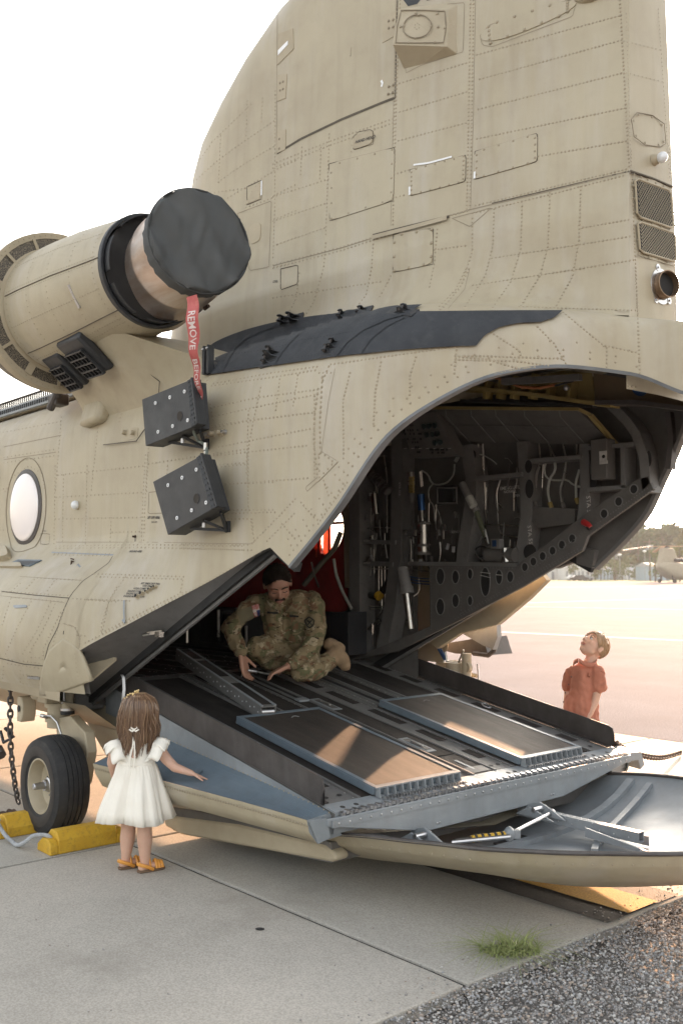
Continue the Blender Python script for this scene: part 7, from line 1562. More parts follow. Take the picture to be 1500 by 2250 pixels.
def haircap(c, f, M, s, mat, parent, zmin, n=700, ln=.10, seed=1, r_=(.70, .88, .76), off=(0, -.10, .18), fr=.55):
    rh = random.Random(seed); m = MB()
    def dirp(th, ph): return Vector((math.sin(th)*math.cos(ph), math.sin(th)*math.sin(ph), math.cos(th)))
    bl = MB(); rows = []
    for i in range(11):
        row = []
        for k in range(30):
            ph = 2*math.pi*k/30; fw = math.sin(ph); mx = lerp(zmin, fr, max(0, fw)**1.3)  # theta limit: lower at the back
            th = (i/10)*mx*math.pi; d = dirp(th, ph); row.append(f(off[0]+d.x*r_[0]*1.03, off[1]+d.y*r_[1]*1.02, off[2]+d.z*r_[2]*1.05))
        rows.append(row)
    bl.grid(rows, close=True); o = bl.build('hair', mat, parent, ang=80)
    for k in range(n):
        ph = rh.uniform(0, 6.28); mx = lerp(zmin, fr, max(0, math.sin(ph))**1.3); th = rh.uniform(.02, 1)**.7*mx*math.pi; P = []
        for j in range(4):
            t = j/3; d = dirp(min(th+t*ln*3, mx*math.pi*1.05), ph+.15*t); P.append(f(off[0]+d.x*r_[0]*(1.03+.09*math.sin(t*1.6)), off[1]+d.y*r_[1]*(1.02+.08*math.sin(t*1.6)), off[2]+d.z*r_[2]*(1.05+.10*math.sin(t*1.6))))
        m.tube(P, [.014*s, .013*s, .009*s, .003*s], 3, cap=False)
    m.build('hair_strands', mat, parent, kind='stuff'); return o
# ------------------------------------------------------------------ the boy
BD = 6.98
def Bp(u, w, dd=0): return at(u, w, D=BD+dd)
boy = thing('person', Bp(1275, 1500), 'young boy in a rust coloured button shirt looking up beyond the ramp', 'boy')
boy.location.z = 0
b = Blob(); hF = (-VR*.60+Vector((0, 0, .74))-VF*.38).normalized(); hU = (VR*.70+Vector((0, 0, .66))+VF*.2).normalized(); hcb = Bp(1304, 1419); hs2 = .110
fB, MBm = head(b, hcb, hF, hU, hs2); b.cap(Bp(1302, 1436), Bp(1291, 1462), .038, .042)
for a_ in (-.85,): pass
ch = Bp(1280, 1490)
# arms: near arm hangs at his side, far arm forward
b.path([Bp(1310, 1474, -.04), Bp(1313, 1512, -.06), Bp(1305, 1545, -.07), Bp(1288, 1583, -.08)], [.040, .032, .027, .020])
hand(b, Bp(1287, 1585, -.08), (-VR*.2+Vector((0, 0, -1))), VR, .12, .35, thumb=-1)
b.path([Bp(1256, 1476, .10), Bp(1248, 1512, .12), Bp(1244, 1550, .10), Bp(1238, 1585, .06)], [.036, .030, .025, .019]); hand(b, Bp(1237, 1587, .06), (0, 0, -1), -VR, .12, .35, thumb=1)
for dx, dd in ((-14, .05), (14, -.05)):
    hip = Bp(1272+dx, 1605, dd); kn = Vector((hip.x, hip.y, .32)); an = Vector((hip.x, hip.y, .06)); b.path([hip, kn, lerp(kn, an, .4), an], [.07, .05, .05, .032]); fd = -VR*.8-VF*.2; b.cap(an+Vector((0, 0, -.02))-fd*.02, an+Vector((0, 0, -.03))+fd*.13, .035, .026)
b.cap(Bp(1280, 1484), Bp(1274, 1600), .06, .07)
b.build('body', SKG, boy, .006, 3)
face_bits(fB, MBm, hs2, boy, paint('fair_brow', (.22, .13, .07), (.3, .18, .1), rough=.7, bump=0))
HB = hairmat('sandy_hair', [(.28, .17, .085), (.44, .29, .16), (.36, .22, .12), (.56, .39, .23)])
haircap(hcb, fB, MBm, hs2, HB, boy, .66, seed=5, fr=.36)
SHIRT = paint('rust_linen', (.36, .135, .085), (.43, .17, .11), rough=.88, scale=7, fine=500, bump=.3, stretch=(1, 1, .5))
def folds(sc, amp, z=0): return lambda co: amp*(noise.noise(Vector((co.x*sc, co.y*sc, co.z*sc*.55+z)))+.5*noise.noise(Vector((co.x*sc*2.1, co.y*sc*2.1, co.z*sc*1.6+9+z))))
b = Blob(); b.cap(Bp(1261, 1476, .06), Bp(1306, 1474, -.03), .050, .052).cap(Bp(1281, 1480), Bp(1276, 1540), .088, .096).cap(Bp(1276, 1540), Bp(1271, 1604), .098, .110).cap(Bp(1262, 1540, -.0), Bp(1254, 1600, 0), .07, .075).cap(Bp(1290, 1540), Bp(1292, 1604), .07, .085)
b.path([Bp(1309, 1474, -.04), Bp(1313, 1508, -.06)], [.054, .056]); b.path([Bp(1257, 1477, .09), Bp(1250, 1505, .11)], [.048, .050])
b.build('shirt', SHIRT, boy, .0065, 2, folds(17, .016))
for pts in ([(1271, 1450, -.055), (1282, 1457, -.075), (1298, 1460, -.075), (1308, 1456, -.04), (1310, 1450, .02)], [(1269, 1450, -.04), (1262, 1453, -.01), (1258, 1458, .03)]):
    P = smooth_path([Bp(*p) for p in pts], 5); m = MB(); m.grid([[p+Vector((0, 0, .012)) for p in P], [p-VF*.012-VR*.004+Vector((0, 0, -.018)) for p in P]]); m.build('collar', SHIRT, boy, solid=.004)
BTN = paint('button', (.08, .03, .02), (.1, .04, .03), rough=.4, bump=0)
for u, w in ((1254, 1487), (1248, 1504), (1241, 1522), (1237, 1542)): MB().ball(Bp(u, w, -.055-.01*(w-1487)/60), .006, 8, 6).build('button', BTN, boy)
SH = paint('boy_shorts', (.30, .27, .22), (.36, .33, .27), rough=.9, bump=.2); b = Blob()
for dx, dd in ((-14, .05), (14, -.05)): hip = Bp(1272+dx, 1600, dd); b.cap(hip, Vector((hip.x, hip.y, .36)), .095, .085)
b.build('shorts', SH, boy, .009, 2)
for dx, dd in ((-14, .05), (14, -.05)):
    hip = Bp(1272+dx, 1605, dd); fd = -VR*.8-VF*.2; b = Blob(); b.cap(Vector((hip.x, hip.y, .045))-fd*.03, Vector((hip.x, hip.y, .035))+fd*.15, .045, .034); b.build('shoe', GUARD, boy, .008, 2)
# ------------------------------------------------------------------ the soldier
SD = 6.95
def Sp(u, w, dd=0): return at(u, w, D=SD+dd)
sol = thing('person', Sp(640, 1480), 'soldier in camouflage uniform kneeling on the ramp and working with a hand tool', 'soldier')
b = Blob(); sF = (VR*.20+Vector((0, 0, -.62))-VF*.78).normalized(); sU = (-VR*.02+Vector((0, 0, .86))-VF*.5).normalized(); hcs = Sp(610, 1282, -.02); hs3 = .134
fS, MS = head(b, hcs, sF, sU, hs3); b.cap(Sp(616, 1300, .04), Sp(630, 1335, .10), .058, .066)
rw = Sp(531, 1437, -.10); b.cap(Sp(505, 1395, 0), rw, .040, .029); lw_ = Sp(636, 1462, -.16); b.cap(Sp(680, 1425, -.05), lw_, .042, .030)
hand(b, rw, Sp(538, 1470, -.12)-rw, (VR*.7-VF*.3), .205, .42, thumb=-1); hand(b, lw_, Sp(606, 1476, -.17)-lw_, (Vector((0, 0, -1))-VR*.4), .19, .45, thumb=-1)
b.cap(Sp(628, 1340, .12), Sp(640, 1420, .25), .12, .12)
b.build('body', SKM, sol, .0065, 3)
DBR = paint('dark_brow', (.02, .014, .01), (.035, .025, .018), rough=.8, bump=0); face_bits(fS, MS, hs3, sol, DBR, eyes_open=False)
HS = hairmat('dark_hair', [(.012, .009, .007), (.03, .021, .016), (.02, .014, .01)]); HS.node_tree.nodes['Principled BSDF'].inputs['Roughness'].default_value = .8; HS.node_tree.nodes['Principled BSDF'].inputs['Specular IOR Level'].default_value = .15; haircap(hcs, fS, MS, hs3, HS, sol, .62, seed=8, ln=.05, fr=.27, n=600)
m = MB(); rh = random.Random(2)
for k in range(120):
    x = rh.uniform(-.24, .24); m.tube([fS(x, .83-.25*x*x, -.36), fS(x*1.15, .86-.3*x*x, -.46-abs(x)*.25)], [.016*hs3, .006*hs3], 3, cap=False)
m.build('moustache', HS, sol, kind='stuff'); MB().tube([fS(-.26, .78, -.46), fS(-.12, .85, -.41), fS(.12, .85, -.41), fS(.26, .78, -.46)], .045*hs3, 6).build('moustache_base', DBR, sol)
# multi-colour camouflage cloth
def camo():
    m, n, l, b = new_mat('camouflage_cloth'); tc = n.new('ShaderNodeTexCoord'); base = None
    def layer(prev, col, sc, th, seed, st=(1, 1, 1.3)):
        mp = n.new('ShaderNodeMapping'); mp.inputs['Location'].default_value = (seed*3.1, seed*1.7, seed*5.3); mp.inputs['Scale'].default_value = st; l.new(tc.outputs['Object'], mp.inputs['Vector'])
        t = n.new('ShaderNodeTexNoise'); t.inputs['Scale'].default_value = sc; t.inputs['Detail'].default_value = 3; t.inputs['Roughness'].default_value = .55; t.inputs['Distortion'].default_value = .6; l.new(mp.outputs[0], t.inputs['Vector'])
        r = n.new('ShaderNodeMapRange'); r.inputs[1].default_value = th; r.inputs[2].default_value = th+.02; l.new(t.outputs[0], r.inputs[0]); mx = n.new('ShaderNodeMix'); mx.data_type = 'RGBA'; l.new(r.outputs[0], mx.inputs[0]); mx.inputs[7].default_value = C4(col)
        if isinstance(prev, tuple): mx.inputs[6].default_value = C4(prev)
        else: l.new(prev, mx.inputs[6])
        return mx.outputs[2]
    o = layer((.23, .18, .105), (.13, .125, .065), 9, .52, 1); o = layer(o, (.17, .10, .058), 13, .57, 2); o = layer(o, (.36, .30, .20), 16, .60, 3); o = layer(o, (.05, .037, .026), 22, .63, 4, (1, 1, 2.2))
    l.new(o, b.inputs['Base Color']); b.inputs['Roughness'].default_value = .92; b.inputs['Specular IOR Level'].default_value = .2
    nb = n.new('ShaderNodeTexNoise'); nb.inputs['Scale'].default_value = 350; l.new(tc.outputs['Object'], nb.inputs['Vector']); bp = n.new('ShaderNodeBump'); bp.inputs['Strength'].default_value = .3; bp.inputs['Distance'].default_value = .002; l.new(nb.outputs[0], bp.inputs['Height']); l.new(bp.outputs[0], b.inputs['Normal']); return m
CAMO = camo()
b = Blob()      # jacket
b.path([Sp(628, 1335, .13), Sp(634, 1370, .16), Sp(640, 1415, .22)], [.125, .140, .150]); b.cap(Sp(566, 1326, .06), Sp(684, 1322, .08), .068, .078).cap(Sp(600, 1330, .06), Sp(612, 1390, .08), .10, .10).cap(Sp(655, 1330, .06), Sp(655, 1400, .12), .11, .12).cap(Sp(600, 1318, .12), Sp(660, 1312, .14), .06, .06)
b.path([Sp(560, 1328, .05), Sp(530, 1352, .02), Sp(506, 1382, -.02)], [.078, .066, .058]); b.path([Sp(506, 1382, -.02), Sp(518, 1415, -.07), Sp(530, 1432, -.10)], [.062, .052, .044])
b.path([Sp(690, 1330, .04), Sp(694, 1370, -.0), Sp(690, 1408, -.06)], [.080, .072, .066]); b.path([Sp(690, 1410, -.06), Sp(668, 1438, -.12), Sp(644, 1456, -.16)], [.066, .056, .046])
b.build('jacket', CAMO, sol, .009, 3, folds(15, .017, 3))
b = Blob()      # trousers
b.path([Sp(655, 1425, .22), Sp(610, 1424, .10), Sp(566, 1424, 0)], [.125, .100, .085]); b.path([Sp(566, 1426, 0), Sp(590, 1450, .10), Sp(640, 1462, .22)], [.082, .075, .07])
b.path([Sp(665, 1425, .22), Sp(672, 1450, .08), Sp(664, 1474, -.06)], [.12, .095, .080]); b.path([Sp(664, 1474, -.06), Sp(695, 1470, .05), Sp(724, 1452, .17)], [.080, .074, .062])
b.build('trousers', CAMO, sol, .009, 3, folds(16, .016, 7))
BOOT = paint('suede_boot', (.26, .175, .10), (.33, .23, .14), rough=.9, scale=9, fine=300, bump=.2, dirt=.3, dirtc=(.12, .08, .05)); b = Blob()
b.path([Sp(722, 1452, .16), Sp(738, 1432, .22)], [.062, .058]).path([Sp(738, 1434, .21), Sp(752, 1450, .20), Sp(758, 1462, .16)], [.060, .054, .042]).cap(Sp(724, 1416, .25), Sp(742, 1426, .24), .05, .055); b.build('boot', BOOT, sol, .007, 3, folds(30, .004))
MB().tube([Sp(722, 1410, .28), Sp(740, 1418, .27), Sp(756, 1436, .24), Sp(764, 1458, .19)], .018, 8).build('boot_sole', GUARD, sol)
# collar, pocket flaps, patches, tapes
def patch(c, w, h, xd, nrm, mat, name, lift=0): 
    xd = Vector(xd).normalized(); nrm = Vector(nrm).normalized(); up = nrm.cross(xd).normalized(); c = Vector(c)+nrm*lift
    return MB().hexa([c+xd*a*w/2+up*b_*h/2-nrm*.006 for a, b_ in ((-1, -1), (1, -1), (1, 1), (-1, 1))]+[c+xd*a*w/2+up*b_*h/2 for a, b_ in ((-1, -1), (1, -1), (1, 1), (-1, 1))]).build(name, mat, sol, smooth=False)
jacket = [o for o in bpy.data.objects if o.name.startswith('jacket')][0]
JB = BVHTree.FromPolygons([v.co for v in jacket.data.vertices], [tuple(p.vertices) for p in jacket.data.polygons])
def onj(u, w):
    d = ray(u, w).normalized(); h = JB.ray_cast(EYE, d); 
    if h[0] is None: h = JB.find_nearest(Sp(u, w))
    n = h[1]; n = n if n.dot(d) < 0 else -n; return h[0], n
def jquad(q, mat, name, lift=.004, N=6):
    m = MB(); rows = []
    for i in range(N+1):
        row = []
        for j in range(N+1):
            s, t = j/N, i/N; u = lerp(lerp(q[0][0], q[1][0], s), lerp(q[3][0], q[2][0], s), t); w = lerp(lerp(q[0][1], q[1][1], s), lerp(q[3][1], q[2][1], s), t); p, n = onj(u, w); row.append(p+n*lift)
        rows.append(row)
    m.grid(rows); return m.build(name, mat, sol)
OLV = paint('olive_patch', (.16, .14, .085), (.19, .165, .10), rough=.9, bump=.1); PBLK = paint('black_thread', (.015, .015, .015), (.025, .025, .022), rough=.9, bump=0)
jquad([(520, 1342), (562, 1328), (567, 1352), (530, 1376)], OLV, 'sleeve_panel', .003)
FLR = paint('flag_red', (.45, .05, .04), (.5, .06, .05), rough=.9, bump=0); FLW = paint('flag_white', (.6, .55, .5), (.66, .6, .55), rough=.9, bump=0); FLB = paint('flag_blue', (.03, .05, .16), (.04, .06, .2), rough=.9, bump=0)
fq = [(553, 1331), (567, 1327), (571, 1350), (559, 1355)]; jquad(fq, FLW, 'flag_patch', .006)
def fl2(s0, s1, t0, t1):
    f = lambda s, t: (lerp(lerp(fq[0][0], fq[1][0], s), lerp(fq[3][0], fq[2][0], s), t), lerp(lerp(fq[0][1], fq[1][1], s), lerp(fq[3][1], fq[2][1], s), t)); return [f(s0, t0), f(s1, t0), f(s1, t1), f(s0, t1)]
for k in range(7): jquad(fl2(k/6.5, (k+.5)/6.5, 0, 1), FLR, 'flag_stripe', .0072, 3)
jquad(fl2(.5, 1, .5, 1), FLB, 'flag_canton', .0082, 3)
def jline(pts, w, mat, name, lift=.008):
    P = [onj(*p) for p in poly_px(pts, 2)+[pts[-1]]]; m = MB(); m.tube([p+n*lift for p, n in P], w, 5); return m.build(name, mat, sol)
jquad([(671, 1358), (688, 1356), (690, 1378), (673, 1382)], OLV, 'unit_patch', .005); jline([(671, 1363), (681, 1356), (690, 1362), (689, 1372), (682, 1380), (675, 1374), (671, 1363)], .0045, PBLK, 'patch_edge'); jline([(677, 1364), (686, 1374)], .003, PBLK, 'patch_emblem'); jline([(685, 1364), (678, 1373)], .003, PBLK, 'patch_emblem'); jline([(676, 1362), (682, 1366), (687, 1362)], .003, PBLK, 'patch_emblem')
jquad([(588, 1343), (610, 1345), (609, 1349), (588, 1348)], PBLK, 'name_tape', .006); jquad([(636, 1350), (656, 1352), (656, 1356), (637, 1355)], PBLK, 'name_tape', .006)
for q in ([(586, 1356), (612, 1356), (608, 1370), (590, 1366)],): jquad(q, CAMO, 'pocket_flap', .010)
jline([(628, 1330), (626, 1350), (622, 1375), (624, 1400)], .006, CAMO, 'front_placket', .004)
for pts in ([(588, 1318), (600, 1330), (616, 1342)], [(646, 1312), (640, 1328), (628, 1342)]): 
    P = [onj(*p) for p in poly_px(pts, 3)]; m = MB(); m.grid([[p+n*.012 for p, n in P], [p+n*.018+Vector((0, 0, -.03)) for p, n in P]]); m.build('collar', CAMO, sol, solid=.004)
for c, ax_ in ((Sp(530, 1433, -.10), Sp(538, 1470, -.12)-rw), (Sp(642, 1458, -.16), Sp(606, 1476, -.17)-lw_)):
    MB().lathe(c, ax_, [(-.02, .050), (.012, .046), (.012, .036)], 20, False, False).build('cuff', CAMO, sol)
tool = thing('hand_tool', Sp(575, 1478, -.15), 'slim curved steel hand tool held between the soldier\'s hands', 'tool')
MB().tube(smooth_path([Sp(606, 1474, -.17), Sp(596, 1480, -.16), Sp(582, 1480, -.15), Sp(565, 1476, -.14), Sp(548, 1474, -.13)], 6), .0075, 10).build('handle', TUBEM, tool); MB().tube([Sp(565, 1476, -.14), Sp(546, 1473, -.13)], .011, 10).build('socket', STEEL, tool)
bit = MB(); bit.tube([Sp(534, 1470, -.12), Sp(531, 1487, -.12)], .0045, 8).build('screw_bit', STEEL, tool)
# ================================================================== background across the apron
def gp(u, D):
    d = ray(u, 1262); return EYE.xy.to_3d()+Vector((d.x, d.y, 0))*D
gr = [gp(u, D) for u, D in ((-3000, 215), (4200, 215), (4200, 900), (-3000, 900))]
MB().add([p+Vector((0, 0, .03)) for p in gr], [(0, 1, 2, 3)]).build('grass_field', FIELD, smooth=False, kind='structure')
def leafmat(name, cols):
    m, n, l, b = new_mat(name); g = n.new('ShaderNodeNewGeometry'); r = n.new('ShaderNodeValToRGB')
    while len(r.color_ramp.elements) < len(cols): r.color_ramp.elements.new(.5)
    for i, (e, c) in enumerate(zip(r.color_ramp.elements, cols)): e.position = i/(len(cols)-1); e.color = C4(c)
    l.new(g.outputs['Random Per Island'], r.inputs[0]); l.new(r.outputs[0], b.inputs['Base Color']); b.inputs['Roughness'].default_value = .7; b.inputs['Specular IOR Level'].default_value = .2
    t = n.new('ShaderNodeBsdfTranslucent'); l.new(r.outputs[0], t.inputs['Color']); mx = n.new('ShaderNodeMixShader'); mx.inputs[0].default_value = .12; l.new(b.outputs[0], mx.inputs[1]); l.new(t.outputs[0], mx.inputs[2]); l.new(mx.outputs[0], n['Material Output'].inputs[0]); return m
LF1 = leafmat('dark_foliage', [(.025, .055, .018), (.05, .095, .03), (.035, .07, .025), (.075, .12, .04)]); LF2 = leafmat('light_foliage', [(.07, .10, .03), (.12, .14, .05), (.16, .16, .06)])
BARK = paint('bark', (.08, .06, .045), (.13, .10, .075), rough=.9, scale=4, bump=.3)
def tree(base, H, W, seed, mat, label, n=900, low=.25, leaf=.5, group='trees beyond the apron'):
    rt = random.Random(seed); t = thing('broadleaf_tree', base, label, 'tree', group); base = Vector(base); th = H*low
    m = MB(); m.tube([base+Vector((0, 0, -.3)), base+Vector((W*.02, 0, th*.6)), base+Vector((W*.03, 0, H*.6)), base+Vector((0, 0, H*.9))], [H*.022, H*.018, H*.011, H*.003], 8)
    lobes = []
    for k in range(11):
        a = rt.uniform(0, 6.28); hgt = rt.uniform(low, .93); rr = W*.5*math.sin(math.pi*min(.98, (hgt-low)/(1-low)*.75+.22))*rt.uniform(.35, .8); c = base+Vector((rr*math.cos(a), rr*math.sin(a), H*hgt)); r_ = W*rt.uniform(.15, .26); lobes.append((c, r_)); m.tube([base+Vector((0, 0, H*hgt*.6)), c], [H*.008, H*.003], 5)
    lobes.append((base+Vector((0, 0, H*.86)), W*.2)); m.build('trunk', BARK, t)
    L = MB(); per = n//len(lobes)
    for c, r_ in lobes:
        for k in range(per):
            d = Vector((rt.gauss(0, 1), rt.gauss(0, 1), rt.gauss(0, 1)*.8)).normalized(); p = c+d*r_*rt.uniform(.45, 1.12); s = leaf*rt.uniform(.5, 1.2); x = Vector((rt.gauss(0, 1), rt.gauss(0, 1), rt.gauss(0, 1))).normalized(); y = x.orthogonal().normalized()
            L.add([p+x*s, p+y*s*.7, p-x*s, p-y*s*.7], [(0, 1, 2, 3)])
    L.build('crown', mat, t, smooth=False); return t
LB = ['tree of the far row just left of the hanging fuselage tip', 'tree of the far row directly behind the pale storage building', 'dark tree of the far row just right of the hanging fuselage tip', 'tree of the far row behind the short floodlight mast', 'tree of the far row behind the thinner utility pole', 'tree of the far row over the widest low tree', 'tree of the far row between the two utility poles, left half', 'tree of the far row between the two utility poles, right half', 'tree of the far row left of the tallest crown', 'tallest crown of the far row, above the utility pole with transformers', 'tree of the far row behind the distant helicopter rotor mast', 'tree of the far row at the right edge behind the distant helicopter', 'tree of the far row just outside the right picture edge', 'second tree of the far row past the right picture edge', 'third tree of the far row past the right picture edge', 'fourth tree of the far row past the right picture edge', 'fifth tree of the far row past the right picture edge', 'last tree of the far row, far right of the picture']
LB0 = ['tall hazy green tree standing in the row beyond the white buildings', 'broad dark tree in the hazy row beyond the apron', 'pale rounded tree in the hazy row beyond the apron']
rt = random.Random(21)
row = [(u+rt.uniform(-8, 8), rt.uniform(300, 350)) for u in range(1196, 1640, 26)]
for i, (u, D) in enumerate(row):
    H = 17+3*math.sin(u*.021+.3)+rt.uniform(-1.5, 2); k = 0 if H > 19.5 else (1 if i % 2 else 2)
    if abs(u-1448) < 20: H += 3.2
    if 1230 < u < 1330: H -= 3.0*(1330-u)/100
    tree(gp(u, D), H, rt.uniform(10, 14), 100+i, LF1 if i % 3 else LF2, LB[min(i, 17)], n=1500, low=.08, leaf=.9, group='trees in the far row')
wd = MB()
for k in range(52000):      # the rest of the wood, one green mass running out to both sides
    u = rt.choice((rt.uniform(-2600, 1185), rt.uniform(1650, 4000), rt.uniform(1150, 1700))); D = rt.uniform(362, 400); p = gp(u, D)+Vector((0, 0, rt.uniform(.02, 1)*(15+2.5*math.sin(u*.013)+1.5*math.sin(u*.06)))); s = rt.uniform(.8, 1.8); x = Vector((rt.gauss(0, 1), rt.gauss(0, 1), rt.gauss(0, 1))).normalized(); y = x.orthogonal().normalized(); wd.add([p+x*s, p+y*s*.7, p-x*s, p-y*s*.7], [(0, 1, 2, 3)])
wd.build('distant_wood', LF1, smooth=False, kind='stuff')
for i, (u, D, H, W) in enumerate(((1258, 262, 4.6, 5), (1318, 255, 4.8, 4.5), (1350, 250, 5.6, 8.5), (1366, 258, 4.2, 5), (1305, 258, 3.6, 3.5), (1395, 262, 3.2, 4), (1420, 262, 3.0, 4))):
    tree(gp(u, D), H, W, 300+i, LF2, ['small tree left of the hanging fuselage tip, in front of the buildings', 'small round tree in front of the white buildings', 'widest low spreading tree in front of the white buildings', 'small tree at the right edge of the widest low tree', 'bushy sapling beside the pale storage building', 'low shrub-like tree at the foot of the utility pole', 'small tree just left of the utility pole'][i], n=260, low=.3, leaf=.3)
for i, u in enumerate((1438, 1450, 1492)): tree(gp(u, 205+i*4), 7+i, 3.4, 400+i, LF2, ['slender yellow-green tree left of the distant helicopter tail', 'slender yellow-green tree close behind the distant helicopter tail', 'slender yellow-green tree right of the distant helicopter tail'][i], n=200, low=.2, leaf=.3)
WALLW = paint('pale_siding', (.5, .49, .48), (.6, .59, .58), rough=.7, bump=0); ROOFG = paint('metal_roof', (.35, .36, .38), (.42, .43, .45), rough=.6, bump=0); BLUW = paint('blue_siding', (.30, .38, .45), (.38, .46, .52), rough=.7, bump=0); DOORG = paint('shutter_grey', (.16, .17, .18), (.22, .23, .24), rough=.6, bump=0)
def shed(u0, u1, D, H, label, mt=WALLW, nd=5, dep=14):
    a, b = gp(u0, D), gp(u1, D); x = (b-a).normalized(); y = VF; L = (b-a).length; t = thing('low_building', (a+b)/2, label, 'building')
    P = lambda s, d, z: a+x*s+y*d+Vector((0, 0, z))
    MB().hexa([P(0, 0, 0), P(L, 0, 0), P(L, dep, 0), P(0, dep, 0), P(0, 0, H), P(L, 0, H), P(L, dep, H), P(0, dep, H)]).build('wall', mt, t, smooth=False)
    MB().hexa([P(-.3, -.4, H), P(L+.3, -.4, H), P(L+.3, dep+.4, H), P(-.3, dep+.4, H), P(-.3, dep*.5-.1, H+1), P(L+.3, dep*.5-.1, H+1), P(L+.3, dep*.5+.1, H+1), P(-.3, dep*.5+.1, H+1)]).build('roof', ROOFG, t, smooth=False)
    for k in range(nd):
        s = L*(k+.3)/nd; w = L*.4/nd; MB().hexa([P(s, -.05, 0), P(s+w, -.05, 0), P(s+w, 0, 0), P(s, 0, 0), P(s, -.05, H*.7), P(s+w, -.05, H*.7), P(s+w, 0, H*.7), P(s, 0, H*.7)]).build('shutter_door', DOORG, t, smooth=False)
    return t
shed(1375, 1432, 285, 2.6, 'long white low building between the small trees and the utility pole'); shed(1368, 1396, 300, 4.6, 'taller pale building rising behind the long white one', nd=2); shed(1240, 1302, 280, 3.6, 'pale storage building below the tip of the hanging fuselage', nd=7); shed(1308, 1345, 290, 3.0, 'pale blue storage building behind the widest low tree', BLUW, 5); shed(1433, 1470, 240, 3.6, 'pale blue shed beside the tail of the distant helicopter', BLUW, 3)
shed(1150, 1235, 290, 3.4, 'grey white warehouse hidden behind the parked helicopter', nd=6); shed(1510, 1640, 290, 4.0, 'white warehouse past the distant helicopter', nd=6)
WOOD = paint('pole_wood', (.12, .09, .07), (.17, .13, .10), rough=.9, bump=0)
def pole(u, D, H, label, arms=2):
    p = gp(u, D); t = thing('utility_pole', p, label, 'pole'); MB().tube([p, p+Vector((0, 0, H))], [.22, .14], 8).build('pole_shaft', WOOD, t)
    for k in range(arms): MB().bar(p+Vector((0, 0, H-.6-k*1.5))-VR*1.6, p+Vector((0, 0, H-.6-k*1.5))+VR*1.6, .18, .18).build('crossarm', WOOD, t, smooth=False)
    for s in (-.5, .5): MB().tube([p+VR*s+Vector((0, 0, H-2.6)), p+VR*s+Vector((0, 0, H-1.4))], .4, 10).build('transformer', LGREY, t)
    return p+Vector((0, 0, H-.6))
q1 = pole(1427, 240, 10.2, 'utility pole with crossarms and transformers left of the distant helicopter'); q2 = pole(1349, 255, 8.2, 'thinner utility pole rising behind the widest low tree', 1); q3 = pole(1292, 262, 8, 'utility pole beside the pale storage building', 1)
wr = thing('power_line', q1, 'overhead wires sagging between the utility poles', 'wire')
for a, b, s in ((q3, q2, .8), (q2, q1, 1.0), (q1, gp(1640, 225)+Vector((0, 0, 9.5)), 1.2), (q2, gp(1379, 250)+Vector((0, 0, 1)), .1)):
    MB().tube([lerp(a, b, t)-Vector((0, 0, 4*s*t*(1-t))) for t in [k/10 for k in range(11)]], .045, 4).build('wire', BLK, wr)
for u, w, D in ((1361, 1219, 240), (1416, 1211, 236), (1277, 1237, 250)):
    p = gp(u, D); h = (1262-w)/FPX*D+CAM_H; t = thing('floodlight_mast', p, {1361: 'floodlight mast between the two utility poles', 1416: 'floodlight mast nearest the utility pole with transformers', 1277: 'short floodlight mast above the pale storage building'}[u], 'lamp post'); MB().tube([p, p+Vector((0, 0, h))], .07, 6).build('mast', LGREY, t); MB().ball(p+Vector((0, 0, h)), (.45, .45, .3), 10, 6).build('lamp_head', WHITEP, t)
# distant helicopter of the same kind, tail towards us
DH = 185.; o0 = gp(1462, DH); t = thing('transport_helicopter', o0, 'distant tan tandem-rotor helicopter parked far off at the right edge', 'helicopter')
ux = (VR*.86+VF*.5).normalized(); uy = Vector((-ux.y, ux.x, 0)); S_ = 1.22
def H3(x, y, z): return o0+(ux*x+uy*y+Vector((0, 0, z)))*S_
rows = []
for x, zb, zt, w in ((-1.6, 2.5, 3.1, .3), (-1.2, 1.9, 3.2, .9), (0, 1.0, 3.2, 1.3), (1.2, .5, 3.2, 1.4), (6, .45, 3.1, 1.5), (10.5, .45, 3.1, 1.4), (13, .7, 3.0, 1.1), (14.3, 1.2, 2.4, .5)):
    rows.append([H3(x, w*math.copysign(abs(math.cos(a))**.6, math.cos(a)), (zb+zt)/2+(zt-zb)/2*math.copysign(abs(math.sin(a))**.6, math.sin(a))) for a in [2*math.pi*k/20 for k in range(20)]])
m = MB(); m.grid(rows, close=True); m.f.append(tuple(range(20))); m.build('fuselage', TAN2, t)
def pyl2(x0, x1, x2, x3, z0, z1, w, name):
    MB().hexa([H3(x0, -w, z0), H3(x1, -w, z0), H3(x1, w, z0), H3(x0, w, z0), H3(x2, -w*.7, z1), H3(x3, -w*.7, z1), H3(x3, w*.7, z1), H3(x2, w*.7, z1)]).build(name, TAN2, t, bevel=.15)
pyl2(-1.5, 2.6, -.9, 1.4, 3.0, 5.4, .55, 'rear_pylon'); pyl2(10.2, 13.4, 10.6, 12.4, 2.9, 3.9, .6, 'front_pylon')
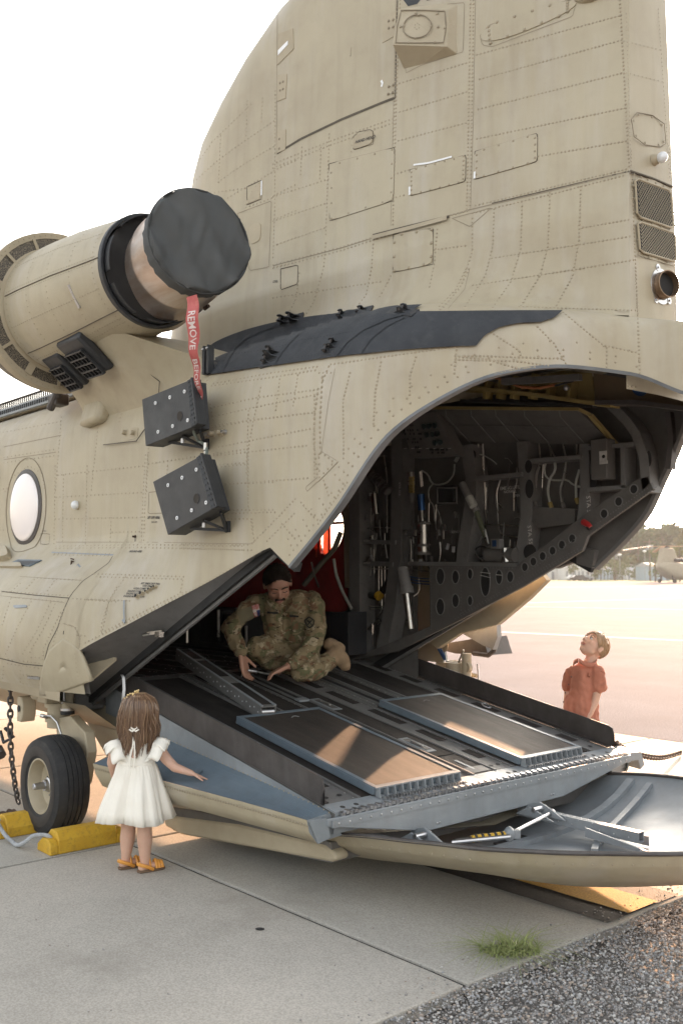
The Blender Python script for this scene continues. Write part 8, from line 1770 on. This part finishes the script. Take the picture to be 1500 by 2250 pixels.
for cx, cz_, ph in ((.2, 5.7, 3.05), (11.4, 4.2, .5)):
    MB().tube([H3(cx, 0, cz_-.6), H3(cx, 0, cz_)], .25, 10).build('rotor_mast', BLK, t)
    for k in range(3):
        a = ph+k*2.094; L = 8.5; P = [H3(cx+L*f*math.cos(a), L*f*math.sin(a), cz_-.75*f*f) for f in (.05, .35, .7, 1.0)]
        m = MB(); 
        for i in range(3): m.bar(P[i], P[i+1], .75, .12)
        m.build('rotor_blade', paint('blade_tan', (.45, .28, .16), (.5, .32, .2), rough=.5, bump=0) if (k == 0 and cx < 1) else bpy.data.materials['blade_tan'], t, smooth=False)
for s in (-1, 1): MB().tube([H3(.4, s*1.5, 3.5), H3(2.4, s*1.5, 3.5)], [.35, .45], 12).build('engine_nacelle', BLK, t)
for x, y in ((.2, -1.5), (.2, 1.5), (8.5, -1.5), (8.5, 1.5)): MB().tube([H3(x, y-.15, .32), H3(x, y+.15, .32)], .36, 14).build('landing_wheel', BLKR, t); MB().tube([H3(x, y*.8, .4), H3(x, y*.7, 1.2)], .1, 8).build('gear_leg', BLK, t)
# parked cars by the buildings, mere specks in the haze
for i, (u, D) in enumerate(((1272, 246), (1262, 252), (1284, 250))):
    p = gp(u, D); x = VR; y = VF; t = thing('parked_car', p, ['dark car parked nearest below the pale storage building', 'small pale car parked leftmost by the storage building', 'grey car parked rightmost by the storage building'][i], 'car', 'cars parked by the far buildings')
    P = lambda a, b, c: p+x*a+y*b+Vector((0, 0, c)); mt = (BLK, WALLW, LGREY)[i]
    MB().prism([P(-2.2, -.9, .3), P(2.2, -.9, .3), P(2.2, -.9, .85), P(1.4, -.9, .95), P(.8, -.9, 1.45), P(-1.1, -.9, 1.45), P(-1.8, -.9, .95), P(-2.2, -.9, .85)], y*1.8).build('car_body', mt, t, bevel=.08)
    for a in (-1.4, 1.4): MB().tube([P(a, -.95, .33), P(a, .95, .33)], .33, 10).build('wheel', BLKR, t)
# haze: one closed box of faint air round everything
hz = MB(); hz.box((0, 150, 19.5), (1500, 1300, 42)); hz.v = [(x-100, y, z) for x, y, z in hz.v]
hm = bpy.data.materials.new('haze'); hm.use_nodes = True; hn = hm.node_tree.nodes; hn.remove(hn['Principled BSDF']); pv = hn.new('ShaderNodeVolumePrincipled'); pv.inputs['Color'].default_value = (.93, .95, .97, 1); pv.inputs['Density'].default_value = .00035; pv.inputs['Anisotropy'].default_value = 0; hm.node_tree.links.new(pv.outputs[0], hn['Material Output'].inputs['Volume'])
hz.build('haze', hm, smooth=False, kind='stuff')
